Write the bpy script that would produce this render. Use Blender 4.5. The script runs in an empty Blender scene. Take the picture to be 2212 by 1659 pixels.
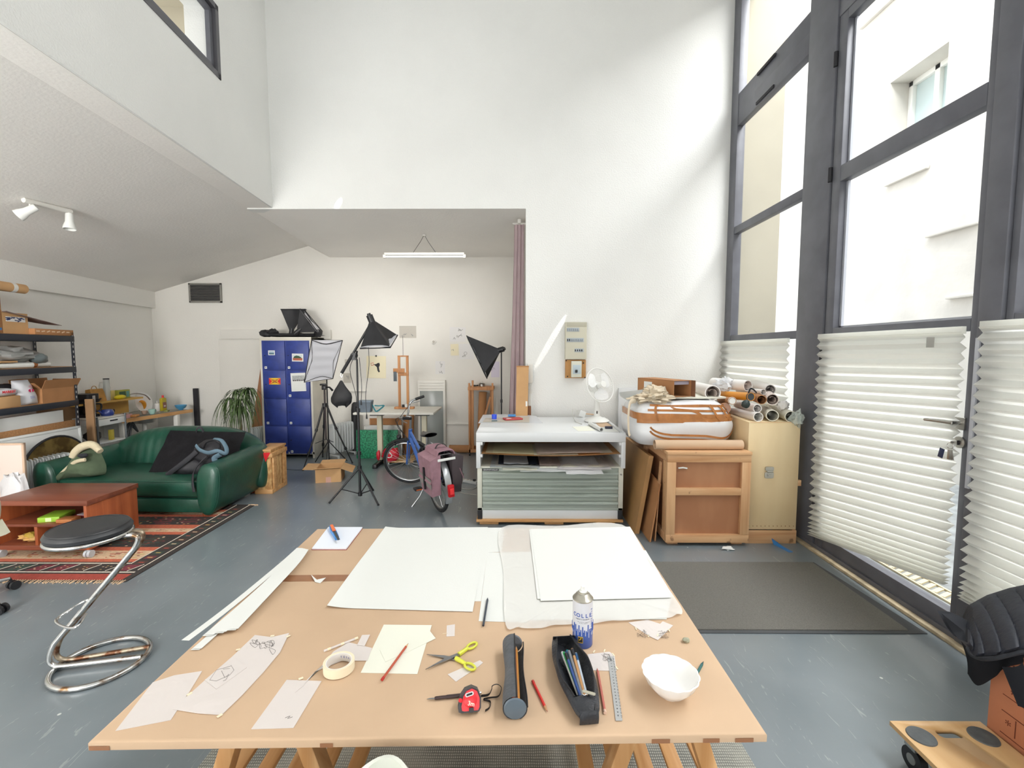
import bpy,bmesh,math,random
from mathutils import Vector,Matrix,Euler,noise
random.seed(7)
PI=math.pi
C=bpy.context.scene.collection
rad=math.radians
# ---------------------------------------------------------------- camera model (2212 x 1659 frame)
FPX=980.0
CAM=Vector((0,0,1.65))
CROT=Euler((rad(90-4.17),0,rad(0.35)),'XYZ').to_matrix()
def ray(px,py):
 return CROT@Vector(((px-1106)/FPX,-(py-829.5)/FPX,-1))
def F(px,py,z=0.0):
 d=ray(px,py);t=(z-CAM.z)/d.z;return CAM+d*t
def PY(px,py,Y):
 d=ray(px,py);return CAM+d*((Y-CAM.y)/d.y)
def PX(px,py,X):
 d=ray(px,py);return CAM+d*((X-CAM.x)/d.x)
def PP(px,py,p,n):
 d=ray(px,py);p=Vector(p);n=Vector(n);return CAM+d*((p-CAM).dot(n)/d.dot(n))
cam_d=bpy.data.cameras.new('camera');cam_d.sensor_width=36;cam_d.lens=FPX/2212*36
cam_d.clip_start=0.02;cam_d.clip_end=200
cam=bpy.data.objects.new('camera',cam_d);C.objects.link(cam)
cam.location=CAM;cam.rotation_euler=CROT.to_euler()
bpy.context.scene.camera=cam
# ---------------------------------------------------------------- materials
def hx(h):
 h=h.lstrip('#');r=[]
 for i in (0,2,4):
  c=int(h[i:i+2],16)/255
  r.append(c/12.92 if c<=0.04045 else ((c+0.055)/1.055)**2.4)
 return (r[0],r[1],r[2],1)
_M={}
def mat(name,col,rough=0.6,metal=0.0,var=0.0,vscale=8.0,bump=0.0,bscale=60.0,col2=None,spec=0.5,
  stretch=None,coat=0.0,trans=0.0,alpha=1.0,sheen=0.0,vlo=0.35,vhi=0.65,detail=4.0,subsurf=0.0,coords='Object'):
 """principled material; noise mixes col with col2 (or a darker/lighter col)"""
 if name in _M: return _M[name]
 m=bpy.data.materials.new(name);m.use_nodes=True;nt=m.node_tree;N=nt.nodes;L=nt.links
 b=N['Principled BSDF']
 c=hx(col) if isinstance(col,str) else col
 b.inputs['Base Color'].default_value=c
 b.inputs['Roughness'].default_value=rough;b.inputs['Metallic'].default_value=metal
 b.inputs['Specular IOR Level'].default_value=spec
 b.inputs['Coat Weight'].default_value=coat;b.inputs['Coat Roughness'].default_value=0.1
 b.inputs['Transmission Weight'].default_value=trans;b.inputs['Alpha'].default_value=alpha
 b.inputs['Sheen Weight'].default_value=sheen
 m.diffuse_color=c
 tc=None
 def coord():
  t=N.new('ShaderNodeTexCoord');mp=N.new('ShaderNodeMapping');L.new(t.outputs[coords],mp.inputs[0])
  if stretch: mp.inputs['Scale'].default_value=stretch
  return mp.outputs[0]
 if var>0 or col2:
  tc=coord()
  n=N.new('ShaderNodeTexNoise');n.inputs['Scale'].default_value=vscale;n.inputs['Detail'].default_value=detail
  L.new(tc,n.inputs['Vector'])
  cr=N.new('ShaderNodeValToRGB');L.new(n.outputs['Fac'],cr.inputs[0])
  cr.color_ramp.elements[0].position=vlo;cr.color_ramp.elements[1].position=vhi
  c2=hx(col2) if col2 else tuple([min(1,x*(1+var)) for x in c[:3]])+(1,)
  c1=c if col2 else tuple([x*(1-var) for x in c[:3]])+(1,)
  cr.color_ramp.elements[0].color=c1;cr.color_ramp.elements[1].color=c2
  L.new(cr.outputs[0],b.inputs['Base Color'])
 if bump>0:
  if tc is None: tc=coord()
  n2=N.new('ShaderNodeTexNoise');n2.inputs['Scale'].default_value=bscale;n2.inputs['Detail'].default_value=3
  L.new(tc,n2.inputs['Vector'])
  bp=N.new('ShaderNodeBump');bp.inputs['Strength'].default_value=bump;bp.inputs['Distance'].default_value=0.01
  L.new(n2.outputs['Fac'],bp.inputs['Height']);L.new(bp.outputs[0],b.inputs['Normal'])
 _M[name]=m
 return m
def wood(name,c1,c2,axis='z',scale=3.0,rough=0.55,knots=False,contrast=(0.3,0.7)):
 if name in _M: return _M[name]
 m=mat(name,c1,rough=rough);nt=m.node_tree;N=nt.nodes;L=nt.links;b=N['Principled BSDF']
 t=N.new('ShaderNodeTexCoord');mp=N.new('ShaderNodeMapping');L.new(t.outputs['Object'],mp.inputs[0])
 s={'x': (0.06,1,1),'y': (1,0.06,1),'z': (1,1,0.06)}[axis]
 mp.inputs['Scale'].default_value=s
 n=N.new('ShaderNodeTexNoise');n.inputs['Scale'].default_value=scale*8;n.inputs['Detail'].default_value=6
 n.inputs['Distortion'].default_value=0.6
 L.new(mp.outputs[0],n.inputs['Vector'])
 cr=N.new('ShaderNodeValToRGB');L.new(n.outputs['Fac'],cr.inputs[0])
 cr.color_ramp.elements[0].position=contrast[0];cr.color_ramp.elements[1].position=contrast[1]
 cr.color_ramp.elements[0].color=hx(c1);cr.color_ramp.elements[1].color=hx(c2)
 out=cr.outputs[0]
 if knots:
  n3=N.new('ShaderNodeTexNoise');n3.inputs['Scale'].default_value=9;n3.inputs['Detail'].default_value=3
  L.new(t.outputs['Object'],n3.inputs['Vector'])
  c3=N.new('ShaderNodeValToRGB');L.new(n3.outputs['Fac'],c3.inputs[0])
  c3.color_ramp.elements[0].position=0.66;c3.color_ramp.elements[1].position=0.72
  c3.color_ramp.elements[0].color=(0,0,0,1);c3.color_ramp.elements[1].color=(.7,.7,.7,1)
  mx=N.new('ShaderNodeMix');mx.data_type='RGBA';L.new(c3.outputs[0],mx.inputs[0]);L.new(out,mx.inputs[6])
  mx.inputs[7].default_value=hx('#6b4528');out=mx.outputs[2]
 L.new(out,b.inputs['Base Color'])
 return m
def shader_glass(name,tint='#ffffff',rough=0.0):
 """thin clear pane: mostly transparent with a faint reflection"""
 if name in _M: return _M[name]
 m=bpy.data.materials.new(name);m.use_nodes=True;nt=m.node_tree;N=nt.nodes;L=nt.links
 N.remove(N['Principled BSDF']);o=N['Material Output']
 tr=N.new('ShaderNodeBsdfTransparent');tr.inputs[0].default_value=hx(tint)
 gl=N.new('ShaderNodeBsdfGlossy');gl.inputs['Roughness'].default_value=0.02+rough
 lw=N.new('ShaderNodeLayerWeight');lw.inputs['Blend'].default_value=0.5
 pw=N.new('ShaderNodeMath');pw.operation='POWER';pw.inputs[1].default_value=5;L.new(lw.outputs['Facing'],pw.inputs[0])
 ml=N.new('ShaderNodeMath');ml.operation='MULTIPLY_ADD';ml.inputs[1].default_value=.3;ml.inputs[2].default_value=.03;L.new(pw.outputs[0],ml.inputs[0])
 mx=N.new('ShaderNodeMixShader');L.new(ml.outputs[0],mx.inputs[0]);L.new(tr.outputs[0],mx.inputs[1]);L.new(gl.outputs[0],mx.inputs[2])
 L.new(mx.outputs[0],o.inputs[0]);_M[name]=m
 return m
def shader_film(name,col,opac=0.5,rough=0.35,tl=0.3):
 """semi-transparent film / tracing paper"""
 if name in _M: return _M[name]
 m=bpy.data.materials.new(name);m.use_nodes=True;nt=m.node_tree;N=nt.nodes;L=nt.links
 b=N['Principled BSDF'];o=N['Material Output'];b.inputs['Base Color'].default_value=hx(col)
 b.inputs['Roughness'].default_value=rough
 tr=N.new('ShaderNodeBsdfTransparent')
 t=N.new('ShaderNodeTexCoord');n=N.new('ShaderNodeTexNoise');n.inputs['Scale'].default_value=9;n.inputs['Distortion'].default_value=1.5
 L.new(t.outputs['Object'],n.inputs['Vector'])
 bp=N.new('ShaderNodeBump');bp.inputs['Strength'].default_value=0.25;bp.inputs['Distance'].default_value=0.02
 L.new(n.outputs['Fac'],bp.inputs['Height']);L.new(bp.outputs[0],b.inputs['Normal'])
 mx=N.new('ShaderNodeMixShader');mx.inputs[0].default_value=opac
 L.new(tr.outputs[0],mx.inputs[1]);L.new(b.outputs[0],mx.inputs[2]);L.new(mx.outputs[0],o.inputs[0]);_M[name]=m
 return m
def shader_transl(name,col,tl=0.5):
 if name in _M: return _M[name]
 m=bpy.data.materials.new(name);m.use_nodes=True;nt=m.node_tree;N=nt.nodes;L=nt.links
 b=N['Principled BSDF'];o=N['Material Output'];b.inputs['Base Color'].default_value=hx(col);b.inputs['Roughness'].default_value=0.8
 tr=N.new('ShaderNodeBsdfTranslucent');tr.inputs[0].default_value=hx(col)
 mx=N.new('ShaderNodeMixShader');mx.inputs[0].default_value=tl
 L.new(b.outputs[0],mx.inputs[1]);L.new(tr.outputs[0],mx.inputs[2]);L.new(mx.outputs[0],o.inputs[0]);_M[name]=m
 return m
# ---------------------------------------------------------------- mesh builder
def T(loc=(0,0,0),rx=0,ry=0,rz=0,s=None):
 m=Matrix.Translation(Vector(loc))@Euler((rad(rx),rad(ry),rad(rz)),'XYZ').to_matrix().to_4x4()
 if s is not None:
  if not hasattr(s,'__len__'): s=(s,s,s)
  m=m@Matrix.Diagonal((s[0],s[1],s[2],1))
 return m
def frame(p0,p1):
 """matrix whose z axis runs p0 -> p1, origin p0"""
 p0=Vector(p0);p1=Vector(p1);z=(p1-p0).normalized()
 q=z.to_track_quat('Z','Y');return Matrix.Translation(p0)@q.to_matrix().to_4x4()
class MB:
 def __init__(s,M=None):
  s.bm=bmesh.new();s.mats=[];s.M=M or Matrix.Identity(4);s.sm=set()
 def mi(s,m):
  if m not in s.mats: s.mats.append(m)
  return s.mats.index(m)
 def _fin(s,vs,fs,m,smooth,X=None):
  A=s.M@X if X is not None else s.M
  for v in vs: v.co=A@v.co
  i=s.mi(m)
  for f in fs: f.material_index=i;f.smooth=smooth
  return s
 def raw(s,verts,faces,m,X=None,smooth=False):
  vs=[s.bm.verts.new(v) for v in verts];fs=[]
  for f in faces:
   try: fs.append(s.bm.faces.new([vs[i] for i in f]))
   except ValueError: pass
  return s._fin(vs,fs,m,smooth,X)
 def box(s,c,d,m,X=None,bev=0.0,seg=2,r=(0,0,0)):
  hx_,hy,hz=d[0]/2,d[1]/2,d[2]/2
  g=bmesh.ops.create_cube(s.bm,size=1.0)
  vs=g['verts']
  for v in vs: v.co=Vector((v.co.x*d[0],v.co.y*d[1],v.co.z*d[2]))
  fs=list({f for v in vs for f in v.link_faces})
  if bev>0:
   es=list({e for f in fs for e in f.edges})
   bev=min(bev,0.49*min(d))
   o=bmesh.ops.bevel(s.bm,geom=es,offset=bev,segments=seg,profile=0.5,affect='EDGES')
   vs=[v for v in s.bm.verts if v in set(o['verts'])] if False else list({v for f in o['faces'] for v in f.verts} | {v for v in vs if v.is_valid})
   fs=list({f for v in vs for f in v.link_faces})
  A=T(c,*r)
  if X is not None: A=X@A
  return s._fin(vs,fs,m,bev>0,A)
 def bx(s,x0,x1,y0,y1,z0,z1,m,bev=0.0,X=None):
  return s.box(((x0+x1)/2,(y0+y1)/2,(z0+z1)/2),(abs(x1-x0),abs(y1-y0),abs(z1-z0)),m,X,bev)
 def cyl(s,p0,p1,r0,m,r1=None,seg=20,cap=True,smooth=True,X=None):
  if r1 is None: r1=r0
  h=(Vector(p1)-Vector(p0)).length;A=frame(p0,p1)
  if X is not None: A=X@A
  vs=[];
  for k,(z,r) in enumerate(((0,r0),(h,r1))):
   vs.append([s.bm.verts.new((r*math.cos(2*PI*i/seg),r*math.sin(2*PI*i/seg),z)) for i in range(seg)])
  fs=[s.bm.faces.new((vs[0][i],vs[0][(i+1)%seg],vs[1][(i+1)%seg],vs[1][i])) for i in range(seg)]
  s._fin(vs[0]+vs[1],fs,m,smooth,A)
  if cap:
   i=s.mi(m)
   if r0>1e-5: f=s.bm.faces.new(vs[0][::-1]);f.material_index=i
   if r1>1e-5: f=s.bm.faces.new(vs[1]);f.material_index=i
  return s
 def lathe(s,prof,m,X=None,seg=28,smooth=True,a0=0,a1=360,wob=None):
  """prof = [(r, z)...]"""
  full=abs(a1-a0)>=359.9;n=seg if full else seg+1
  rows=[]
  for (r,z) in prof:
   row=[]
   for i in range(n):
    a=rad(a0+(a1-a0)*i/seg);k=wob(a,r,z) if wob else 1
    row.append(s.bm.verts.new((r*k*math.cos(a),r*k*math.sin(a),z)))
   rows.append(row)
  fs=[]
  for j in range(len(rows)-1):
   for i in range(n if full else n-1):
    a,b=rows[j],rows[j+1];k=(i+1)%n
    try: fs.append(s.bm.faces.new((a[i],a[k],b[k],b[i])))
    except ValueError: pass
  return s._fin([v for r in rows for v in r],fs,m,smooth,X)
 def tube(s,pts,r,m,seg=10,closed=False,cap=True,X=None,smooth=True,flat=None):
  pts=[Vector(p) for p in pts];n=len(pts);rows=[]
  rr=r if hasattr(r,'__len__') else [r]*n
  up=None;
  for i,p in enumerate(pts):
   if closed: t=(pts[(i+1)%n]-pts[i-1]).normalized()
   else: t=(pts[min(i+1,n-1)]-pts[max(i-1,0)]).normalized()
   if up is None:
    up=Vector((0,0,1)) if abs(t.z)<0.9 else Vector((1,0,0))
   u=up-t*up.dot(t)
   if u.length<1e-4: u=t.orthogonal()
   u.normalize();up=u;w=t.cross(u)
   fx,fy=flat if flat else (1,1)
   rows.append([s.bm.verts.new(p+(u*math.cos(2*PI*k/seg)*fx+w*math.sin(2*PI*k/seg)*fy)*rr[i]) for k in range(seg)])
  fs=[]
  for j in range(n if closed else n-1):
   a,b=rows[j],rows[(j+1)%n]
   for k in range(seg): fs.append(s.bm.faces.new((a[k],a[(k+1)%seg],b[(k+1)%seg],b[k])))
  if cap and not closed: fs.append(s.bm.faces.new(rows[0][::-1]));fs.append(s.bm.faces.new(rows[-1]))
  return s._fin([v for r_ in rows for v in r_],fs,m,smooth,X)
 def prism(s,poly,z0,z1,m,X=None,smooth=False):
  """2-D outline extruded along z"""
  a=[s.bm.verts.new((p[0],p[1],z0)) for p in poly];b=[s.bm.verts.new((p[0],p[1],z1)) for p in poly];n=len(poly)
  fs=[s.bm.faces.new(a[::-1]),s.bm.faces.new(b)]
  for i in range(n): fs.append(s.bm.faces.new((a[i],a[(i+1)%n],b[(i+1)%n],b[i])))
  return s._fin(a+b,fs,m,smooth,X)
 def grid(s,fn,nu,nv,m,X=None,smooth=True,cu=False,cv=False,thick=0.0):
  """fn(u,v) with u,v in 0..1"""
  V=[[s.bm.verts.new(fn(i/nu,j/nv)) for j in range(nv+(0 if cv else 1))] for i in range(nu+(0 if cu else 1))]
  U,W=len(V),len(V[0]);fs=[]
  for i in range(U if cu else U-1):
   for j in range(W if cv else W-1):
    q=(V[i][j],V[(i+1)%U][j],V[(i+1)%U][(j+1)%W],V[i][(j+1)%W])
    try: fs.append(s.bm.faces.new(q))
    except ValueError: pass
  vs=[v for r in V for v in r]
  s._fin(vs,fs,m,smooth,X)
  if thick:
   bmesh.ops.recalc_face_normals(s.bm,faces=fs)
   g=bmesh.ops.solidify(s.bm,geom=fs,thickness=thick)
  return s
 def quad(s,a,b,c,d,m,X=None): return s.raw([a,b,c,d],[(0,1,2,3)],m,X)
 def sphere(s,c,r,m,seg=16,X=None,smooth=True,disp=0.0,seed=0.0,fq=1.0):
  """r may be a 3-tuple; disp pushes the surface with noise"""
  if not hasattr(r,'__len__'): r=(r,r,r)
  def f(u,v):
   a=2*PI*u;b=-PI/2+PI*v
   p=Vector((math.cos(a)*math.cos(b),math.sin(a)*math.cos(b),math.sin(b)))
   if disp: p=p*(1+disp*noise.noise(p*1.7*fq+Vector((seed,seed*1.3,0))))
   return Vector((c[0]+p.x*r[0],c[1]+p.y*r[1],c[2]+p.z*r[2]))
  return s.grid(f,seg,max(6,seg // 2),m,X,smooth,cu=True)
 def text(s,txt,size,m,X,ext=0.0005,bold=False,align='CENTER'):
  cu=bpy.data.curves.new('t','FONT');cu.body=txt;cu.size=size;cu.align_x=align;cu.align_y='CENTER';cu.extrude=ext
  if bold: cu.offset=size*0.02
  cu.resolution_u=3
  o=bpy.data.objects.new('t',cu);C.objects.link(o)
  bpy.context.view_layer.update()
  dg=bpy.context.evaluated_depsgraph_get();me=bpy.data.meshes.new_from_object(o.evaluated_get(dg))
  vs=[tuple(v.co) for v in me.vertices];fs=[tuple(p.vertices) for p in me.polygons]
  C.objects.unlink(o);bpy.data.objects.remove(o);bpy.data.curves.remove(cu);bpy.data.meshes.remove(me)
  return s.raw(vs,fs,m,X)
 def build(s,name,parent=None,label=None,recalc=True,sub=0,weld=False,M=None,auto=True):
  if weld: bmesh.ops.remove_doubles(s.bm,verts=s.bm.verts,dist=1e-5)
  if recalc: bmesh.ops.recalc_face_normals(s.bm,faces=s.bm.faces)
  me=bpy.data.meshes.new(name);s.bm.to_mesh(me);s.bm.free()
  for m in s.mats: me.materials.append(m)
  if auto:
   try: me.set_sharp_from_angle(angle=rad(42))
   except Exception: pass
  o=bpy.data.objects.new(name,me);C.objects.link(o)
  if M is not None: o.matrix_world=M
  if parent is not None: o.parent=parent
  if label: o['label']=label
  if sub:
   md=o.modifiers.new('sub','SUBSURF');md.levels=sub;md.render_levels=sub
  return o
def thing(name,label,cat,loc=(0,0,0),rz=0,rx=0,ry=0,group=None):
 o=bpy.data.objects.new(name,None);C.objects.link(o);o.empty_display_size=0.1
 o.location=Vector(loc);o.rotation_euler=(rad(rx),rad(ry),rad(rz))
 o['label']=label;o['category']=cat
 if group: o['group']=group
 return o
def solo(mb,name,label,cat,loc=(0,0,0),rz=0,rx=0,ry=0,group=None,kind=None,**k):
 """a thing that is one mesh; the builder holds local coordinates"""
 o=mb.build(name,**k);o.location=Vector(loc);o.rotation_euler=(rad(rx),rad(ry),rad(rz))
 o['label']=label;o['category']=cat
 if group: o['group']=group
 if kind: o['kind']=kind
 return o
def recentre(o,base=True):
 """move a single-mesh thing's origin to the base of its mesh"""
 me=o.data;vs=[v.co for v in me.vertices]
 c=Vector(((min(v.x for v in vs)+max(v.x for v in vs))/2,(min(v.y for v in vs)+max(v.y for v in vs))/2,min(v.z for v in vs)))
 me.transform(Matrix.Translation(-c));o.location=o.matrix_basis@c
 return o
def soloW(mb,name,label,cat,group=None,kind=None,**k):
 """mesh given in world coordinates"""
 o=mb.build(name,**k);o['label']=label;o['category']=cat
 if group: o['group']=group
 if kind: o['kind']=kind
 return recentre(o)
def struct(mb,name,parent=None,**k):
 o=mb.build(name,parent,**k)
 if parent is None: o['kind']='structure'
 return o
def dup(root,loc=None,rz=None,label=None):
 def cp(o,par):
  c=o.copy();C.objects.link(c)
  if par: c.parent=par
  for ch in o.children: cp(ch,c)
  return c
 r=cp(root,None)
 if loc is not None: r.location=Vector(loc)
 if rz is not None: r.rotation_euler=(r.rotation_euler[0],r.rotation_euler[1],rad(rz))
 if label: r['label']=label
 return r
def bez(p0,p1,p2,p3,n=12):
 r=[]
 for i in range(n+1):
  t=i/n;r.append(Vector(p0)*(1-t)**3+Vector(p1)*3*t*(1-t)**2+Vector(p2)*3*t*t*(1-t)+Vector(p3)*t**3)
 return r
def spline(pts,n=8,closed=False):
 """Catmull-Rom through pts"""
 P=[Vector(p) for p in pts];r=[];N=len(P)
 rng=range(N if closed else N-1)
 for i in rng:
  if closed: a,b,c,d=P[i-1],P[i],P[(i+1)%N],P[(i+2)%N]
  else: a,b,c,d=P[max(i-1,0)],P[i],P[i+1],P[min(i+2,N-1)]
  for k in range(n):
   t=k/n
   r.append(0.5*((2*b)+(c-a)*t+(2*a-5*b+4*c-d)*t*t+(3*b-a-3*c+d)*t**3))
 if not closed: r.append(P[-1])
 return r
def circ(r,n=24,c=(0,0),a0=0,a1=2*PI,rx=1,ry=1):
 return [(c[0]+r*rx*math.cos(a0+(a1-a0)*i/n),c[1]+r*ry*math.sin(a0+(a1-a0)*i/n)) for i in range(n)]
def rrect(w,h,r,n=5):
 """rounded rectangle outline centred on 0"""
 p=[]
 for cx,cy,a in ((w/2-r,h/2-r,0),(-w/2+r,h/2-r,90),(-w/2+r,-h/2+r,180),(w/2-r,-h/2+r,270)):
  for i in range(n+1):
   t=rad(a+90*i/n);p.append((cx+r*math.cos(t),cy+r*math.sin(t)))
 return p
# ================================================================= ROOM
M_wall=mat('white plaster','#e7e7e4',rough=0.92,bump=0.35,bscale=70,var=0.02,vscale=1.2)
M_wallw=mat('warm white plaster','#dbd8d1',rough=0.92,bump=0.25,bscale=60,var=0.03,vscale=1.0)
M_wallp=mat('brightened left wall plaster','#f3f1ec',rough=.92,bump=.25,bscale=60)  # lighter copy of the warm plaster, extra light put into its colour
M_ceil=mat('ceiling plaster','#f2efea',rough=0.95,bump=0.2,bscale=40,var=0.02,vscale=1.5)
M_trimw=mat('white trim paint','#dedbd4',rough=0.6)
M_black=mat('black painted steel','#606168',rough=0.42,var=0.12,vscale=5,bump=0.05,bscale=20)
def floor_mat():
 m=mat('blue grey floor paint','#616d77',rough=0.32,spec=.8,coat=.25);nt=m.node_tree;N=nt.nodes;L=nt.links;b=N['Principled BSDF']
 t=N.new('ShaderNodeTexCoord');out=t.outputs['Object']
 n=N.new('ShaderNodeTexNoise');n.inputs['Scale'].default_value=1.3;n.inputs['Detail'].default_value=6;L.new(out,n.inputs['Vector'])
 cr=N.new('ShaderNodeValToRGB');cr.color_ramp.elements[0].color=hx('#6c767c');cr.color_ramp.elements[1].color=hx('#7f888d')
 cr.color_ramp.elements[0].position=.3;cr.color_ramp.elements[1].position=.7;L.new(n.outputs['Fac'],cr.inputs[0])
 mp=N.new('ShaderNodeMapping');mp.inputs['Scale'].default_value=(14,2.2,1);mp.inputs['Rotation'].default_value=(0,0,1.0);L.new(out,mp.inputs[0])
 n2=N.new('ShaderNodeTexNoise');n2.inputs['Scale'].default_value=2.4;n2.inputs['Detail'].default_value=8;n2.inputs['Distortion'].default_value=2;L.new(mp.outputs[0],n2.inputs['Vector'])
 c2=N.new('ShaderNodeValToRGB');c2.color_ramp.elements[0].position=.645;c2.color_ramp.elements[1].position=.70;L.new(n2.outputs['Fac'],c2.inputs[0])
 c2.color_ramp.elements[1].color=(.28,.28,.28,1)
 v=N.new('ShaderNodeTexVoronoi');v.inputs['Scale'].default_value=4.5;L.new(out,v.inputs['Vector'])
 c3=N.new('ShaderNodeValToRGB');c3.color_ramp.elements[0].position=.03;c3.color_ramp.elements[1].position=.036
 c3.color_ramp.elements[0].color=(1,1,1,1);c3.color_ramp.elements[1].color=(0,0,0,1);L.new(v.outputs['Distance'],c3.inputs[0])
 mx=N.new('ShaderNodeMath');mx.operation='MAXIMUM';L.new(c2.outputs[0],mx.inputs[0]);L.new(c3.outputs[0],mx.inputs[1])
 mm=N.new('ShaderNodeMix');mm.data_type='RGBA';L.new(mx.outputs[0],mm.inputs[0]);L.new(cr.outputs[0],mm.inputs[6]);mm.inputs[7].default_value=hx('#c9ccc9')
 L.new(mm.outputs[2],b.inputs['Base Color'])
 c4=N.new('ShaderNodeValToRGB');c4.color_ramp.elements[0].color=(.22,.22,.22,1);c4.color_ramp.elements[1].color=(.42,.42,.42,1);L.new(n.outputs['Fac'],c4.inputs[0])
 L.new(c4.outputs[0],b.inputs['Roughness'])
 bp=N.new('ShaderNodeBump');bp.inputs['Strength'].default_value=.08;L.new(n2.outputs['Fac'],bp.inputs['Height']);L.new(bp.outputs[0],b.inputs['Normal'])
 return m
M_floor=floor_mat()
YB,YR,XR,ZC=5.47,7.4,2.5,5.82
YN=-3.2
XO=PY(1136,452,YB).x
ZO=PY(900,451,YB).z
def lx(y): return -2.86+0.0745*(YB-y)
def ix(y): return -3.31+0.0775*(7.6-y)
def wx(y): return -5.9+0.178*(7.4-y)
ZI,ZL=3.34,2.58
mb=MB();mb.bx(-6.4,2.6,YN-.2,7.6,-.1,0,M_floor);struct(mb,'floor')
mb=MB()
mb.bx(lx(YB)-.3,XO,YB,YB+.14,ZO,ZC+.1,M_wall);mb.bx(XO,2.62,YB,YB+.14,0,ZC+.1,M_wall)
struct(mb,'wall_back')
mb=MB();mb.bx(XO,XO+.12,YB+.14,YR,0,3.6,M_wallw);struct(mb,'wall_alcove_right')
mb=MB();zr=PY(900,556,YR).z
poly=[(-6.1,0),(XO+.1,0),(XO+.1,3.7),(-6.1,3.7)]
mb.prism(poly,0,.12,M_wallw,X=T((0,YR+.12,0),90));struct(mb,'wall_rear')
mb=MB()
a=(lx(YB) ,YB+.003,ZO);b_=(XO+.1,YB+.003,ZO);c=(XO+.1,YR+.02,zr);d=(PY(712,553,YR).x,YR+.02,zr)
e=(ix(YR),YR+.02,ZI-.02);f=(ix(YB),YB,ZI);up=Vector((0,0,.12))
def slab(mb,pts,m,h=.12):
 n=len(pts);vs=[Vector(p) for p in pts]+[Vector(p)+Vector((0,0,h)) for p in pts]
 fs=[tuple(range(n))[::-1],tuple(range(n,2*n))]+[(i,(i+1)%n,n+(i+1)%n,n+i) for i in range(n)]
 mb.raw(vs,fs,m)
slab(mb,[a,b_,c,d],M_ceil,.5);struct(mb,'ceiling_alcove')
mb=MB();slab(mb,[a,d,e,f],M_ceil,.5)
slab(mb,[(lx(YN)-.02,YN,ZI-.008),(lx(YB)-.02,YB,ZI-.008),(ix(YB),YB,ZI-.008),(ix(YN),YN,ZI-.008)],M_ceil,.3);struct(mb,'trim_1')
mb=MB()
n=24;vs=[]
for i in range(n+1):
 y=YN+(YR+.05-YN)*i/n
 vs+=[Vector((ix(y)+.02+.008*math.sin(i*2.1),y,ZI+.0)),Vector((wx(y)-.05,y,ZL-.015))]
mb.raw(vs+[v+Vector((0,0,.15)) for v in vs],[(2*i,2*i+1,2*i+3,2*i+2) for i in range(n)]+[(2*n+2+2*i,2*n+4+2*i,2*n+5+2*i,2*n+3+2*i) for i in range(n)],M_ceil)
struct(mb,'ceiling_low')
mb=MB();mb.prism([(wx(YN),YN),(wx(7.52),7.52),(wx(7.52)-.12,7.52),(wx(YN)-.12,YN)],0,3.0,M_wallp);struct(mb,'wall_left')
mb=MB();mb.prism([(wx(YN)+.07,YN),(wx(7.4)+.07,7.4),(wx(7.4),7.4),(wx(YN),YN)],2.34,2.62,M_wallp);struct(mb,'trim_2')
ud=Vector((-.0745,1,0)).normalized();WO=Vector((lx(0),0,0))
def wuv(u,v,t=0): n_=Vector((-ud.y,ud.x,0));return WO+ud*u+Vector((0,0,v))+n_*t
u1=YB/ud.y+.02;u0=YN/ud.y
cu1=4.47/ud.y;cu0=1.6;cv0,cv1=4.20,4.86
mb=MB()
def wbox(mb,ua,ub,va,vb,ta,tb,m):
 P=[wuv(u,v,t) for t in (ta,tb) for (u,v) in ((ua,va),(ub,va),(ub,vb),(ua,vb))]
 mb.raw(P,[(0,1,2,3),(7,6,5,4),(0,4,5,1),(1,5,6,2),(2,6,7,3),(3,7,4,0)],m)
wbox(mb,u0,u1,ZI-.006,cv0,-.002,.3,M_wall);wbox(mb,u0,u1,cv1,ZC+.1,0,.3,M_wall)
wbox(mb,u0,cu0,cv0,cv1,0,.3,M_wall);wbox(mb,cu1,u1,cv0,cv1,0,.3,M_wall)
struct(mb,'wall_upper_left')
M_eave=mat('beige eave','#b9b09a',rough=.9)
M_frame=mat('dark grey window frame','#5a595d',rough=.4)
M_glass=shader_glass('window glass')
root=bpy.data.objects.new('window_1',None);C.objects.link(root);root['kind']='structure'
mb=MB();fw=.05
for (ua,ub,va,vb) in ((cu0,cu1,cv0,cv0+fw),(cu0,cu1,cv1-fw,cv1),(cu0,cu0+fw,cv0,cv1),(cu1-fw,cu1,cv0,cv1)): wbox(mb,ua,ub,va,vb,-.01,.07,M_frame)
mb.build('window_frame',root)
mb=MB();
for (ua,ub,va,vb) in ((cu0+.06,cu1-.06,cv0+.06,cv0+.1),(cu0+.06,cu1-.06,cv1-.1,cv1-.06),(cu0+.06,cu0+.1,cv0+.06,cv1-.06),(cu1-.1,cu1-.06,cv0+.06,cv1-.06)): wbox(mb,ua,ub,va,vb,.02,.06,M_black)
mb.build('sash',root)
mb=MB();wbox(mb,cu0+.08,cu1-.08,cv0+.08,cv1-.08,.045,.05,M_glass);mb.build('pane',root)
mb=MB();wbox(mb,cu0-1,cu1+.6,cv1+.02,cv1+.16,.31,1.2,M_eave);wbox(mb,cu1+.06,cu1+.3,cv0-.3,cv1+.02,.31,1.1,M_eave);struct(mb,'trim_8')
mb=MB();mb.bx(-3.4,2.8,YN-.1,YB+.1,ZC,ZC+.15,M_wall);struct(mb,'ceiling')
mb=MB();mb.bx(-6.4,2.7,YN-.12,YN,0,ZC,M_wall);struct(mb,'wall_front')
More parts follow.
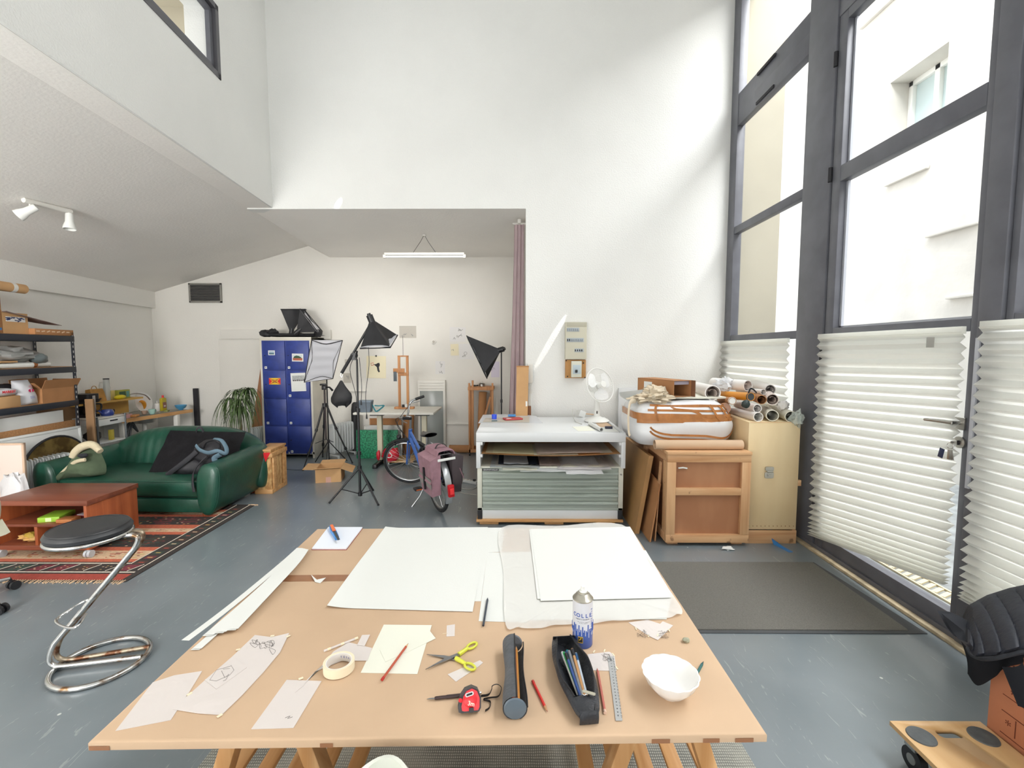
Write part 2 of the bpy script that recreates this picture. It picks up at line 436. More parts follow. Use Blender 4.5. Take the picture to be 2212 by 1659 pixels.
# ---------------------------------------------------------------- glazed window wall (x = XR)
def wy(px,py=758): return PX(px,py,XR).y
yA0,yA1=wy(1720),wy(1777)
yg1=wy(1576)
yd0,yd1=wy(1796),wy(2092)
yp0,yp1=wy(2112),wy(2165)
yr0=wy(2184)
def zx(px,py): return PX(px,py,XR).z
zt0,zt1=1.76,1.83
FX0,FX1=XR,XR+.07
M_wedge=mat('wall edge cream','#dcd8cc',rough=.8)
w2=bpy.data.objects.new('window_2',None);C.objects.link(w2);w2['kind']='structure'
mb=MB()
mb.bx(FX0,FX1+.02,yg1,YB-.002,0,ZC,M_black,.004)
mb.bx(FX0-.01,FX1+.06,yA1,yA0,0,ZC,M_black,.006)
zb=[(0.0,.14),(zt0,zt1),(2.98,3.06),(4.17,4.52),(ZC-.05,ZC)]
for (z0,z1) in zb: mb.bx(FX0+.005,FX1,yA0-.01,yg1+.01,z0,z1,M_black,.004)
mb.bx(FX0-.002,FX0+.01,yA0,yA0+.9,4.17,4.345,M_black,.003)
mb.build('window_frame',w2)
mb=MB();M_slot=mat('dark slot','#232226',rough=.7)
for z in (4.18,4.47): mb.bx(FX0-.014,FX0+.006,4.58,4.90,z,z+.03,M_slot,.003)
mb.build('vent_slot',w2)
mb=MB()
for (z0,z1) in ((.14,zt0),(zt1,2.98),(3.06,4.17),(4.52,ZC-.05)): mb.bx(FX0+.04,FX0+.045,yA0,yg1,z0,z1,M_glass)
mb.build('pane',w2)
d1=bpy.data.objects.new('door_1',None);C.objects.link(d1);d1['kind']='structure'
mb=MB();ztop=4.14
mb.bx(FX0,FX1,yd0,yA1-.012,.03,ztop+.07,M_black,.006)
mb.bx(FX0,FX1,yp0,yd1,.03,ztop+.07,M_black,.006)
for (z0,z1) in ((.03,.15),(zt0,zt1),(2.95,3.07),(ztop,ztop+.07)): mb.bx(FX0,FX1,yd1,yd0,z0,z1,M_black,.004)
mb.build('door_leaf',d1)
mb=MB()
for z0,z1 in ((.15,zt0),(zt1,2.95),(3.07,ztop)):
 mb.bx(FX0+.045,FX0+.05,yd1,yd0,z0,z1,M_glass)
mb.build('pane',d1)
M_bead=mat('pale glazing bead','#b9bcc4',rough=.35)
mb=MB()
for z0,z1 in ((zt1,2.95),(3.07,ztop)):
 mb.bx(FX0+.05,FX1,yd0-.02,yd0,z0,z1,M_bead);mb.bx(FX0+.05,FX1,yd1,yd0,z0,z0+.015,M_bead)
mb.build('glazing_bead',d1)
mb=MB()
for z in (3.85,2.98,1.55,.35): mb.cyl((FX0-.012,yA1-.004,z),(FX0-.012,yA1-.004,z+.11),.014,M_slot)
mb.build('hinge',d1)
M_steel=mat('brushed steel','#b9b7b2',rough=.3,metal=1)
hz=PX(2070,912,XR).z;hy=wy(2088)
mb=MB();mb.bx(FX0-.012,FX0,hy-.03,hy+.035,hz-.04,hz+.03,M_steel,.003)
mb.cyl((FX0-.01,hy,hz),(FX0-.06,hy,hz),.011,M_steel);mb.tube([(FX0-.055,hy-.006,hz),(FX0-.06,hy+.05,hz),(FX0-.06,hy+.16,hz-.005)],[.012,.011,.009],M_steel)
mb.build('door_handle',d1)
mb=MB();mb.cyl((FX0,hy-.005,hz-.11),(FX0-.012,hy-.005,hz-.11),.033,M_steel);mb.bx(FX0-.02,FX0-.01,hy-.008,hy-.002,hz-.125,hz-.1,M_slot)
mb.build('lock',d1)
mb=MB();mb.bx(FX0,FX1,yp0,yA1,ztop+.075,4.62,M_black,.004);struct(mb,'trim_3')
mb=MB();mb.bx(FX0-.02,FX1+.05,yp1,yp0-.004,0,ZC,M_black,.006);mb.bx(FX0-.03,FX0-.018,yp0-.035,yp0-.012,.9,1.72,M_bead,.002);struct(mb,'trim_4')
w3=bpy.data.objects.new('window_3',None);C.objects.link(w3);w3['kind']='structure'
mb=MB()
yend=.75
mb.bx(FX0,FX1,yr0,yp1-.004,0,ZC,M_black,.004);mb.bx(FX0,FX1,yend,yend+.12,0,ZC,M_black,.004)
for (z0,z1) in ((0,.14),(1.76,1.84),(3.0,3.16),(4.17,4.45),(ZC-.06,ZC)): mb.bx(FX0,FX1,yend,yr0,z0,z1,M_black,.004)
mb.build('window_frame',w3)
mb=MB()
for (z0,z1) in ((.14,1.76),(1.84,3.0),(3.16,4.17),(4.45,ZC-.06)): mb.bx(FX0+.04,FX0+.045,yend+.1,yr0,z0,z1,M_glass)
mb.build('pane',w3)
mb=MB();mb.bx(FX0+.04,FX0+.045,yp0,yA1,4.62,ZC,M_glass);mb.bx(FX0,FX1,yp0,yA1,ZC-.06,ZC,M_black);struct(mb,'window_4')
w5=bpy.data.objects.new('window_5',None);C.objects.link(w5);w5['kind']='structure'
mb=MB();
for (ya,yb) in ((-1.0,-.85),(YN,YN+.5)): mb.bx(FX0,FX1,ya,yb,0,ZC,M_black)
for (z0,z1) in ((0,.14),(1.76,1.84),(3.0,3.16),(4.17,4.45),(ZC-.06,ZC)): mb.bx(FX0,FX1,YN+.5,yend,z0,z1,M_black)
mb.build('window_frame',w5)
mb=MB();mb.bx(FX0+.04,FX0+.045,YN+.5,yend,.14,ZC,M_glass);mb.build('pane',w5)
M_strip=mat('worn pale wood strip','#b5a588',rough=.7,var=.25,vscale=14)
mb=MB();mb.bx(XR-.055,XR-.012,.75,YB-1.0,0,.022,M_strip,.004);struct(mb,'trim_5')
mb=MB();mb.bx(XR-.012,XR,.75,YB-1.0,0,.05,M_black);mb.bx(XR-.04,XR+.04,.8,yA1,0,.012,M_black);struct(mb,'trim_6')
mb=MB();mb.bx(-5.8,XO,YR-.02,YR,0,.09,M_trimw,.004);struct(mb,'baseboard_rear')
# ---------------------------------------------------------------- pleated blinds
M_blind=shader_transl('pleated paper blind','#fbfbf6',.6)
def blind(name,label,y0,y1,ztop,zbf,n,x=XR-.03,amp=.016,tabs=()):
 """zigzag in z; y0 near side, y1 far side; zbf(y) gives the bottom height"""
 root=thing(name,label,'blind',(x,(y0+y1)/2,ztop))
 mb=MB(Matrix.Translation((-x,-(y0+y1)/2,-ztop)));rows=[]
 hs=[0];
 for i in range(n):
  t=i/n;hs.append(hs[-1]+(1.0 if t<.68 else max(.22,1.0-(t-.68)*2.6)))
 tot=hs[-1];vs=[];ny=10
 for i,h in enumerate(hs):
  for j in range(ny+1):
   y=y0+(y1-y0)*j/ny
   zz=ztop-(ztop-zbf(y))*(h/tot)
   vs.append((x+(amp if i%2 else -amp)*(1+.3*(h/tot)) ,y+.006*math.sin(i*1.3),zz))
 fs=[(i*(ny+1)+j,i*(ny+1)+j+1,(i+1)*(ny+1)+j+1,(i+1)*(ny+1)+j) for i in range(n) for j in range(ny)]
 mb.raw(vs,fs,M_blind);mb.build('pleated_paper',root,recalc=False)
 mb=MB(Matrix.Translation((-x,-(y0+y1)/2,-ztop)));mb.bx(x-.012,x+.012,y0,y1,ztop-.01,ztop+.03,M_blind,.002);mb.build('head_strip',root)
 for (ty,tz) in tabs:
  mb=MB(Matrix.Translation((-x,-(y0+y1)/2,-ztop)));mb.bx(x-.03,x-.026,ty-.025,ty+.025,tz-.03,tz+.03,mat('grey plastic clip','#a9a8a2',rough=.5),.002);mb.build('clip',root)
 return root
zdt=1.755
def by(px): return PX(px,758,XR-.03).y
blind('pleated_blind','white pleated paper blind over the lower pane of the black glazed door',by(2080),by(1768),zdt,lambda y: .315-.18*(y-yd1)/(yd0-yd1),56,tabs=((yd1+.17,1.70),))
blind('pleated_blind','white pleated paper blind right of the door, above the dark puffer jacket',.8,PX(2116,758,XR-.055).y,1.775,lambda y: .30,56,x=XR-.055)
blind('pleated_blind','white pleated paper blind in the corner behind the rolled paper tubes',by(1702),by(1553)-.02,1.735,lambda y: .5,36,x=XR-.028)
# ---------------------------------------------------------------- outside
M_out=mat('pale exterior render','#a29c8c',rough=.95,var=.06,vscale=1.2)
M_stone=mat('sunlit pale stone','#c6c2ba',rough=.95,var=.08,vscale=2.0,bump=.3,bscale=12)
M_pave=mat('grey wet paving','#8d908f',rough=.7,var=.25,vscale=7)
mb=MB();mb.bx(2.6,9,-8,12,-.14,-.04,M_pave);struct(mb,'trim_7')
mb=MB();mb.bx(2.62,3.12,YB+.02,YB+.5,-.04,7.5,M_out);struct(mb,'wall_outside')
bd=thing('neighbouring_building','sunlit pale stone building across the courtyard, seen through the tall glazing','building',(5.6,3,-.04))
mb=MB(Matrix.Translation((-5.6,-3,.04)))
XB=5.6
def pbx(px,py): return PX(px,py,XB)
wa=pbx(1925,215);wb=pbx(2048,330)
holes=[(pbx(2052,90),pbx(1930,300)),(pbx(2300,490),pbx(2158,560))]
W1=(pbx(2050,100).y,pbx(1928,100).y,pbx(2000,285).z,pbx(2000,125).z)
W2=(pbx(2290,520).y,pbx(2135,520).y,pbx(2200,660).z,pbx(2200,520).z)
ys=sorted([-8,12,W1[0],W1[1],W2[0],W2[1]]);zs=sorted([-.04,9,W1[2],W1[3],W2[2],W2[3]])
for i in range(5):
 for j in range(5):
  yc=(ys[i]+ys[i+1])/2;zc=(zs[j]+zs[j+1])/2
  if any(w[0]<yc<w[1] and w[2]<zc<w[3] for w in (W1,W2)): continue
  mb.bx(XB,XB+.45,ys[i],ys[i+1],zs[j],zs[j+1],M_stone)
mb.build('wall',bd)
M_tealglass=mat('dull outside window glass','#b9c8c8',rough=.2)
M_paleframe=mat('pale outside window frame','#e5e5e0',rough=.5)
for w in (W1,W2):
 mb=MB(Matrix.Translation((-5.6,-3,.04)))
 ym=(w[0]+w[1])/2
 for (a_,b2,c_,d_) in ((w[0],w[0]+.07,w[2],w[3]),(w[1]-.07,w[1],w[2],w[3]),(w[0],w[1],w[2],w[2]+.07),(w[0],w[1],w[3]-.07,w[3]),(ym-.04,ym+.04,w[2],w[3])):
  mb.bx(XB+.28,XB+.36,a_,b2,c_,d_,M_paleframe,.004)
 fo=mb.build('window',bd)
 mb=MB(Matrix.Translation((-5.6,-3,.04)));mb.bx(XB+.34,XB+.35,w[0],w[1],w[2],w[3],M_tealglass);mb.build('pane',fo)
rr=random.Random(3)
for (px,py) in ((1880,340),(1960,385),(1900,30),(2060,500),(2110,640)):
 mb=MB(Matrix.Translation((-5.6,-3,.04)));p=pbx(px,py);mb.bx(XB-.06,XB,p.y-.35,p.y+.35,p.z,p.z+.05,M_stone,.01);mb.build('ledge',bd)
M_drain=mat('cream drain grating','#d8c9a6',rough=.6)
mb=MB();
for i in range(64):
 y=1.0+i*.06;mb.box((2.98,y,-.034),(.11,.03,.012),M_drain,r=(0,0,25))
for x in (2.915,3.045): mb.bx(x-.008,x+.008,.9,4.9,-.04,-.026,M_drain)
soloW(mb,'drain_grating','cream slotted drain grating in the paving outside the glazed door','grating')
# ================================================================= WORK TABLE
ZT=.72
M_kraft=mat('kraft paper','#c8ab8e',rough=.72,var=.05,vscale=3,bump=.1,bscale=9,spec=.3)
M_ktape=mat('brown packing tape','#96694a',rough=.3,var=.06,vscale=20)
M_paper=mat('white drawing paper','#e4e5e1',rough=.85,bump=.05,bscale=120)
M_paperw=mat('warm white paper','#e8e8da',rough=.85)
M_trace=shader_film('tracing paper','#f2eae6',.72,.55)
M_glassine=shader_film('glassine paper','#f4f2ee',.62,.45)
M_pine=wood('pine','#b8854f','#d9ab78','z')
M_piney=wood('pine lengthwise','#b8854f','#d6a975','y')
M_pinex=wood('pine crosswise','#b8854f','#d6a975','x')
M_inkb=mat('dark ink','#2a2a2e',rough=.8)
M_pencil=mat('pencil grey line','#5f5a58',rough=.9)
M_blk=mat('black plastic','#1d1d20',rough=.4)
M_chrome=mat('chrome','#d8d8d8',rough=.15,metal=1)
tb=[F(685,1142,ZT),F(1362,1138,ZT),F(1657,1584,ZT),F(190,1602,ZT)]
tc_=sum(tb,Vector())/4
tab=thing('work_table_top','large board wrapped in brown kraft paper, resting on two pine trestles','table',(tc_.x,tc_.y,ZT-.03))
def rel(root): return Matrix.Translation(-root.location)
def edge(a,b,t): return a.lerp(b,t)
def wrapped(mb,P,z0,z1,m,r=.008):
 """board with soft rounded rim"""
 c=sum(P,Vector())/4;rings=[]
 for (k,z) in ((r,z0),(0,z0+r*.6),(0,z1-r*.6),(r*.35,z1-r*.15),(r,z1)):
  ring=[]
  for i,p in enumerate(P):
   d=(Vector((c.x,c.y,0))-Vector((p.x,p.y,0))).normalized()*k*1.4
   ring.append((p.x+d.x,p.y+d.y,z))
  rings.append(ring)
 vs=[v for r_ in rings for v in r_];n=len(P);fs=[]
 for j in range(4):
  for i in range(n): fs.append((j*n+i,j*n+(i+1)%n,(j+1)*n+(i+1)%n,(j+1)*n+i))
 fs+=[tuple(range(n))[::-1],tuple(range(4*n,5*n))]
 mb.raw(vs,fs,m,smooth=True)
mb=MB(rel(tab));wrapped(mb,tb,ZT-.027,ZT,M_kraft);mb.build('paper_wrapped_board',tab)
mb=MB(rel(tab));
l0,l1,r0_,r1_=F(563,1257,ZT),F(580,1243,ZT),F(1434,1249,ZT),F(1426,1237,ZT)
mb.raw([l0+Vector((.004,0,.0007)),l1+Vector((.004,0,.0007)),r1_+Vector((-.004,0,.0007)),r0_+Vector((-.004,0,.0007))],[(0,1,2,3)],M_ktape)
mb.build('packing_tape',tab)
for (xa,xb_) in ((1408,1448),(1520,1556),(1590,1630),(188,232),(684,712)):
 mb=MB(rel(tab));pa,pb_=F(xa,1588,ZT),F(xb_,1588,ZT)
 if xa<700: pa,pb_=F(xa+4,1602,ZT),F(xb_+4,1602,ZT)
 def fy(x): t=(x-tb[3].x)/(tb[2].x-tb[3].x);return tb[3].y+(tb[2].y-tb[3].y)*t
 x0,x1=pa.x,pb_.x
 mb.raw([(x0,fy(x0)-.0012,ZT-.022),(x1,fy(x1)-.0012,ZT-.022),(x1,fy(x1)-.0012,ZT-.011),(x0,fy(x0)-.0012,ZT-.011)],[(0,1,2,3)],M_ktape)
 mb.build('packing_tape',tab)
# ---- trestles
def trestle(cx,label):
 y0,y1=1.22,2.20;zt=ZT-.0345
 r=thing('trestle',label,'trestle',(cx,(y0+y1)/2,.0065),group=None)
 yc=(y0+y1)/2;h=.045
 mb=MB();mb.bx(-.05,.05,y0-yc-.03,y1-yc+.03,zt-.05,zt,M_piney,.004);mb.build('top_rail',r)
 for y in (y0-yc,y1-yc):
  for s in (-1,1):
   mb=MB();p0=Vector((s*.075,y,zt-.05));p1=Vector((s*.28,y,0))
   A=frame(p1,p0);L=(p0-p1).length
   mb.box((0,0,L/2),(.055,.045,L),M_pine,A,.004);mb.build('leg',r)
  mb=MB();mb.bx(-.22,.22,y-.045*(1 if y<0 else -1)-.01,y-.03*(1 if y<0 else -1)+.01,.25,.30,M_pinex,.003);mb.build('cross_bar',r)
 for i in range(5):
  mb=MB();x=-.19+i*.095;mb.bx(x-.024,x+.024,y0-yc-.02,y1-yc+.02,.302,.318,M_piney,.003);mb.build('shelf_slat',r)
 return r
trestle(-.70,'left pine trestle with a slatted shelf under the kraft paper covered table')
trestle(.42,'right pine trestle with a slatted shelf under the kraft paper covered table')
# ---- grey woven rug below the table
def weave_mat(name,c1,c2,sc=220):
 m=mat(name,c1,rough=.95);nt=m.node_tree;N=nt.nodes;L=nt.links;b=N['Principled BSDF']
 t=N.new('ShaderNodeTexCoord');w1=N.new('ShaderNodeTexWave');w1.inputs['Scale'].default_value=sc/6;w1.inputs['Distortion'].default_value=1.5;w1.inputs['Detail'].default_value=2
 w2_=N.new('ShaderNodeTexWave');w2_.bands_direction='Y';w2_.inputs['Scale'].default_value=sc/9;w2_.inputs['Distortion'].default_value=1.5
 n=N.new('ShaderNodeTexNoise');n.inputs['Scale'].default_value=3;n.inputs['Detail'].default_value=6
 for q in (w1,w2_,n): L.new(t.outputs['Object'],q.inputs['Vector'])
 a=N.new('ShaderNodeMath');a.operation='MULTIPLY';L.new(w1.outputs['Fac'],a.inputs[0]);L.new(w2_.outputs['Fac'],a.inputs[1])
 a2=N.new('ShaderNodeMath');a2.operation='MULTIPLY_ADD';a2.inputs[1].default_value=.6;L.new(n.outputs['Fac'],a2.inputs[2]);L.new(a.outputs[0],a2.inputs[0])
 cr=N.new('ShaderNodeValToRGB');cr.color_ramp.elements[0].position=.45;cr.color_ramp.elements[1].position=.85
 cr.color_ramp.elements[0].color=hx(c1);cr.color_ramp.elements[1].color=hx(c2);L.new(a2.outputs[0],cr.inputs[0]);L.new(cr.outputs[0],b.inputs['Base Color'])
 bp=N.new('ShaderNodeBump');bp.inputs['Strength'].default_value=.3;bp.inputs['Distance'].default_value=.004;L.new(a.outputs[0],bp.inputs['Height']);L.new(bp.outputs[0],b.inputs['Normal'])
 return m
M_weave=weave_mat('grey woven rug','#6f706b','#b4b3a9')
ra,rb=F(480,1600),F(1585,1588)
mb=MB();mb.prism([(F(430,1659).x-.02,.8),(ra.x,2.25),(rb.x,2.25),(F(1625,1659).x+.03,.8)],0,.006,M_weave)
soloW(mb,'woven_rug','flat grey woven rug lying under the kraft paper covered table','rug')
# ---- white moulded chair shell in front of the table
def shell_chair(name,label,loc,rz,col,castors=False,H=.83,stain=False):
 """egg shaped one piece shell on a steel base"""
 r=thing(name,label,'chair',loc,rz)
 Ms=mat('moulded shell '+col,col,rough=.45,var=.03,vscale=4)
 def f(u,v):
  a=(u-.5)*2
  s=v
  if s<.5:
   k=s/.5;y=-.22+.40*k;z=.45-.02*math.sin(k*PI) ;wdt=.21+.04*k;lift=.05*k
  else:
   k=(s-.5)/.5;ang=k*PI/2*.9
   y=.18+.10*math.sin(ang);z=.45+(H-.45)*k**1.1;wdt=.25*math.sqrt(max(0.02,1-(k*.95)**2.6));lift=.0
  x=a*wdt
  y2=y-(.10*a*a if s>.5 else .02*a*a) ;z2=z+lift*a*a*1.6
  return Vector((x,y2,z2))
 mb=MB();mb.grid(f,16,24,Ms);bmesh.ops.recalc_face_normals(mb.bm,faces=mb.bm.faces);
 bmesh.ops.solidify(mb.bm,geom=list(mb.bm.faces),thickness=.008);mb.build('seat_shell',r)
 if castors:
  mb=MB();mb.cyl((0,0,.12),(0,0,.44),.022,M_chrome)
  for k in range(5):
   a=rad(72*k+20);e=Vector((.31*math.cos(a),.31*math.sin(a),.085))
   mb.tube([(0,0,.13),e*.5+Vector((0,0,.07)),e],[.016,.014,.011],M_chrome)
  mb.build('star_base',r)
  for k in range(5):
   a=rad(72*k+20);e=Vector((.33*math.cos(a),.33*math.sin(a),0))
   mb=MB();t=Vector((-math.sin(a),math.cos(a),0))
   for s in (-1,1): mb.cyl(e+Vector((0,0,.03))+t*s*.008,e+Vector((0,0,.03))+t*s*.026,.03,M_blk)
   mb.cyl(e+Vector((0,0,.03)),e+Vector((-.02*math.cos(a),-.02*math.sin(a),.09)),.008,M_blk);mb.build('castor',r)
 else:
  for sx in (-1,1):
   for sy in (-1,1):
    mb=MB();mb.cyl((sx*.21,sy*.2,0),(sx*.12,sy*.10,.43),.01,M_chrome,r1=.012);mb.build('leg',r)
 return r
fc=F(850,1617,.70)
shell_chair('shell_chair','white moulded chair back poking up in front of the work table',(fc.x+.002,fc.y-.325,.0065),0,'#d9dbd0',H=.722)
# ================================================================= THINGS ON THE TABLE
def zA(x,y): return (160+x*.36167,1120+y*.36167)
def zB(x,y): return (900+x*.36167,1120+y*.36167)
def sheet(name,label,cat,px,z,m,th=.0008,group=None,conv=None,curl=None,extra=None):
 """flat sheet whose outline is given by points of the photo on the plane z"""
 P=[F(*(conv(*p) if conv else p),z) for p in px];c=sum(P,Vector())/len(P)
 mb=MB();mb.prism([(p.x-c.x,p.y-c.y) for p in P],0,th,m)
 if extra: extra(mb,c)
 return solo(mb,name,label,cat,(c.x,c.y,z),group=group)
def squig(mb,c,pts,z,r=.0006,conv=None,m=None):
 """pencil line on a sheet (photo points)"""
 P=[F(*(conv(*p) if conv else p),z) for p in pts];P=[Vector((p.x-c.x,p.y-c.y,z-c.z)) for p in P]
 mb.tube(P,r,m or M_pencil,seg=4)
z0=ZT+.0006
sheet('paper_sheet','white sheet showing along the right side of the big left sheet','paper',[(800,1200),(840,1141),(1090,1140),(1084,1192),(1053,1194),(1039,1299),(740,1300)],z0,M_paper)
def curl_sheet(name,label,px,z,m):
 P=[F(*p,z) for p in px];a,b,c,d=P
 cen=sum(P,Vector())/4
 def f(u,v):
  q=a.lerp(d,u).lerp(b.lerp(c,u),v)-cen
  lift=.016*max(0,1-u*5)**2*(1-abs(v-.45)*1.1)+.003*math.sin(v*7)*max(0,1-u*8)
  return Vector((q.x+lift*.5,q.y,max(0,lift)))
 mb=MB();mb.grid(f,30,16,m)
 return solo(mb,name,label,'paper',(cen.x,cen.y,z+.001))
curl_sheet('paper_sheet','large blank white sheet on the left half of the table, its left edge curling',[(704,1313),(831,1141),(1054,1139),(1021,1322)],z0+.0012,M_paper)
sheet('paper_sheet','white sheet left of the glassine, with a dark pencil on it','paper',[(1034,1342),(1053,1194),(1100,1193),(1140,1345)],z0,M_paper)
sheet('paper_sheet','large white sheet lying inside the folded glassine wrapping','paper',[(1088,1193),(1395,1189),(1452,1285),(1440,1338),(1095,1340)],z0+.001,M_paper)
def glassine(mb,c):
 pass
tp=[(1084,1141),(1200,1138),(1343,1134),(1400,1210),(1440,1268),(1473,1318),(1462,1331),(1425,1337),(1340,1343),(1262,1350),(1200,1353),(1153,1360),(1120,1357),(1092,1350),(1088,1240)]
def glass_sheet():
 z=z0+.003;P=[F(*p,z) for p in tp];c=sum(P,Vector())/len(P)
 mb=MB();pts=spline(P,5,closed=True);rings=[]
 for k in (1.0,.97,.6):
  ring=[]
  for i,p in enumerate(pts):
   q=(p-c)*k;q.z=(.004+.006*noise.noise(Vector((i*.35,k*9,0)))) if k==1 else (.003+.002*math.sin(i*1.3) if k>.9 else 0.0);q.z=max(0,q.z);ring.append(q)
  rings.append(ring)
 n=len(pts);vs=[v for r_ in rings for v in r_]+[Vector((0,0,0))]
 fs=[(j*n+i,j*n+(i+1)%n,(j+1)*n+(i+1)%n,(j+1)*n+i) for j in range(2) for i in range(n)]+[(2*n+i,2*n+(i+1)%n,3*n) for i in range(n)]
 mb.raw(vs,fs,M_glassine,smooth=True)
 solo(mb,'glassine_sheet','crumpled translucent glassine sheet folded round the white papers on the right','paper',(c.x,c.y,z))
glass_sheet()
sheet('paper_sheet','large white sheet just below the topmost one, its corner showing at the left','paper',[(1143,1144),(1358,1139),(1440,1288),(1161,1294)],z0+.0062,M_paper)
sheet('paper_sheet','topmost large blank white sheet on the right, lying over the glassine','paper',[(1146,1143),(1361,1138),(1450,1291),(1168,1298)],z0+.0074,M_paper)
rs=random.Random(4)
for i in range(9):
 t=i/8
 top=Vector(F(647+13*t,1184+10*t,ZT));bot=Vector(F(400+105*t+(8 if i%2 else 0),1384-16*t+(24 if i in (1,2) else 0),ZT))
 mid=top.lerp(bot,.5);side=(bot-top).cross(Vector((0,0,1))).normalized()
 path=bez(top,mid-side*(.02+.01*t)+(top-bot)*.1,mid-side*(.03-.02*t),bot,14)
 c=sum(path,Vector())/len(path);w_=.012+.005*rs.random();zz=.001+.0018*i
 mb=MB()
 def fs_(u,v,path=path,c=c,w_=w_,zz=zz,side=side):
  k=v*(len(path)-1);j=min(int(k),len(path)-2);p=path[j].lerp(path[j+1],k-j)-c
  return Vector((p.x+side.x*(u-.5)*2*w_,p.y+side.y*(u-.5)*2*w_,zz+.006*math.sin(v*PI)**2+.003*v*rs.random()*0))
 mb.grid(fs_,2,28,M_paper,smooth=False)
 solo(mb,'paper_strip','long narrow white paper strip in the fanned bundle along the left edge of the table','paper strip',(c.x,c.y,ZT),group='paper strips in the fanned bundle on the table')
pz=[(674,1188),(709,1142),(783,1142),(748,1188)]
pad=thing('paper_pad','white paper pad in the far left corner of the table, under the blue cutter','notepad',F(728,1165,ZT))
def padbox(m,z0_,z1_,nm,k=1.0):
 P=[F(*p,ZT) for p in pz];c=pad.location;mb=MB();mb.prism([((p.x-c.x)*k,(p.y-c.y)*k) for p in P],z0_,z1_,m);mb.build(nm,pad)
M_redc=mat('dark red card','#8c2f2c',rough=.6)
padbox(M_redc,.0005,.0025,'cover',1.02);padbox(mat('cool white pad paper','#e9edf6',rough=.8),.0026,.009,'pages')
def along(px0,px1,z,conv=None):
 a=F(*(conv(*px0) if conv else px0),z);b=F(*(conv(*px1) if conv else px1),z);return a,b
def lay(name,label,cat,px0,px1,z,conv=None,group=None):
 """a long thing lying with its +x axis from px0 to px1; returns root and length"""
 a,b=along(px0,px1,z,conv);d=b-a
 return thing(name,label,cat,(a.x,a.y,z),math.degrees(math.atan2(d.y,d.x)),group=group),d.length
M_blue=mat('bright blue plastic','#3f86c8',rough=.4);M_or=mat('orange plastic','#e2703a',rough=.4)
r,L=lay('utility_knife','blue utility knife with an orange slider lying on the white pad','knife',(716,1141),(732,1174),ZT+.0095)
mb=MB();mb.prism([(0,-.010),(L*.25,-.014),(L*.5,-.010),(L*.78,-.009),(L*.78,.009),(L*.5,.011),(L*.25,.010),(0,.008)],0,.016,M_blue);mb.build('handle',r)
mb=MB();mb.prism([(L*.02,-.007),(L*.42,-.008),(L*.42,.007),(L*.02,.006)],.016,.021,M_or);mb.build('slider',r)
mb=MB();mb.prism([(L*.4,-.006),(L,-.005),(L*.98,.006),(L*.4,.006)],.0162,.018,mat('dark steel blade','#55585c',rough=.35,metal=.8));mb.build('blade',r)
mb=MB();P=[F(*zA(*p),ZT) for p in ((1415,348),(1450,368),(1505,367),(1470,390),(1440,382))];c=sum(P,Vector())/5
mb.raw([(p.x-c.x,p.y-c.y,.002+(.008 if i in (0,2) else 0)) for i,p in enumerate(P)],[(0,1,4),(1,2,3,4)],M_paper);solo(mb,'paper_scrap','small curled white paper scrap on the brown tape band','paper scrap',(c.x,c.y,ZT))
M_mtape=mat('cream masking tape','#ece0c4',rough=.8)
def bits(lst,z):
 def f(mb,c):
  for (x,y) in lst:
   p=F(*zA(x,y),z);mb.box((p.x-c.x,p.y-c.y,.0012),(.012,.008,.0008),M_mtape,r=(0,0,(x*7)%90))
 return f
sheet('tracing_paper','blank tracing paper piece nearest the left corner of the table','paper',[(247,1270),(470,980),(598,938),(765,912),(680,1050),(577,1205)],z0,M_trace,conv=zA)
def sk2(mb,c):
 z=z0+.0025
 rr=random.Random(2)
 for k in range(9):
  x,y=1070+rr.random()*100,735+rr.random()*50
  squig(mb,c,spline([(x+rr.uniform(-30,40),y+rr.uniform(-25,30))+(0,) for _ in range(5)],4) and [(p.x,p.y) for p in spline([(x+rr.uniform(-30,40),y+rr.uniform(-25,30),0) for _ in range(5)],4)],z,.0004,zA)
 bits([(1185,703),(1280,705),(980,785),(690,1050),(870,1180)],z0+.001)(mb,c)
P2=[(585,1140),(690,1050),(800,950),(940,830),(1080,697),(1180,710),(1285,685),(1230,800),(1130,920),(1000,1060),(880,1175),(740,1165)]
sheet('tracing_paper','long tracing paper piece with loose pencil sketches and taped edges','paper',P2,z0+.001,M_trace,conv=zA,extra=sk2)
def sk3(mb,c):
 z=z0+.0038
 for q in ([(850,905),(940,880),(955,905),(930,935),(850,970),(810,965),(850,905)],[(880,910),(900,950),(925,930),(905,965),(890,970)],[(890,900),(930,895)]): squig(mb,c,q,z,.0004,zA)
sheet('tracing_paper','small sketched tracing card taped over the long tracing paper','paper',[(780,965),(965,840),(1032,890),(850,1020)],z0+.0025,M_trace,conv=zA,extra=sk3)
sheet('tracing_paper','tracing paper rectangle at the front edge below the masking tape roll','paper',[(1057,1260),(1270,965),(1478,972),(1310,1252)],z0,M_trace,conv=zA,extra=lambda mb,c: squig(mb,c,[(1260,1190),(1290,1180),(1275,1195),(1305,1185)],z0+.0012,.0005,zA))
sheet('tracing_paper','angled tracing paper offcut partly under the masking tape roll','paper',[(1320,1040),(1395,960),(1480,880),(1550,795),(1640,740),(1780,775),(1752,850),(1600,850),(1440,915),(1370,1000)],z0+.0014,M_trace,conv=zA,extra=bits([(1355,958)],z0+.001))
sheet('tracing_paper','tiny upright tracing paper strip above the masking tape roll','paper',[(1720,697),(1768,695),(1735,762),(1690,757)],z0+.003,M_trace,conv=zA)
r,L=lay('rolled_paper_strip','thin rolled strip of tracing paper beside the masking tape roll','paper',(1492,792),(1690,715),ZT+.004,zA)
mb=MB();mb.tube([(0,0,0),(L,0,0)],.0035,M_trace);mb.build('roll',r)
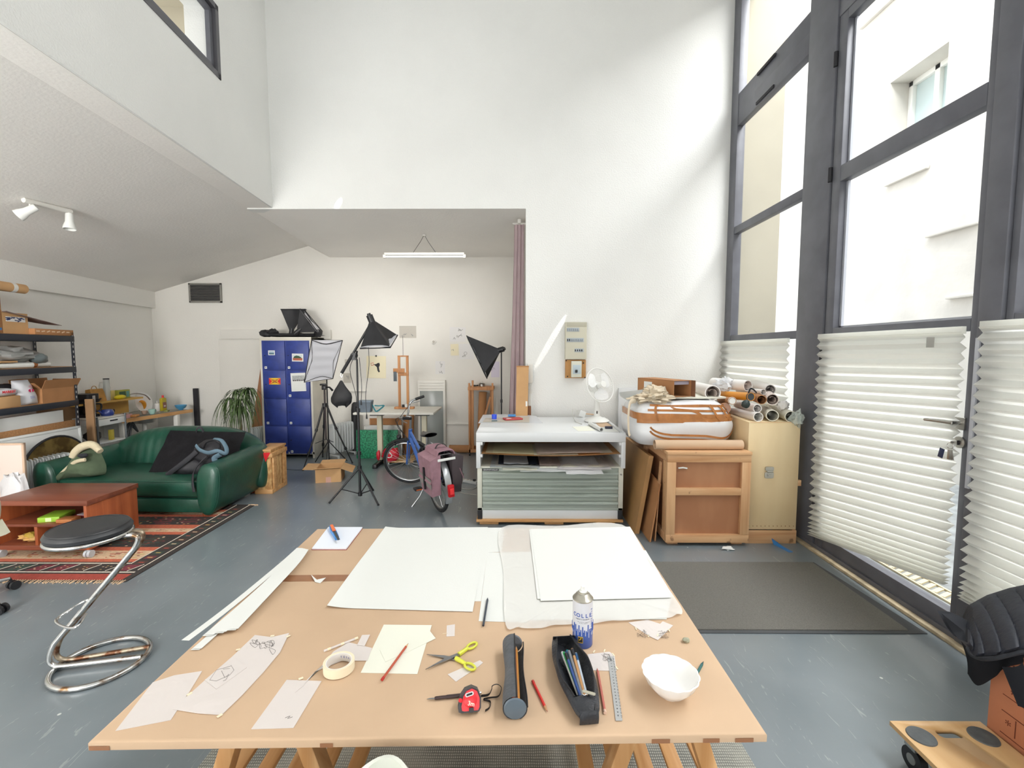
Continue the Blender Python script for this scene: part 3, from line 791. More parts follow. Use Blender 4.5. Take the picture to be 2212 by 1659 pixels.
for x in (.1,.5,.93):
 mb=MB();mb.cyl((L*x,0,0),(L*x+.01,0,0),.0042,M_mtape);mb.build('tape_piece',r)
tr=F(*zA(1583,905),ZT)
r=thing('masking_tape_roll','cream roll of masking tape lying flat on the table','tape',(tr.x,tr.y,ZT+.003))
R=.0435
mb=MB();mb.lathe([(R-.007,0),(R,0),(R,.025),(R-.007,.025),(R-.007,0)],M_mtape,seg=40);mb.build('tape',r)
mb=MB();mb.lathe([(R-.0095,0.0005),(R-.0072,0.0005),(R-.0072,.0247),(R-.0095,.0247),(R-.0095,0.0005)],mat('white card core','#e9e6e2',rough=.6),seg=40)
for k,ch in enumerate('TESA'): mb.text(ch,.009,mat('blue print','#35489b',rough=.6),T((( R-.0098)*math.cos(rad(100-k*14)),(R-.0098)*math.sin(rad(100-k*14)),.013))@T((0,0,0),90,0,100-k*14-90),.0001)
mb.build('core',r)
sheet('paper_sheet','warm white small sheet in the middle of the table under a red pencil','paper',[(1712,922),(1850,635),(2137,638),(2050,930)],z0,M_paperw,conv=zA)
sheet('folded_paper','warm white folded paper with a pointed flap lying on the small sheet','paper',[(1860,858),(1825,785),(1895,640),(2137,639),(2125,672),(2160,717),(2000,795)],z0+.0012,M_paperw,conv=zA)
def pencil(label,a,b,conv,col,z=ZT+.0045,name='pencil',tipc='#d9b48a',lead='#333333',endc=None,hexa=True,rad_=.0038,cat='pencil',cap=None,group=None):
 """a = blunt end, b = point"""
 r,L=lay(name,label,cat,a,b,z,conv,group)
 m=mat('lacquer '+col,col,rough=.35)
 mb=MB();mb.cyl((0,0,0),(L-.018,0,0),rad_,m,seg=6 if hexa else 14,smooth=not hexa);mb.build('barrel',r)
 mb=MB();mb.cyl((L-.018,0,0),(L-.004,0,0),rad_,mat('cut wood '+tipc,tipc,rough=.7),r1=.0011,seg=12);mb.build('tip',r)
 mb=MB();mb.cyl((L-.004,0,0),(L,0,0),.0011,mat('lead '+lead,lead,rough=.5),r1=.0003,seg=8);mb.build('lead',r)
 if endc:
  mb=MB();mb.cyl((-.001,0,0),(.008,0,0),rad_+.0004,mat('end '+endc,endc,rough=.4),seg=12);mb.build('end_cap',r)
 return r
pencil('red brown pencil lying across the warm white sheet',(1840,962),(1997,745),zA,'#b5533c',z=ZT+.0065,endc='#b02a26')
pencil('dark blue pencil lying on the narrow white sheet in the middle',(398,640),(425,472),zB,'#2b3442',z=ZT+.0065,tipc='#3a3f48')
sheet('tracing_paper','tiny square tracing paper piece right of the warm white sheet','paper',[(180,640),(229,633),(227,703),(178,706)],z0,M_trace,conv=zB,extra=lambda mb,c: squig(mb,c,[(155,688),(185,684)],z0+.0012,.0008,zB,M_mtape))
sheet('tracing_paper','tracing paper strip under the lower scissors handle','paper',[(185,932),(378,848),(397,862),(370,885),(235,976)],z0,M_trace,conv=zB)
def tapesB(pts):
 def f(mb,c):
  for (x,y) in pts:
   p=F(*zB(x,y),z0);mb.box((p.x-c.x,p.y-c.y,.0014),(.004,.014,.0008),M_mtape,r=(0,0,(x*3)%60-30))
  rr=random.Random(int(pts[0][0]));x0=sum(p[0] for p in pts)/len(pts);y0=sum(p[1] for p in pts)/len(pts)
  for k in range(5): squig(mb,c,[(x0+rr.uniform(-35,35),y0+rr.uniform(-20,35)) for _ in range(5)],z0+.0022,.0003,zB)
 return f
sheet('tracing_paper','sketched tracing paper square between the black pouch and the steel ruler','paper',[(1020,812),(1150,797),(1182,816),(1194,912),(1055,908)],z0,M_trace,conv=zB,extra=tapesB([(1060,797),(1122,792),(1175,815),(1195,895)]))
sheet('tracing_paper','tracing paper piece tucked under the front of the glassine, left one of two','paper',[(1265,622),(1380,606),(1482,640),(1385,702)],z0,M_trace,conv=zB,extra=tapesB([(1310,660),(1385,703)]))
sheet('tracing_paper','sketched tracing paper piece at the front corner of the glassine, right one of two','paper',[(1382,700),(1470,615),(1532,640),(1441,727)],z0+.001,M_trace,conv=zB,extra=tapesB([(1508,672),(1440,700)]))
# ---- spray can
cp=F(1258,1389,ZT)
r=thing('spray_can','tall white and blue spray adhesive can standing on the table','spray can',(cp.x,cp.y,ZT),8)
RC=.0318;HC=.148
M_canw=mat('white lacquered can','#d9dbe2',rough=.3);M_canb=mat('blue lacquer','#3f5fae',rough=.3);M_can=mat('bare tin','#b9b4a8',rough=.28,metal=.9)
mb=MB();mb.lathe([(0,0),(RC-.002,0),(RC,.003),(RC,.055),],M_canb,seg=40);mb.lathe([(RC,.055),(RC,HC)],M_canw,seg=40)
rr=random.Random(5)
for i in range(34):
 a=2*PI*i/34;hh=rr.uniform(.004,.026)
 mb.tube([((RC+.0001)*math.cos(a),(RC+.0001)*math.sin(a),.052),((RC+.0001)*math.cos(a),(RC+.0001)*math.sin(a),.055+hh)],.0019,M_canb,seg=6)
 if i%2: mb.tube([((RC+.0001)*math.cos(a+.09),(RC+.0001)*math.sin(a+.09),.046-hh*.4),((RC+.0001)*math.cos(a+.09),(RC+.0001)*math.sin(a+.09),.055)],.0012,M_canw,seg=6)
def wrap_text(mb,s,size,m,ang,z,Rr,step=None,bold=False):
 """letters set round a cylinder, centred on ang (deg)"""
 step=step or math.degrees(size*.68/Rr);n=len(s)
 for k,ch in enumerate(s):
  if ch==' ': continue
  a=ang+(k-(n-1)/2)*step
  mb.text(ch,size,m,T((Rr*math.cos(rad(a)),Rr*math.sin(rad(a)),z))@T((0,0,0),90,0,a+90),.0002,bold)
M_bprint=mat('blue can print','#2f55a8',rough=.4)
wrap_text(mb,'COLLE',.0165,M_bprint,-108,.108,RC+.0002,24,True)
wrap_text(mb,'repositionnable',.0062,mat('dark can print','#3c4560',rough=.4),-108,.097,RC+.0002,5.4)
wrap_text(mb,'pour fixation temporaire',.0028,M_pencil,-100,.088,RC+.0002,3.0);wrap_text(mb,'de tous supports',.0028,M_pencil,-102,.0845,RC+.0002,3.0)
for k,ch in enumerate('ADHESIVE'):
 a=-48;mb.text(ch,.009,M_canb,T(((RC+.0002)*math.cos(rad(a)),(RC+.0002)*math.sin(rad(a)),.07+k*.008))@T((0,0,0),90,0,a+90)@T((0,0,0),0,0,90),.0002)
mb.build('can_body',r)
mb=MB();M_yel=mat('yellow label','#e9c22e',rough=.5)
for a,w_,h0,h1,m in ((-118,.0078,.020,.040,M_yel),(-118,.0066,.0222,.0378,M_inkb)):
 o=RC+(.0003 if m is M_yel else .0005);s_=math.degrees(w_/RC)
 mb.grid(lambda u,v: Vector((o*math.cos(rad(a-s_+2*s_*u)),o*math.sin(rad(a-s_+2*s_*u)),h0+(h1-h0)*v)),6,1,m)
q=T(((RC+.0006)*math.cos(rad(-118)),(RC+.0006)*math.sin(rad(-118)),.030))@T((0,0,0),90,0,-28)
mb.prism([(-.004,-.002),(-.001,-.001),(.002,.004),(.0042,.0035),(.003,.006),(0,.006),(-.002,.002),(-.0042,0)],0,.0003,M_yel,q)
mb.build('hazard_label',r)
mb=MB();mb.lathe([(RC,HC),(RC+.001,HC+.002),(RC-.0005,HC+.0045),(RC-.004,HC+.006),(RC-.009,HC+.015),(.016,HC+.019),(.0155,HC+.022),(.012,HC+.023),(0,HC+.023)],M_can,seg=40);mb.build('dome',r)
mb=MB();mb.lathe([(.012,HC+.022),(.0125,HC+.026),(.007,HC+.029),(.0065,HC+.041),(.004,HC+.043),(0,HC+.043)],mat('white nozzle','#eeeeea',rough=.4),seg=20);mb.cyl((0,0,HC+.037),(-.003,-.009,HC+.038),.0022,M_paper);mb.build('nozzle',r)
# ---- scissors
sp_=F(*zB(210,842),ZT)
r=thing('scissors','open steel scissors with translucent yellow green handles','scissors',(sp_.x,sp_.y,ZT+.003))
M_ygr=mat('yellow green plastic','#d5d84a',rough=.3);M_st=mat('steel blade','#9a9a9c',rough=.3,metal=1)
def P_(x,y,z=0): q=F(*zB(x,y),ZT);return Vector((q.x-sp_.x,q.y-sp_.y,z))
for (tip,b1,b2,ring,zz) in (((60,820),(205,828),(215,858),(312,790),.0),((53,915),(212,822),(235,850),(318,897),.003)):
 mb=MB()
 tipv=P_(*tip);
 far=P_(240,850) if tip[1]<860 else P_(258,820)
 d=(far-tipv).normalized();n_=Vector((-d.y,d.x,0))
 mb.raw([tipv+Vector((0,0,zz)),far-n_*.006+Vector((0,0,zz)),far+n_*.006+Vector((0,0,zz)),tipv.lerp(far,.55)+n_*.008+Vector((0,0,zz)),
   tipv+Vector((0,0,zz+.002)),far-n_*.006+Vector((0,0,zz+.002)),far+n_*.006+Vector((0,0,zz+.002)),tipv.lerp(far,.55)+n_*.008+Vector((0,0,zz+.002))],
           [(0,1,2,3),(7,6,5,4),(0,4,5,1),(1,5,6,2),(2,6,7,3),(3,7,4,0)],M_st);mb.build('blade',r)
 mb=MB();rc=P_(318,897) if tip[1]<860 else P_(330,772)
 ax=(rc-far).normalized();lat=Vector((-ax.y,ax.x,0));ring_pts=[]
 for i in range(24):
  a=2*PI*i/24;ring_pts.append(rc+ax*.0165*math.cos(a)*1.15+lat*.0105*math.sin(a)+Vector((0,0,.004)))
 mb.tube(ring_pts,.0036,M_ygr,closed=True);mb.tube([far-ax*.004+Vector((0,0,.003)),far.lerp(rc,.35)+Vector((0,0,.004)),rc-ax*.016+Vector((0,0,.004))],[.007,.006,.005],M_ygr);mb.build('handle',r)
mb=MB();mb.cyl((0,0,-.001),(0,0,.0065),.004,M_st);mb.build('pivot_screw',r)
# ---- craft knife
r,L=lay('craft_knife','craft knife with a dark grip and silver cap lying left of the tape measure','knife',(60,1079),(390,1042),ZT+.006,zB)
mb=MB();mb.raw([(0,0,-.001),(L*.16,-.003,-.001),(L*.16,.003,-.001),(L*.05,.003,-.001),(0,0,.0),(L*.16,-.003,.0),(L*.16,.003,.0),(L*.05,.003,.0)],[(0,1,2,3),(7,6,5,4),(0,4,5,1),(1,5,6,2),(2,6,7,3),(3,7,4,0)],M_st);mb.build('blade',r)
mb=MB();mb.lathe([(.003,0),(.0042,.003),(.0042,.03),(.0048,.033),(.0048,L*.68),(.004,L*.7)],mat('dark brown grip','#3a2a29',rough=.45),frame((L*.14,0,0),(L,0,0)),seg=16);mb.build('grip',r)
mb=MB();mb.lathe([(.004,0),(.0052,.001),(.0052,.018),(.0035,.022),(0,.022)],M_chrome,frame((L*.84,0,0),(L,0,0)),seg=14);mb.build('end_cap',r)
# ---- tape measure
tm=F(*zB(322,1170),ZT)
r=thing('tape_measure','red and black tape measure with a wrist strap','tape measure',(tm.x,tm.y,ZT),8)
M_red=mat('red plastic','#d6242e',rough=.35);M_gb=mat('dark rubber','#3b3a3d',rough=.55)
body=[(-.022,0),(.022,0),(.027,.008),(.028,.03),(.02,.048),(.004,.055),(-.014,.05),(-.026,.036),(-.032,.012),(-.03,.002)]
mb=MB();mb.prism(body,-.017,.017,M_gb,T((0,.012,.0),62),True);mb.build('case',r)
mb=MB();mb.prism([(x*.78+.002,y*.86+.004) for x,y in body],.017,.021,M_red,T((0,.012,0),62),True)
mb.lathe([(0,.001),(.016,.001),(.0175,0)],M_red,T((0,.012,0),62)@T((0,.028,.021)),seg=24)
mb.text('3m',.014,mat('pale print','#f1d9c9',rough=.5),T((0,.012,0),62)@T((.002,.019,.0223),0,0,-14),.0002,True)
mb.build('red_cover',r)
mb=MB();mb.prism(rrect(.022,.009,.004),.0215,.0222,mat('pale badge','#cfd0cf',rough=.4),T((0,.012,0),62)@T((-.002,.040,0),0,0,12));mb.prism(rrect(.016,.0045,.002),.0223,.0226,M_inkb,T((0,.012,0),62)@T((-.002,.040,0),0,0,12));mb.build('badge',r)
mb=MB();mb.prism(rrect(.012,.01,.002),.017,.026,M_blk,T((0,.012,0),62)@T((.002,.006,0)));mb.build('lock_button',r)
mb=MB();mb.cyl((-.024,.002,.038),(-.026,-.004,.044),.0045,M_red);mb.build('red_button',r)
def cc(x,y,z): q=F(*zB(x,y),ZT+z);return Vector((q.x-tm.x,q.y-tm.y,z))
Rz=Matrix.Rotation(-rad(8),4,'Z')
mb=MB(Rz);loop=spline([cc(385,1060,.02),cc(430,1052,.012),cc(448,1020,.012),cc(452,1000,.018),cc(480,990,.02),cc(505,1010,.012),cc(490,1060,.006),cc(440,1070,.005),cc(400,1080,.006),cc(440,1095,.004),cc(435,1130,.004),cc(410,1148,.006)],6)
mb.tube(loop,.0022,M_blk,seg=6,flat=(1.6,.5));mb.build('wrist_strap',r)
# ---- grey cylindrical pencil case
M_gcase=mat('grey fabric','#6f7278',rough=.7,var=.12,vscale=30,bump=.2,bscale=90,sheen=.3)
a=F(*zB(575,800),ZT);b=F(*zB(588,1200),ZT)
d=b-a;L=d.length+.0;r=thing('pencil_case','grey cylindrical fabric pencil case with its zip open','pencil case',(b.x,b.y,ZT),math.degrees(math.atan2(-d.y,-d.x)))
Rc=.029
def gc(u,v):
 a_=rad(75)+u*rad(285);x=L*v;k=1+.10*math.sin(v*PI*2.2+1)*(1 if math.cos(a_)>-.9 else .5)-.12*math.exp(-((v-.5)/.18)**2)*max(0,math.cos(a_-rad(330)))
 return Vector((x,Rc*k*math.cos(a_+rad(98)),Rc+Rc*k*math.sin(a_+rad(98))))
mb=MB();mb.grid(gc,26,22,M_gcase);bmesh.ops.solidify(mb.bm,geom=list(mb.bm.faces),thickness=.002)
mb.build('body',r)
M_gdisc=mat('slate faux leather','#5b6873',rough=.4,var=.06)
for x in (0,L):
 mb=MB();mb.lathe([(0,.004),(Rc*.9,.003),(Rc*1.0,0),(Rc*.9,-.003),(0,-.003)],M_gdisc if x==0 else M_gcase,T((x,0,Rc))@T((0,0,0),0,-90,0),seg=30);mb.build('end_disc',r)
mb=MB();
for u in (0,1): mb.tube([gc(u,v/14)*1.0 for v in range(15)],.0022,M_blk,seg=6)
mb.build('zip',r)
for i,(col,y,z) in enumerate((('#a8552f',.004,.03),('#7d3a28',-.004,.034),('#3f3a38',.010,.026),('#c9893f',-.010,.028))):
 q=thing('pencil',['orange brown pencil','dark red brown pencil','dark grey pencil','ochre pencil'][i]+' inside the open grey cylindrical pencil case','pencil',(b.x,b.y,ZT),math.degrees(math.atan2(-d.y,-d.x)))
 mb=MB();mb.cyl((.015,y,z),(L-.03,y,z),.0038,mat('lacquer '+col,col,rough=.35),seg=6,smooth=False);mb.build('barrel',q)
 mb=MB();mb.cyl((L-.03,y,z),(L-.012,y,z),.0038,M_pine,r1=.0006,seg=8);mb.build('tip',q)
pencil('bright red pencil lying right of the grey pencil case',(694,972),(782,1155),zB,'#cf2f2a',endc='#b8342c',tipc='#b98a63',lead='#7c2a2a')
pencil('dusty pink pencil lying right of the black pouch',(1125,1160),(1078,893),zB,'#c06a5f',tipc='#c06a5f',lead='#9b3c3c',endc='#d9b9a6')
pencil('teal pen sticking out behind the white bowl',(1655,960),(1714,853),zB,'#24605f',name='pen',tipc='#1d4747',lead='#222222',cat='pen',hexa=False)
# ---- black pouch with pens
M_leather=mat('black leather','#2a2c31',rough=.42,var=.15,vscale=25,bump=.3,bscale=120)
pa=F(*zB(878,770),ZT);pb_=F(*zB(1030,1235),ZT);d=pb_-pa;L=d.length
pr=thing('pencil_pouch','open black leather pouch full of pens and pencils','pencil case',(pa.x,pa.y,ZT),math.degrees(math.atan2(d.y,d.x)))
def wid(v): return .024+.028*math.sin(PI*min(1,max(0,v*.92+.08)))**.7
def pouch(side):
 def f(u,v):
  x=L*v;w_=wid(v)*(1.0 if side>0 else 1.05);a_=u*PI*.62
  y=side*(w_*math.sin(a_)**.8 if a_<PI/2 else w_*(1-.25*(u-.806)/.194*(1+0.6*math.cos(v*PI*2))))
  z=.002+.042*u**1.1*(.82+.18*math.sin(v*PI))+.003*math.sin(v*19+side)*u
  return Vector((x,y,z))
 return f
mb=MB()
for s in (-1,1): mb.grid(pouch(s),12,26,M_leather)
bmesh.ops.recalc_face_normals(mb.bm,faces=mb.bm.faces);bmesh.ops.solidify(mb.bm,geom=list(mb.bm.faces),thickness=.0025)
mb.build('body',pr)
for v in (0.0,1.0):
 mb=MB();mb.grid(lambda u,w_: Vector((L*v+(.004 if v else -.004)*math.sin(w_*PI),(u-.5)*2*wid(v)*1.0,.002+w_*.036)),8,6,M_leather,thick=.002);mb.build('end_panel',pr)
mb=MB();mb.grid(lambda u,w_: Vector((L*(.84+.16*w_),(u-.5)*2*wid(.84+.16*w_)*.95,.041-.004*w_-.006*(u-.5)**2*4)),8,6,M_leather,thick=.002);mb.build('end_flap',pr)
M_zipd=mat('dark zip tape','#1a1b1e',rough=.6)
for s in (-1,1):
 mb=MB();mb.tube([pouch(s)(1,v/20)+Vector((0,0,.001)) for v in range(18)],.0022,M_zipd,seg=6);mb.build('zip',pr)
mb=MB();mb.prism(rrect(.034,.009,.003),0,.002,mat('worn beige zip pull','#b9b4a2',rough=.4,metal=.3),T((L*.84,.012,.046),0,0,62));mb.tube([(L*.84+.006*math.cos(t*PI/5),.0+.006*math.sin(t*PI/5),.046) for t in range(10)],.0012,M_chrome,closed=True);mb.build('zip_pull',pr)
pens=[('#e8e6e0','white pen with a grey clip'),('#2f9a52','green pen'),('#2b4a86','dark blue pen'),('#8fb6d6','pale blue pen'),('#1fa39a','pencil with a teal end'),('#7a7c80','grey marker'),('#c07b3c','orange brown pencil'),('#2a2a2c','black pen'),('#b98a5a','bare wood pencil'),('#7c4a34','dark brown pencil'),('#b9c4cf','silver mechanical pencil')]
for i,(col,lab) in enumerate(pens):
 q=thing('pen' if 'pen ' in lab+' ' and 'pencil' not in lab else 'pencil',lab+' inside the open black leather pouch','pen',(pa.x,pa.y,ZT),math.degrees(math.atan2(d.y,d.x)))
 y=-.019+.0038*i;y2=y*.4+.003*math.sin(i*2);z=.018+.004*(i%3);x0=L*(.22+.025*(i%4));x1=L*(.82+.02*(i%3))
 A=frame((x0,y,z+.012),(x1,y2,z));LL=(Vector((x1,y2,z))-Vector((x0,y,z+.012))).length
 m=mat('lacquer '+col,col,rough=.35)
 mb=MB();mb.lathe([(0,0),(.0042,.0),(.0045,.03),(.0040,LL-.02)],m,A,seg=10);mb.build('barrel',q)
 mb=MB();mb.lathe([(.0040,LL-.02),(.001,LL-.004),(.0004,LL)],M_pine if 'pencil' in lab else M_blk,A,seg=10);mb.build('tip',q)
 if i%2==0:
  mb=MB();mb.lathe([(.0046,.002),(.005,.003),(.005,.028),(.0046,.030)],mat('pen cap '+str(i%3),['#d0d4d8','#23507c','#1b1b1d'][i%3],rough=.3),A,seg=10);mb.build('cap',q)
# ---- steel ruler
r0v=[F(*zB(*p),ZT) for p in ((1140,829),(1178,827),(1229,1212),(1189,1212))];c=sum(r0v,Vector())/4
mb=MB();mb.prism([(p.x-c.x,p.y-c.y) for p in r0v][::-1],0,.001,mat('ruler steel','#b7b8b8',rough=.45,metal=.4))
ax=((r0v[3]+r0v[2])/2-(r0v[0]+r0v[1])/2);Lr=ax.length;ax.normalize();nx=Vector((-ax.y,ax.x,0));ang=math.degrees(math.atan2(ax.y,ax.x));st=(r0v[0]+r0v[1])/2-c
for i in range(20):
 q=st+ax*(.01+i*(Lr-.02)/19.5);
 for k in range(2):
  s_=q+ax*k*.0045;w_=.004 if k==0 else .0025
  mb.box((s_.x+nx.x*.0075,s_.y+nx.y*.0075,.0012),(.0006,w_,.0004),M_inkb,r=(0,0,ang))
 mb.text(str(i+1),.005,M_inkb,T((q.x-nx.x*.001,q.y-nx.y*.001,.0012),0,0,ang+0),.0001)
solo(mb,'steel_ruler','steel ruler lying between the pink pencil and the white bowl','ruler',(c.x,c.y,ZT+.0015))
# ---- white glass bowl
bc=F(1447,1500,ZT)
r=thing('glass_bowl','white scalloped glass bowl with pencil dust inside, near the right front of the table','bowl',(bc.x,bc.y,ZT),20)
M_opal=mat('opal glass','#f3f2f0',rough=.12,coat=.4)
RB=.074;sc_=lambda a,r_,z: 1+(.025*abs(math.sin(a*7))-.01)*(z/.055)**2
mb=MB();mb.lathe([(0,.001),(.026,0),(.028,.003),(.045,.016),(.064,.040),(RB,.064),(RB-.003,.065),(.060,.042),(.042,.020),(.025,.008),(0,.007)],M_opal,seg=84,wob=sc_)
mb.build('bowl',r)
mb=MB();rr=random.Random(8)
for k in range(26):
 a=rad(70)+rr.uniform(-.35,.35);q=.052+rr.uniform(-.004,.006);z=.029+(q-.052)*1.2
 mb.sphere((q*math.cos(a),q*math.sin(a),z),(.0022,.0022,.0006),mat('graphite smudge','#a9a6a4',rough=.9),6)
for k in range(4): mb.sphere((.01*math.cos(k*2),-.01+.01*math.sin(k*2),.0085),.0018,mat('ochre crumb','#d9a860',rough=.8),6)
mb.build('pencil_dust',r)
# ---- kneaded eraser
ec=F(*zB(1610,738),ZT);mb=MB();mb.sphere((0,0,.007),(.012,.009,.0075),mat('kneaded eraser','#a5a58f',rough=.8,var=.2,vscale=60),14,disp=.35)
solo(mb,'kneaded_eraser','small grey green kneaded eraser near the right edge of the table','eraser',(ec.x,ec.y,ZT))
# ================================================================= LEFT SIDE
def local(root): return root.matrix_basis.inverted() if False else (Matrix.Translation(root.location)@root.rotation_euler.to_matrix().to_4x4()).inverted()
# ---- kilim rug, pattern made of coloured woven patches
kr,kb=-2.78,4.86;kl=-5.0;ky=3.23
K={n: mat('kilim '+n,c,rough=.95,var=.14,vscale=60,bump=.3,bscale=200) for n,c in dict(red='#a04438',orange='#bd6247',dark='#37312f',cream='#d0b292',white='#dcd2c2',wine='#74303b',green='#34463d',brown='#4c362e',gold='#b79a5c').items()}
mb=MB();th=.006;kx0,kx1=kl+3.9,kr+3.9
def kq(x0,x1,y0,y1,m,z=th,sk=0): mb.raw([(x0,y0,z),(x1,y0,z),(x1+sk,y1,z),(x0+sk,y1,z)],[(0,1,2,3)],K[m])
mb.bx(kx0,kx1,ky-4,kb-4,0,th-.0002,K['dark'])
rr=random.Random(11)
bands=[(3.25,3.34,'red'),(3.34,3.36,'dark'),(3.36,3.375,'white'),(3.375,3.50,'dark'),(3.50,3.515,'white'),(3.515,3.53,'dark'),(3.53,3.58,'orange'),(3.58,3.73,'cream'),(3.73,3.80,'orange'),(3.80,4.06,'dark'),(4.06,4.12,'orange'),(4.12,4.20,'cream'),(4.20,4.29,'orange'),(4.29,4.50,'dark'),(4.50,4.56,'orange'),(4.56,4.64,'cream'),(4.64,4.70,'orange'),(4.70,4.85,'dark')]
xb1=kx1-.20
for (a,b,m) in bands:
 kq(kx0,xb1 if a>3.5 else kx1-.05,a-4,b-4,m)
x=kx0
while x<kx1-.12:
 kq(x,x+.105,3.39-4,3.485-4,rr.choice(['wine','green','brown','dark']),th+.0003,.05)
 mb.tube([(x+.115,3.385-4,th),(x+.16,3.49-4,th)],.0022,K['white'],seg=4)
 for k in range(6):
  qx=x+.03+rr.random()*.07;qy=3.40+rr.random()*.07;kq(qx,qx+.014,qy-4,qy+.009-4,rr.choice(['gold','cream','wine']),th+.0006)
 x+=.165
for (a,b) in ((3.80,4.06),(4.29,4.50),(4.70,4.85)):
 x=kx0+.1
 while x<xb1-.1:
  c1=rr.choice(['wine','brown','green','gold']);hh=(b-a)*.46;ym=(a+b)/2-4
  for k in range(5):
   w_=.11*(1-k/5)
   for s in (-1,1): kq(x-w_,x+w_,ym+s*hh*k/5,ym+s*hh*(k+.8)/5,c1 if k%2 else 'brown',th+.0003)
  for k in range(14):
   qx=x+rr.uniform(-.11,.11);qy=ym+rr.uniform(-hh,hh);kq(qx,qx+.02,qy,qy+.012,rr.choice(['cream','gold','red','wine']),th+.0006)
  x+=.25
for (a,b) in ((3.60,3.71),(4.135,4.185),(4.575,4.625)):
 x=kx0+.06
 while x<xb1-.06:
  for k in range(7): kq(x+rr.uniform(-.05,.05),x+rr.uniform(-.05,.05)+.018,a+(b-a)*k/7-4,a+(b-a)*(k+.7)/7-4,rr.choice(['red','orange','wine','gold']),th+.0003)
  x+=.17
y=3.5
kq(xb1,kx1-.06,3.5-4,kb-.02-4,'dark',th+.0001)
while y<kb-.1:
 kq(xb1+.03,kx1-.09,y-4,y+.05-4,rr.choice(['wine','green','brown']),th+.0004,0)
 kq(xb1+.05,kx1-.11,y+.015-4,y+.03-4,rr.choice(['gold','red','cream']),th+.0007)
 y+=.085
for xx in (xb1+.008,kx1-.055): mb.tube([(xx,3.4-4 if xx>xb1+.1 else 3.5-4,th+.0005),(xx,kb-4.02,th+.0005)],.0035,K['white'],seg=4)
for k in range(120):
 x=kx0+(kx1-kx0)*k/120;mb.tube([(x,ky-4+.02,.005),(x+rr.uniform(-.01,.01),ky-4-.012-rr.random()*.02,.003)],.0045,K['cream'],seg=4)
mb.tube([(kx0+.9,ky-4,.004),(kx0+.99,ky-4.07,.003),(kx0+.87,ky-4.13,.003)],.003,K['cream'],seg=4)
for (x,y) in ((kx1,kb-4),(kx1-.02,kb-4-.01)): mb.tube([(x-.05,y,.005),(x+.03,y-.01,.004)],.006,K['cream'],seg=5)
solo(mb,'kilim_rug','red, black and cream striped kilim rug under the coffee table','rug',(-3.9,3.885,0))
# ---- coffee table
M_cherry=wood('cherry veneer','#93492a','#b5643c','z',2.2,rough=.35)
M_cherryx=wood('cherry veneer dark','#6f3a29','#8c4f38','x',2.0,rough=.35,contrast=(.35,.75))
ctx,cty=-3.765,3.72
r=thing('coffee_table','low cherry coloured coffee table on castors with open shelves, on the kilim rug','table',(ctx,cty,.006))
W,D=.79,.49;zt=.464
mb=MB();mb.bx(-W/2,W/2,-D/2,D/2,zt-.04,zt,M_cherryx,.002);mb.build('top',r)
for x in (-W/2+.012,W/2-.036):
 mb=MB();mb.bx(x,x+.024,-D/2+.005,D/2-.005,.065,zt-.04,M_cherry,.001);mb.build('side_panel',r)
mb=MB();mb.bx(-W/2+.036,W/2-.036,-D/2+.005,D/2-.005,.065,.10,M_cherryx,.001);mb.build('bottom_board',r)
mb=MB();mb.bx(-W/2+.036,W/2-.036,-D/2+.01,D/2-.03,.25,.27,M_cherryx,.001);mb.build('shelf',r)
mb=MB();mb.bx(-.05,-.026,-D/2+.01,D/2-.03,.10,.25,M_cherry,.001);mb.build('divider',r)
mb=MB();mb.bx(-W/2+.036,W/2-.036,D/2-.03,D/2-.012,.10,zt-.04,M_cherryx,.001);mb.build('back_panel',r)
M_cast=mat('grey castor','#b9bcc0',rough=.3)
for x in (-W/2+.05,W/2-.03):
 for y in (-D/2+.02,D/2-.03):
  mb=MB();
  for s in (-.014,.014): mb.cyl((x+s-.01,y,.029),(x+s+.01,y,.029),.029,M_cast,seg=20)
  mb.cyl((x,y,.03),(x,y,.066),.01,M_cast);mb.build('castor',r)
def boxthing(name,label,cat,c,d,m,rz=0,group=None,bev=.003,parts=None):
 o=MB();o.bx(-d[0]/2,d[0]/2,-d[1]/2,d[1]/2,0,d[2],m,bev)
 if parts: parts(o)
 return solo(o,name,label,cat,c,rz,group=group)
zs_=.006+.2705
M_lime=mat('lime card','#97c33a',rough=.5)
def lime(o): o.bx(-.02,.02,-.091,-.0905,.005,.035,mat('pale label','#d5e3b0',rough=.6))
boxthing('card_box','lime green flat box on the coffee table shelf','box',(ctx+.0,cty-.10,zs_),(.15,.18,.04),M_lime,12,parts=lime)
boxthing('small_box','small orange brown box beside the lime green box in the coffee table','box',(ctx+.155,cty-.16,zs_),(.12,.09,.028),mat('orange brown card','#bd7a48',rough=.6),4)
def mag(o):
 o.bx(-.11,.11,-.08,.08,.0061,.012,mat('pale magazine','#c9c0c6',rough=.5))
boxthing('magazine','crimson covered magazine on the coffee table shelf beside the lime green box','magazine',(ctx+.23,cty+.02,zs_),(.24,.18,.006),mat('crimson cover','#ab2340',rough=.5),-8,parts=mag)
mb=MB();mb.sphere((0,0,.028),(.10,.06,.027),mat('crumpled ochre bag','#c49a5b',rough=.6,var=.2,vscale=20),20,disp=.5,fq=2);mb.sphere((.01,-.02,.045),(.04,.035,.03),mat('mustard bag','#b89a3c',rough=.6),14,disp=.5,fq=2)
mb.raw([(.06,-.02,.02),(.09,-.02,.10),(.105,-.01,.095),(.08,-.015,.03)],[(0,1,2,3)],mat('crumpled ochre bag','#c49a5b'))
solo(mb,'food_bag','crumpled ochre and mustard bag in the lower coffee table compartment','bag',(ctx-.18,cty-.13,.107))
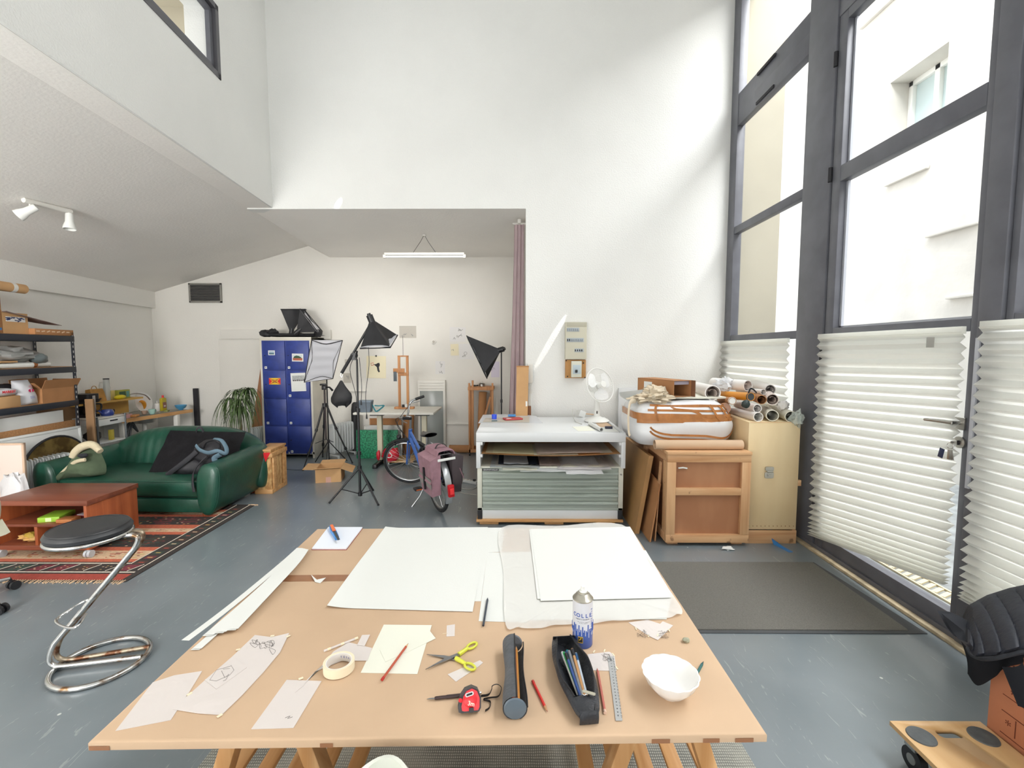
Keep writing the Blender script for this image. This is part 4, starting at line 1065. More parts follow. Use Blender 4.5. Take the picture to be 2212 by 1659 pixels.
# ---- stool
st=Vector((-2.18,2.27,0))
r=thing('bar_stool','worn chrome cantilever stool with a round black seat and rusty foot ring','stool',st)
M_rchrome=mat('worn chrome','#cfd0cf',rough=.22,metal=1,col2='#8a6a4a',vscale=16,vlo=.56,vhi=.72)
M_rust=mat('rusty chrome','#a79a86',rough=.45,metal=.8,col2='#6b4630',vscale=22,vlo=.42,vhi=.6)
M_seat=mat('black vinyl','#2c2e31',rough=.42,bump=.08,bscale=300)
hs=.672
sc0=Vector((-.10,.085,0))
mb=MB();mb.lathe([(0,hs+.048),(.12,hs+.048),(.165,hs+.043),(.176,hs+.036),(.184,hs+.022),(.180,hs+.005),(.17,hs),(0,hs)],M_seat,T(sc0),seg=48)
mb.lathe([(.166,hs+.0425),(.169,hs+.0455),(.172,hs+.0405)],M_blk,T(sc0),seg=48);mb.build('seat',r)
mb=MB();mb.tube([sc0+Vector((.176*math.cos(a*PI/18),.176*math.sin(a*PI/18),hs-.008)) for a in range(36)],.011,M_rchrome,closed=True,seg=10);mb.build('seat_ring',r)
dz=Vector((.93,.25,0)).normalized();ln=Vector((-dz.y,dz.x,0))
B0=Vector((-.205,-.04,.025));
for s in (-1,1):
 mb=MB();o_=ln*s*.026
 top=sc0+dz*.185+Vector((0,0,hs-.016))+o_;bend=sc0+dz*.235+Vector((0,0,hs-.05))+o_
 low=B0+o_+Vector((0,0,.07));end=B0+dz*.40+o_*(1.6)
 pts=[sc0+dz*.05+Vector((0,0,hs-.012))+o_,top]+bez(top,top+dz*.05,bend+Vector((.012,0,.01)),bend+Vector((-.03,-.006,-.05)),8)[1:]+[low+Vector((.02,0,.06))]+bez(low+Vector((.02,0,.06)),low+Vector((-.03,-.01,-.04)),B0+o_-dz*.01,B0+o_+dz*.07,8)[1:]+[end]
 mb.tube(pts,.0125,M_rust if s>0 else M_rchrome,seg=12);mb.build('cantilever_tube',r)
mb=MB();rc=Vector((-.0,.0,.014));mb.tube([rc+Vector((.20*math.cos(a*PI/20),.20*math.sin(a*PI/20),0)) for a in range(40)],.0135,M_rchrome,closed=True,seg=12);mb.build('base_ring',r)
def SP(px,py,z): return F(px,py,z)-st
fr_=spline([SP(204,1292,.33),SP(180,1300,.32),SP(150,1318,.31),SP(122,1338,.30),SP(128,1350,.30),SP(152,1357,.30),SP(170,1350,.31),SP(186,1326,.32)],6)
mb=MB();mb.tube(fr_,.0065,M_chrome,seg=8);mb.build('foot_rest',r)
# ---- cream shell chair with castors at the left border
shell_chair('shell_chair','cream moulded office chair on chrome castors at the left edge of the picture',(-3.56,2.70,0),-88,'#dcd8c2',castors=True,H=.82)
# ---- green sofa
sx,sy=-3.82,4.84
M_green=mat('green leather','#1a4839',rough=.34,var=.18,vscale=6,bump=.12,bscale=45,spec=.6)
M_greend=mat('green leather gap shade','#0e2c20',rough=.4)  # darker green, the shade of the seat gap put into the colour
r=thing('sofa','dark green leather sofa with rounded arms and an arched back','sofa',(sx,sy,0),-2)
hw=.93
def loftarm(side):
 """arm as stacked oval sections running front to back"""
 def f(u,v):
  a=2*PI*u;y=-.47+.86*v
  k=1.0-.25*max(0,v-.6)/.4;w_=.115;cx=side*(hw-.10-.02*v)
  top=.545+.03*v;bot=.04+.0*v
  zc=(top+bot)/2;h=(top-bot)/2
  e=.75
  ca,sa=math.cos(a),math.sin(a)
  px_=math.copysign(abs(ca)**e,ca)*w_*(1+.18*sa-.05);pz=math.copysign(abs(sa)**.85,sa)*h
  return Vector((cx+px_+side*.02*sa,y+.03*math.sin(v*PI)*0,zc+pz))
 return f
for side,nm in ((-1,'arm'),(1,'arm')):
 mb=MB();f=loftarm(side);mb.grid(f,28,12,M_green,cu=True)
 for v in (0,1):
  cen=sum((f(i/28,v) for i in range(28)),Vector())/28
  mb.grid(lambda u,w_: (f(u,v)-cen)*math.cos(w_*PI/2*.999)+cen+Vector((0,(-1 if v==0 else 1)*.045*math.sin(w_*PI/2) ,0)),28,5,M_green,cu=True)
 o=mb.build(nm,r,weld=True)
 mb=MB();mb.tube([f(i/28,0)*1.0+Vector((0,.004,0)) for i in range(28)],.005,M_green,closed=True,seg=6);mb.build('piping',o)
def backf(u,v):
 """arched thick back: u across -1..1 wraps, v round the section"""
 x=-hw+.02+(2*hw-.04)*u;t=(u-.5)*2
 top=.50+.265*max(0,1-abs(t)**3.0)**.75 if abs(t)<1 else .50
 a=2*PI*v;ca,sa=math.cos(a),math.sin(a)
 ymid=.36-.03*t*t;w_=.165*(1-.35*abs(t)**6);zc=(top+.08)/2;h=(top-.08)/2
 z=zc+math.copysign(abs(sa)**.8,sa)*h
 lean=.10*(z-.1)/.6
 crease=.006*math.sin(t*60)*math.exp(-abs(t+.45)*3)*(1 if ca<0 else 0)
 return Vector((x,ymid+math.copysign(abs(ca)**.8,ca)*w_*(1+.15*(1-(z/.75)))+lean+crease,z))
mb=MB();mb.grid(backf,72,24,M_green,cv=True)
for u in (0,1):
 cen=sum((backf(u,i/24) for i in range(24)),Vector())/24
 mb.grid(lambda a_,w_: (backf(u,a_)-cen)*math.cos(w_*PI/2*.999)+cen+Vector(((-1 if u==0 else 1)*.05*math.sin(w_*PI/2),0,0)),24,5,M_green,cu=True)
mb.build('back',r,weld=True)
def cushion(x0,x1,y0,y1,z0,z1,m,puff=.012,rr_=.05):
 mb=MB();mb.bx(x0,x1,y0,y1,z0,z1,m,rr_);return mb
mb=cushion(-hw+.20,hw-.20,-.45,.32,.20,.375,M_green,rr_=.04)
mb.build('seat_cushion',r)
mb=MB();mb.bx(-hw+.19,hw-.19,-.40,.3,.17,.205,M_greend);mb.build('seat_gap_shade',r)  # strip coloured as the shade between cushion and base
mb=cushion(-hw+.19,hw-.19,-.44,.36,.045,.185,M_green,rr_=.02);mb.build('base',r)
mb=MB();mb.tube([(x,-.452,.36) for x in (-hw+.22,0,hw-.22)],.004,M_green,seg=6);mb.build('piping',r)
M_foot=mat('reddish wood foot','#7a3b22',rough=.4)
for x in (-hw+.12,hw-.12):
 for y in (-.40,.36):
  mb=MB();mb.cyl((x-(.06 if x>0 else -.06),y,0.006 if y<0 else 0),(x-(.06 if x>0 else -.06),y,.06),.03,M_foot,r1=.036);mb.build('foot',r)
# ---- things lying on the sofa
M_olive=mat('olive cotton','#4d5b45',rough=.9,var=.12,vscale=12,bump=.2,bscale=40)
M_fleece=mat('cream fleece','#c9bda0',rough=.98,bump=.6,bscale=90)
jy=4.56
def J(px,py,y=jy): return PY(px,py,y)
def blob(mb,outline,y0,m,depth=.12,wrinkle=.02,seed=1,n=10):
 """pillow-like volume: outline in photo points at depth y0, domed toward the viewer and flat behind"""
 P=[PY(*p,y0) for p in outline];P=spline(P,3,closed=True);c=sum(P,Vector())/len(P);N_=len(P)
 def f(u,v):
  p=P[int(u*N_)%N_];k=1-v;q=c.lerp(p,k)
  d=depth*math.sqrt(max(0,1-k*k));
  w_=wrinkle*noise.noise(q*9+Vector((seed,0,0)))*(1-k*.7)
  return Vector((q.x,y0-d+w_*2,q.z+w_))
 mb.grid(f,N_,n,m,cu=True)
 mb.grid(lambda u,v: Vector((f(u,v).x,y0+.25*depth*math.sqrt(max(0,1-(1-v)**2)),f(u,v).z)),N_,4,m,cu=True)
r=thing('jacket','olive green jacket with cream fleece lining heaped on the left of the sofa','jacket',J(175,1035))
mb=MB(local(r));blob(mb,[(121,1036),(140,1018),(168,995),(178,975),(190,963),(214,972),(228,1003),(229,1022),(212,1027),(155,1034),(140,1041)],jy,M_olive,.16,.035,3);mb.build('shell',r,weld=True)
mb=MB(local(r));pts=[J(156,988,jy-.13),J(165,974,jy-.12),J(180,964,jy-.10),J(200,961,jy-.08),J(217,975,jy-.10)]
mb.tube(spline(pts,5),[.028+.012*math.sin(i/20*PI) for i in range(21)],M_fleece,seg=10);mb.build('fleece_hood_edge',r)
mb=MB(local(r));pts=[J(126,1030,jy-.12),J(142,1014,jy-.14),J(162,998,jy-.16),J(184,993,jy-.17)]
mb.tube(spline(pts,5),.018,M_fleece,seg=10,flat=(1,.6));mb.build('fleece_front_edge',r)
mb=MB(local(r));mb.sphere(J(180,984,jy-.14),(.05,.03,.022),mat('dark lining','#23252b',rough=.9),12,disp=.3);mb.build('lining',r)
M_bagb=mat('black nylon','#232227',rough=.62,var=.2,vscale=14,bump=.25,bscale=30)
M_strap=mat('charcoal webbing','#2e2e33',rough=.75)
r=thing('garment_bag','large black nylon bag draped over the right half of the sofa back','bag',PY(420,1015,4.8))
def drape(u,v):
 a=PY(375,930,5.11).lerp(PY(536,934,5.13),u);b=PY(328,1021,4.72).lerp(PY(510,1010,4.74),u)
 p=a.lerp(b,v);p.y -= .055*math.sin(v*PI)*0+.045;p.z+=.012;p.y+=.018*noise.noise(Vector((u*5,v*4,2)))-.02*math.sin(u*PI)
 return p
mb=MB(local(r));mb.grid(drape,26,18,M_bagb);bmesh.ops.solidify(mb.bm,geom=list(mb.bm.faces),thickness=-.02);mb.build('body',r)
mb=MB(local(r));mb.tube(spline([PY(424,935,5.05),PY(426,926,5.03),PY(434,924,5.03),PY(440,934,5.05)],4),.012,M_strap,seg=8,flat=(1,.5));mb.build('grab_handle',r)
r=thing('backpack','black and blue grey backpack lying on the sofa seat with its straps hanging down','backpack',PY(425,1035,4.63))
mb=MB(local(r));blob(mb,[(372,1024),(385,1008),(420,975),(428,962),(448,948),(475,950),(488,965),(488,990),(470,1012),(445,1030),(410,1030)],4.71,M_bagb,.14,.03,7);mb.build('body',r,weld=True)
M_bluegrey=mat('blue grey fabric','#5c7483',rough=.8,var=.12,vscale=20)
mb=MB(local(r));mb.tube(spline([PY(423,962,4.57),PY(432,972,4.55),PY(450,978,4.55),PY(470,974,4.55),PY(487,980,4.57),PY(489,968,4.58),PY(478,951,4.59),PY(462,948,4.59)],5),.016,M_bluegrey,seg=8,flat=(1.3,.5));mb.build('blue_panel',r)
mb=MB(local(r));mb.tube(spline([PY(470,1003,4.57),PY(463,990,4.56),PY(476,982,4.56)],5),.02,M_bluegrey,seg=8,flat=(1.3,.5));mb.build('blue_side',r)
mb=MB(local(r));mb.tube(spline([PY(440,968,4.57),PY(446,956,4.55),PY(462,951,4.54),PY(474,958,4.55),PY(476,968,4.57)],5),.009,M_blk,seg=8);mb.build('carry_loop',r)
for pts in ([(425,975,4.56),(405,992,4.55),(382,1010,4.55),(366,1022,4.57),(360,1026,4.57)],[(448,985,4.55),(430,1002,4.51),(418,1022,4.47),(416,1040,4.37),(417,1052,4.33),(419,1063,4.32)]):
 mb=MB(local(r));mb.tube(spline([PY(*p) for p in pts],6),.019,M_strap,seg=8,flat=(.35,1.2) if pts[0][0]>440 else (1.2,.35));mb.build('shoulder_strap',r)
# ---- black metal shelf rack
M_rack=mat('black blue rack steel','#262a33',rough=.45)
M_chip=mat('chipboard','#a5794f',rough=.8,var=.15,vscale=60)
M_card=mat('brown cardboard','#a9784e',rough=.85,var=.05,vscale=6)
M_cardl=mat('light cardboard','#c39a6c',rough=.85,var=.05,vscale=6)
M_cardd=mat('dark cardboard inside','#7a5238',rough=.9)
ra=math.degrees(math.atan2(.1,1))
RK=Vector((-5.08,5.22,0))
r=thing('shelf_rack','black perforated steel shelf rack with chipboard shelves against the left wall','shelf',RK,ra)
LR,DR=.98,.40
zs3=(1.79,1.44,1.055,.52)
for (x,y) in ((0,0),(-DR,0),(0,-LR),(-DR,-LR)):
 mb=MB();mb.bx(x-.003,x,y-.036,y,0,1.86,M_rack);mb.bx(x-.036,x,y-.003,y,0,1.86,M_rack)
 for k in range(30):
  z=.12+k*.058;m=mat('punched hole light','#c6c6c2',rough=.8)
  mb.bx(x,x+.0006,y-.024,y-.013,z,z+.026,m);mb.bx(x-.024,x-.013,y-.0036,y-.003,z,z+.026,m)
 mb.build('upright',r)
for z in zs3:
 mb=MB()
 for x in (0,-DR): mb.bx(x-.004,x+.006,-LR,0,z-.035,z+.03,M_rack,.002)
 for y in (0,-LR): mb.bx(-DR,0,y-.006,y,z-.035,z+.03,M_rack,.002)
 mb.build('shelf_beam',r)
 mb=MB();mb.bx(-DR+.004,-.004,-LR+.004,-.008,z+.022,z+.034,M_chip);mb.build('shelf_board',r)
RM=Matrix.Translation(RK)@Matrix.Rotation(rad(ra),4,'Z')
def rk(x,y,z): return RM@Vector((x,y,z))
def onrack(px,x,z):
 """point of the rack plane local-x = x seen in photo column px"""
 n=RM.to_3x3()@Vector((1,0,0));p=rk(x,0,0);q=PP(px,758,p,n);l=RM.inverted()@q
 return l.y
def carton(name,label,loc,d,rz,flaps=(60,60,50,50),m=None,fl=None,tape=True,cat='box',group=None,inner=None):
 """open cardboard carton: d = (w, depth, h); flaps = opening angle past horizontal for (front, back, left, right), None = missing"""
 m=m or M_card;r=thing(name,label,cat,loc,rz,group=group);w_,dp,h=d;t=.004;fl=fl or dp*.45
 mb=MB();mb.bx(-w_/2,w_/2,-dp/2,dp/2,0,t,m)
 mb.bx(-w_/2,w_/2,-dp/2,-dp/2+t,t,h,m);mb.bx(-w_/2,w_/2,dp/2-t,dp/2,t,h,m)
 mb.bx(-w_/2,-w_/2+t,-dp/2+t,dp/2-t,t,h,m);mb.bx(w_/2-t,w_/2,-dp/2+t,dp/2-t,t,h,m);mb.build('carton_body',r)
 for i,a in enumerate(flaps):
  if a is None: continue
  mb=MB();
  if i<2: mb.M=T((0,(-1 if i==0 else 1)*dp/2,h),(90-a)*(1 if i==0 else -1)*1.0,0,0);mb.bx(-w_/2,w_/2,-.002,.002,0,fl,m)
  else: mb.M=T(((-1 if i==2 else 1)*w_/2,0,h),0,(90-a)*(-1 if i==2 else 1),0);mb.bx(-.002,.002,-dp/2,dp/2,0,fl,m)
  mb.build('flap',r)
 return r
def roll(name,label,a,b,rad_,m,cat='paper roll',th=None,spiral=True,group=None,inner=None,cap=None):
 """rolled tube from a to b, open ends with a visible wall"""
 a=Vector(a);b=Vector(b);c=(a+b)/2;base=Vector((c.x,c.y,min(a.z,b.z)-rad_ if abs(a.z-b.z)<.5 else min(a.z,b.z)))
 r=thing(name,label,cat,base,group=group);L=(b-a).length;th=th or rad_*.12;A=Matrix.Translation(-base)@frame(a,b)
 mb=MB();n=30
 mb.lathe([(rad_-th,0),(rad_,0),(rad_,L),(rad_-th,L),(rad_-th,0)],m,A,seg=n)
 mb.build('tube',r)
 if spiral:
  mb=MB();mb.grid(lambda u,v: Vector(((rad_-th)*(1-.5*u)*math.cos(u*9),(rad_-th)*(1-.5*u)*math.sin(u*9),.004+(L-.008)*v)),30,1,inner or m,A);mb.build('inner_roll',r)
 if cap:
  for z in (0,L):
   mb=MB();mb.lathe([(0,z-.004),(rad_+.002,z-.004),(rad_+.002,z+.012 if z==0 else z-.012),(rad_,z)],cap,A,seg=n);mb.build('end_cap',r)
 return r
S1,S2,S3,S4=[z+.0345 for z in zs3]
y=onrack(13,-.06,0);
def tallbox(o):
 o.bx(.1405,.142,-.13,.13,.03,.055,mat('blue stripe','#2f6aa0',rough=.6));o.bx(.1405,.142,-.10,-.02,.32,.36,mat('pale teal label','#a9c9c4',rough=.6))
p=rk(-.20,onrack(12,-.06,0)-.15,S1);boxthing('cardboard_box','tall brown box with a blue stripe at the left end of the top shelf','box',p,(.28,.28,.42),M_card,ra,parts=tallbox)
p=rk(-.2,onrack(12,-.06,0)-.28,S1+.421)
rl=roll('cardboard_tube','thick brown cardboard tube with a white band lying on the tall box',rk(-.10,-LR-.1,S1+.47),rk(-.10,onrack(52,-.1,0)+.05,S1+.47),.048,M_cardl,cat='tube')
mb=MB();b0=rk(-.10,onrack(33,-.1,0)-.01,S1+.47)-rl.location;b1=rk(-.10,onrack(40,-.1,0),S1+.47)-rl.location;mb.cyl(b0,b1,.0487,mat('white tape','#e3e1da',rough=.6),seg=30);mb.build('white_band',rl)
ty=onrack(41,-.05,0)
bxn=carton('cardboard_box','brown carton with torn white and navy tape on the top shelf',rk(-.16,ty,S1),(.26,.20,.21),ra+90,(None,None,70,None),m=M_cardl)
mb=MB();rr=random.Random(6)
mb.bx(-.10,.10,-.1025,-.1015,.12,.17,mat('white torn tape','#dedcd8',rough=.6),X=T((0,0,0)))
for k in range(16): mb.box((rr.uniform(-.09,.09),-.1035,rr.uniform(.13,.165)),(rr.uniform(.01,.05),.001,.008),mat('navy print','#2b3560',rough=.6),r=(0,rr.uniform(-30,30),0))
mb.build('torn_tape',bxn)
y0,y1=onrack(14,-.05,0),onrack(137,-.02,0)
mb=MB();mb.raw([(-.35,y0,.33),(-.02,y0,.335),(.0,y1-.02,.225),(-.2,y1,.24),(-.35,y0,.325),(-.02,y0,.330),(.0,y1-.02,.221),(-.2,y1,.236)],[(0,1,2,3),(7,6,5,4),(0,4,5,1),(1,5,6,2),(2,6,7,3),(3,7,4,0)],mat('dull red brown card','#6d5450',rough=.7,col2='#9a8a86',vscale=9))
solo(mb,'card_sheet','thin warped card sheet lying across the taped carton on the top shelf','card',rk(0,0,S1-.115),ra)
ya,yb=onrack(72,-.04,0),onrack(163,.0,0)
def fb(o):
 for k in range(7): o.box((.1405,-.2+k*.06,.035),(.001,.04,.012),mat('pale torn paper','#d9bda0',rough=.8),r=(10*(k%3),0,0))
boxthing('flat_box','flat brown box with torn paper at the right end of the top shelf','box',rk(-.14,(ya+yb)/2-.01,S1),(.28,abs(yb-ya),.062),M_card,ra,parts=fb)
M_greyp=shader_film('grey plastic bag','#b9bcbd',.9,.35)
mb=MB();mb.sphere((0,0,.08),(.14,.34,.08),mat('grey plastic wrap','#a9aaa8',rough=.35,var=.15,vscale=10),28,disp=.45,fq=1.6);
solo(mb,'wrapped_bundle','grey plastic wrapped bundle on the second shelf','bundle',rk(-.18,onrack(45,-.1,0)-.1,S2+.058),ra)
mb=MB();mb.sphere((0,0,.06),(.07,.09,.058),mat('slate plastic','#6c7678',rough=.35),18,disp=.3)
solo(mb,'plastic_pouch','slate grey rounded pouch at the right end of the plastic wrapped bundle','pouch',rk(-.12,onrack(85,-.1,0),S2+.035),ra)
for i,(a_,b_,rr_,x_) in enumerate(((-60,66,.026,-.05),(-60,102,.028,-.12))):
 roll('paper_roll',['short white paper roll with a brown band on the second shelf','long white paper roll with a brown band behind, on the second shelf'][i],rk(x_,-LR+.02,S2+rr_),rk(x_,onrack(b_,x_,0),S2+rr_),rr_,M_paper)
mb=MB();ybn=onrack(70,-.12,0);mb.cyl((0,-.02,0),(0,.02,0),.0285,mat('brown tape band','#b06c3a',rough=.5),seg=24);solo(mb,'tape_band','brown tape band round the long white paper roll','tape',rk(-.12,ybn,S2+.028),ra)
boxthing('wooden_batten','short pale wooden board lying on the white rolls of the second shelf','board',rk(-.07,onrack(10,-.07,0)-.1,S2+.058),(.10,.34,.018),M_cardl,ra)
yo0,yo1=onrack(92,0,0),onrack(165,0,0);cw=abs(yo1-yo0)
cb=carton('cardboard_box','open brown carton with spread flaps at the right end of the third shelf',rk(-.16,(yo0+yo1)/2-.02,S3),(cw+.02,.30,.155),ra+90,(66,80,40,55),m=M_card,fl=.10)
mb=MB();mb.bx(-cw/2-.0115,-cw/2-.0105,-.09,-.02,.07,.12,mat('white label','#d9d6d0',rough=.6));mb.build('label',cb)
mb=MB()
def bagf(u,v):
 a=2*PI*u;k=math.sin(PI*min(1,max(0,v)))**.35
 w_=.10*(1-.15*v);t_=.055*k
 return Vector((t_*math.cos(a),w_*math.sin(a)*(1 if True else k),.26*v))+Vector((-.02*v,-.07*v,0))+Vector((.012*noise.noise(Vector((u*6,v*4,1))),.01*noise.noise(Vector((u*5,v*5,4))),0))
Mpb=mat('glossy white plastic bag','#d6d7dc',rough=.3)
r=thing('plastic_sack','glossy white plastic sack with a crimson logo standing on the third shelf','bag',rk(-.06,onrack(62,-.03,0),S3),ra)
mb.grid(bagf,28,16,Mpb,cu=True);mb.build('sack',r,weld=True)
mb=MB();q=T((.056,-.035,.15),0,90-8,0)@T((0,0,0),0,0,90)
Mcr=mat('crimson print','#bf2458',rough=.5);
mb.prism([(x*.03,y*.018) for x,y in circ(1,20)],0,.0015,Mcr,q);mb.bx(-.004,.004,-.02,.02,.0016,.002,Mpb,X=q)
for k in range(3): mb.box((0,.035+k*.009,0),(.04-.006*k,.0025,.001),Mcr,q)
for k in range(4): mb.box((0,-.06-k*.007,0),(.05,.003,.001),mat('lilac print','#8a88b8',rough=.5),q)
mb.build('logo_print',r)
boxthing('cardboard_box','small pale brown box under the red printed white bag on the third shelf','box',rk(-.09,onrack(34,-.02,0)-.13,S3),(.16,.26,.11),M_cardl,ra)
r=thing('plastic_bag','folded white bag with red letters on the small pale box, third shelf','bag',rk(-.09,onrack(40,-.02,0)-.13,S3+.111),ra)
mb=MB();mb.sphere((0,0,.04),(.08,.14,.042),Mpb,20,disp=.2);mb.build('bag',r)
mb=MB();mb.text('MARKET',.035,M_red,T((.083,-.01,.045),90,0,90),.0008,True);mb.build('red_lettering',r)
mb=MB();mb.sphere((0,0,.05),(.09,.15,.05),M_bagb,16,disp=.4);solo(mb,'black_bag','black crumpled bag behind the white bags on the third shelf','bag',rk(-.28,onrack(30,-.2,0)-.05,S3+.12),ra)
M_panelw=mat('white primed board','#d9dad8',rough=.75,var=.04,vscale=3)
M_mdf=mat('mdf board','#8a6a4a',rough=.85,var=.08,vscale=4)
def panel(name,label,cat,P,th,m,framem=None,fw=.03):
 """rectangular board given by three world corners P0 (bottom near), P1 (bottom far), P3 (top near)"""
 P0,P1,P3=[Vector(p) for p in P];ex=(P1-P0);ez=(P3-P0);W_=ex.length;H_=ez.length;ex.normalize();ez=(ez-ex*ez.dot(ex)).normalized();ey=ez.cross(ex)
 A=Matrix((ex.resized(4),ey.resized(4),ez.resized(4),(0,0,0,1))).transposed();A.translation=P0
 A=Matrix.Translation(P0)@Matrix((ex,ey,ez)).transposed().to_4x4()
 o=MB();o.bx(0,W_,0,th,0,H_,m,.003)
 if framem:
  for (a0,a1,b0,b1) in ((0,W_,0,fw),(0,W_,H_-fw,H_),(0,fw,0,H_),(W_-fw,W_,0,H_)): o.bx(a0,a1,-.006,th*.9,b0,b1,framem,.002)
 ob=o.build(name);ob.matrix_world=A;ob['label']=label;ob['category']=cat
 return ob
pe=PY(180,758,5.33)
panel('brown_board','tall narrow brown board standing at the end of the black rack','board',((PY(171,700,5.30).x,5.30,0),(PY(189,700,5.32).x,5.32,0),(PY(171,700,5.30).x,5.30,1.08)),.03,M_mdf)
xw=-4.945
def PXR(px,z,x=xw):
 q=PX(px,758,x);return Vector((x,q.y,z))
a=PXR(-40,0);b=PXR(166,0)
panel('white_board','large white board with a raised edge leaning on the black rack behind the round reflector','board',(a,b,a+Vector((-.02,0,.80))),.03,M_panelw,M_panelw,.025)
a2=PXR(-60,.84,-5.11);b2=PXR(150,.84,-5.11)
def inrack(name,label,cat,pxa,pxb,z0,z1,x,th,m,rz=None):
 ya_,yb_=onrack(pxa,x,0),onrack(pxb,x,0);ya_=max(ya_,-LR+.01)
 o=MB();o.bx(-th,0,-(yb_-ya_)/2,(yb_-ya_)/2,0,z1-z0,m,.003)
 return solo(o,name,label,cat,rk(x,(ya_+yb_)/2,z0),ra)
inrack('white_canvas','long white wrapped canvas standing inside the rack above the brown board','canvas',-30,127,S4,.985-.0,-.05,.05,M_panelw)
inrack('hardboard_sheet','brown hardboard sheet standing inside the rack behind the long white canvas','board',70,158,S4,1.01,-.30,.01,M_mdf)
inrack('chipboard_sheet','brown edged board between the long white canvas and the large leaning white board','board',-30,152,S4,.855,-.03,.018,M_chip)
rf=PXR(106,0,-4.93);RRf=.36
r=thing('reflector_disc','round brown gold reflector disc with a dark rim standing behind the white oil heater','reflector',(rf.x,rf.y,0))
cz=.44;M_gold=mat('brown gold foil','#5f4a28',rough=.35,metal=.4,col2='#8d7444',vscale=7,vlo=.45,vhi=.6)
Ar=T((0,0,cz),0,90,0)
mb=MB();mb.lathe([(0,.004),(RRf*.98,.004),(RRf*.98,-.004),(0,-.004)],M_gold,Ar,seg=48);mb.build('foil_face',r)
mb=MB();mb.tube([(0,RRf*math.cos(a*PI/24),cz+RRf*math.sin(a*PI/24)) for a in range(48)],.012,M_slot,closed=True,seg=8);mb.build('rim',r)
r.location.z=-(cz-RRf-.013)
M_rad=mat('white radiator enamel','#d5d8d8',rough=.35)
def oil_radiator(label,loc,rz,n=8,h=.58,L=.42,panel_=True):
 r=thing('oil_radiator',label,'heater',loc,rz);pit=L/n
 for i in range(n):
  mb=MB();x=-L/2+(i+.5)*pit
  mb.prism(rrect(.15,h-.08,.03,4),-.006,.006,M_rad,T((x,0,.08+(h-.08)/2),90,0,90));mb.prism(rrect(.11,h-.12,.02,3),-pit*.38,pit*.38,M_rad,T((x,0,.08+(h-.08)/2),90,0,90));mb.build('fin',r)
 mb=MB()
 for x in (-L*.36,L*.36): mb.bx(x-.02,x+.02,-.10,.10,.03,.05,M_rad,.006);mb.cyl((x,-.10,0.018),(x,-.08,.018),.018,M_rad);mb.cyl((x,.08,.018),(x,.10,.018),.018,M_rad)
 mb.build('foot_bar',r)
 if panel_:
  mb=MB();mb.bx(-L/2-.075,-L/2-.002,-.075,.075,.10,h+.0,M_rad,.012);mb.build('control_box',r)
  mb=MB();mb.bx(-L/2-.078,-L/2-.074,-.045,.045,h*.45,h-.05,mat('pale grey panel','#c5c9c7',rough=.4));mb.cyl((-L/2-.076,0,h*.66),(-L/2-.10,0,h*.66),.024,M_rad);mb.build('thermostat_dial',r)
  mb=MB();mb.bx(-L/2-.081,-L/2-.077,-.012,.012,h*.48,h*.56,M_slot,.001);mb.build('switch',r)
 return r
pr_=PY(92,758,4.72)
oil_radiator('white oil heater with a control dial between the reflector disc and the sofa',(PY(84,758,4.66).x-.0,4.66,0),74,8,.555,.36)
panel('small_canvas','small pinkish stretched canvas leaning at the far left','canvas',(Vector((PY(-30,900,4.2).x,4.2,0)),Vector((PY(42,900,4.22).x,4.22,0)),Vector((PY(-30,900,4.2).x,4.22,PY(20,958,4.22).z))),.02,mat('pinkish canvas','#d8c9bf',rough=.9),mat('pale wood edge','#cdb097',rough=.7),.018)
mb=MB();mb.sphere((0,0,.27),(.12,.07,.27),shader_film('clear plastic','#e6e6e8',.75,.25),20,disp=.3,fq=2);solo(mb,'plastic_bag','crumpled clear plastic bag in front of the small pinkish canvas','bag',(PY(6,900,4.0).x,4.05,0))
# ---- sink counter along the left wall
M_ctop=mat('counter laminate','#8d8a80',rough=.5,var=.2,vscale=8)
yc0,yc1=5.95,7.05;ctopz=.735
r=thing('sink_counter','narrow kitchen counter with a pale wooden front edge along the left wall','counter',(-5.3,6.5,0))
def cx(y): return wx(y)+.01
q0,q1=PP(256,905,(0,0,ctopz),(0,0,1)),PP(402,888,(0,0,ctopz),(0,0,1))
fx0,fx1=-5.23,-5.08
mb=MB(Matrix.Translation((5.3,-6.5,0)));mb.prism([(cx(yc0),yc0),(fx0,yc0),(fx1,yc1),(cx(yc1),yc1)],ctopz-.04,ctopz,M_ctop);mb.build('worktop',r)
mb=MB(Matrix.Translation((5.3,-6.5,0)));mb.prism([(fx0,yc0),(fx0+.02,yc0),(fx1+.02,yc1),(fx1,yc1)],ctopz-.045,ctopz+.004,M_piney);mb.build('wooden_edge',r)
for (x,y) in ((fx0-.04,yc0+.06),(fx1-.05,yc1-.25),(cx(yc0)+.05,yc0+.06)):
 mb=MB(Matrix.Translation((5.3,-6.5,0)));mb.bx(x-.03,x+.03,y-.03,y+.03,0,ctopz-.04,M_trimw,.003);mb.build('leg',r)
mb=MB(Matrix.Translation((5.3,-6.5,0)));mb.lathe([(.0,-.14),(.13,-.13),(.17,-.02),(.18,.0),(.19,.002),(.17,-.005),(.12,-.12),(0,-.128)],M_steel,T((-5.42,6.55,ctopz+.002)),seg=28);mb.cyl((-5.42,6.55,ctopz-.14),(-5.42,6.55,ctopz-.3),.03,M_trimw);mb.build('sink_basin',r)
mb=MB(Matrix.Translation((5.3,-6.5,0)));mb.cyl((-5.6,6.35,ctopz),(-5.6,6.35,ctopz+.15),.012,M_chrome)
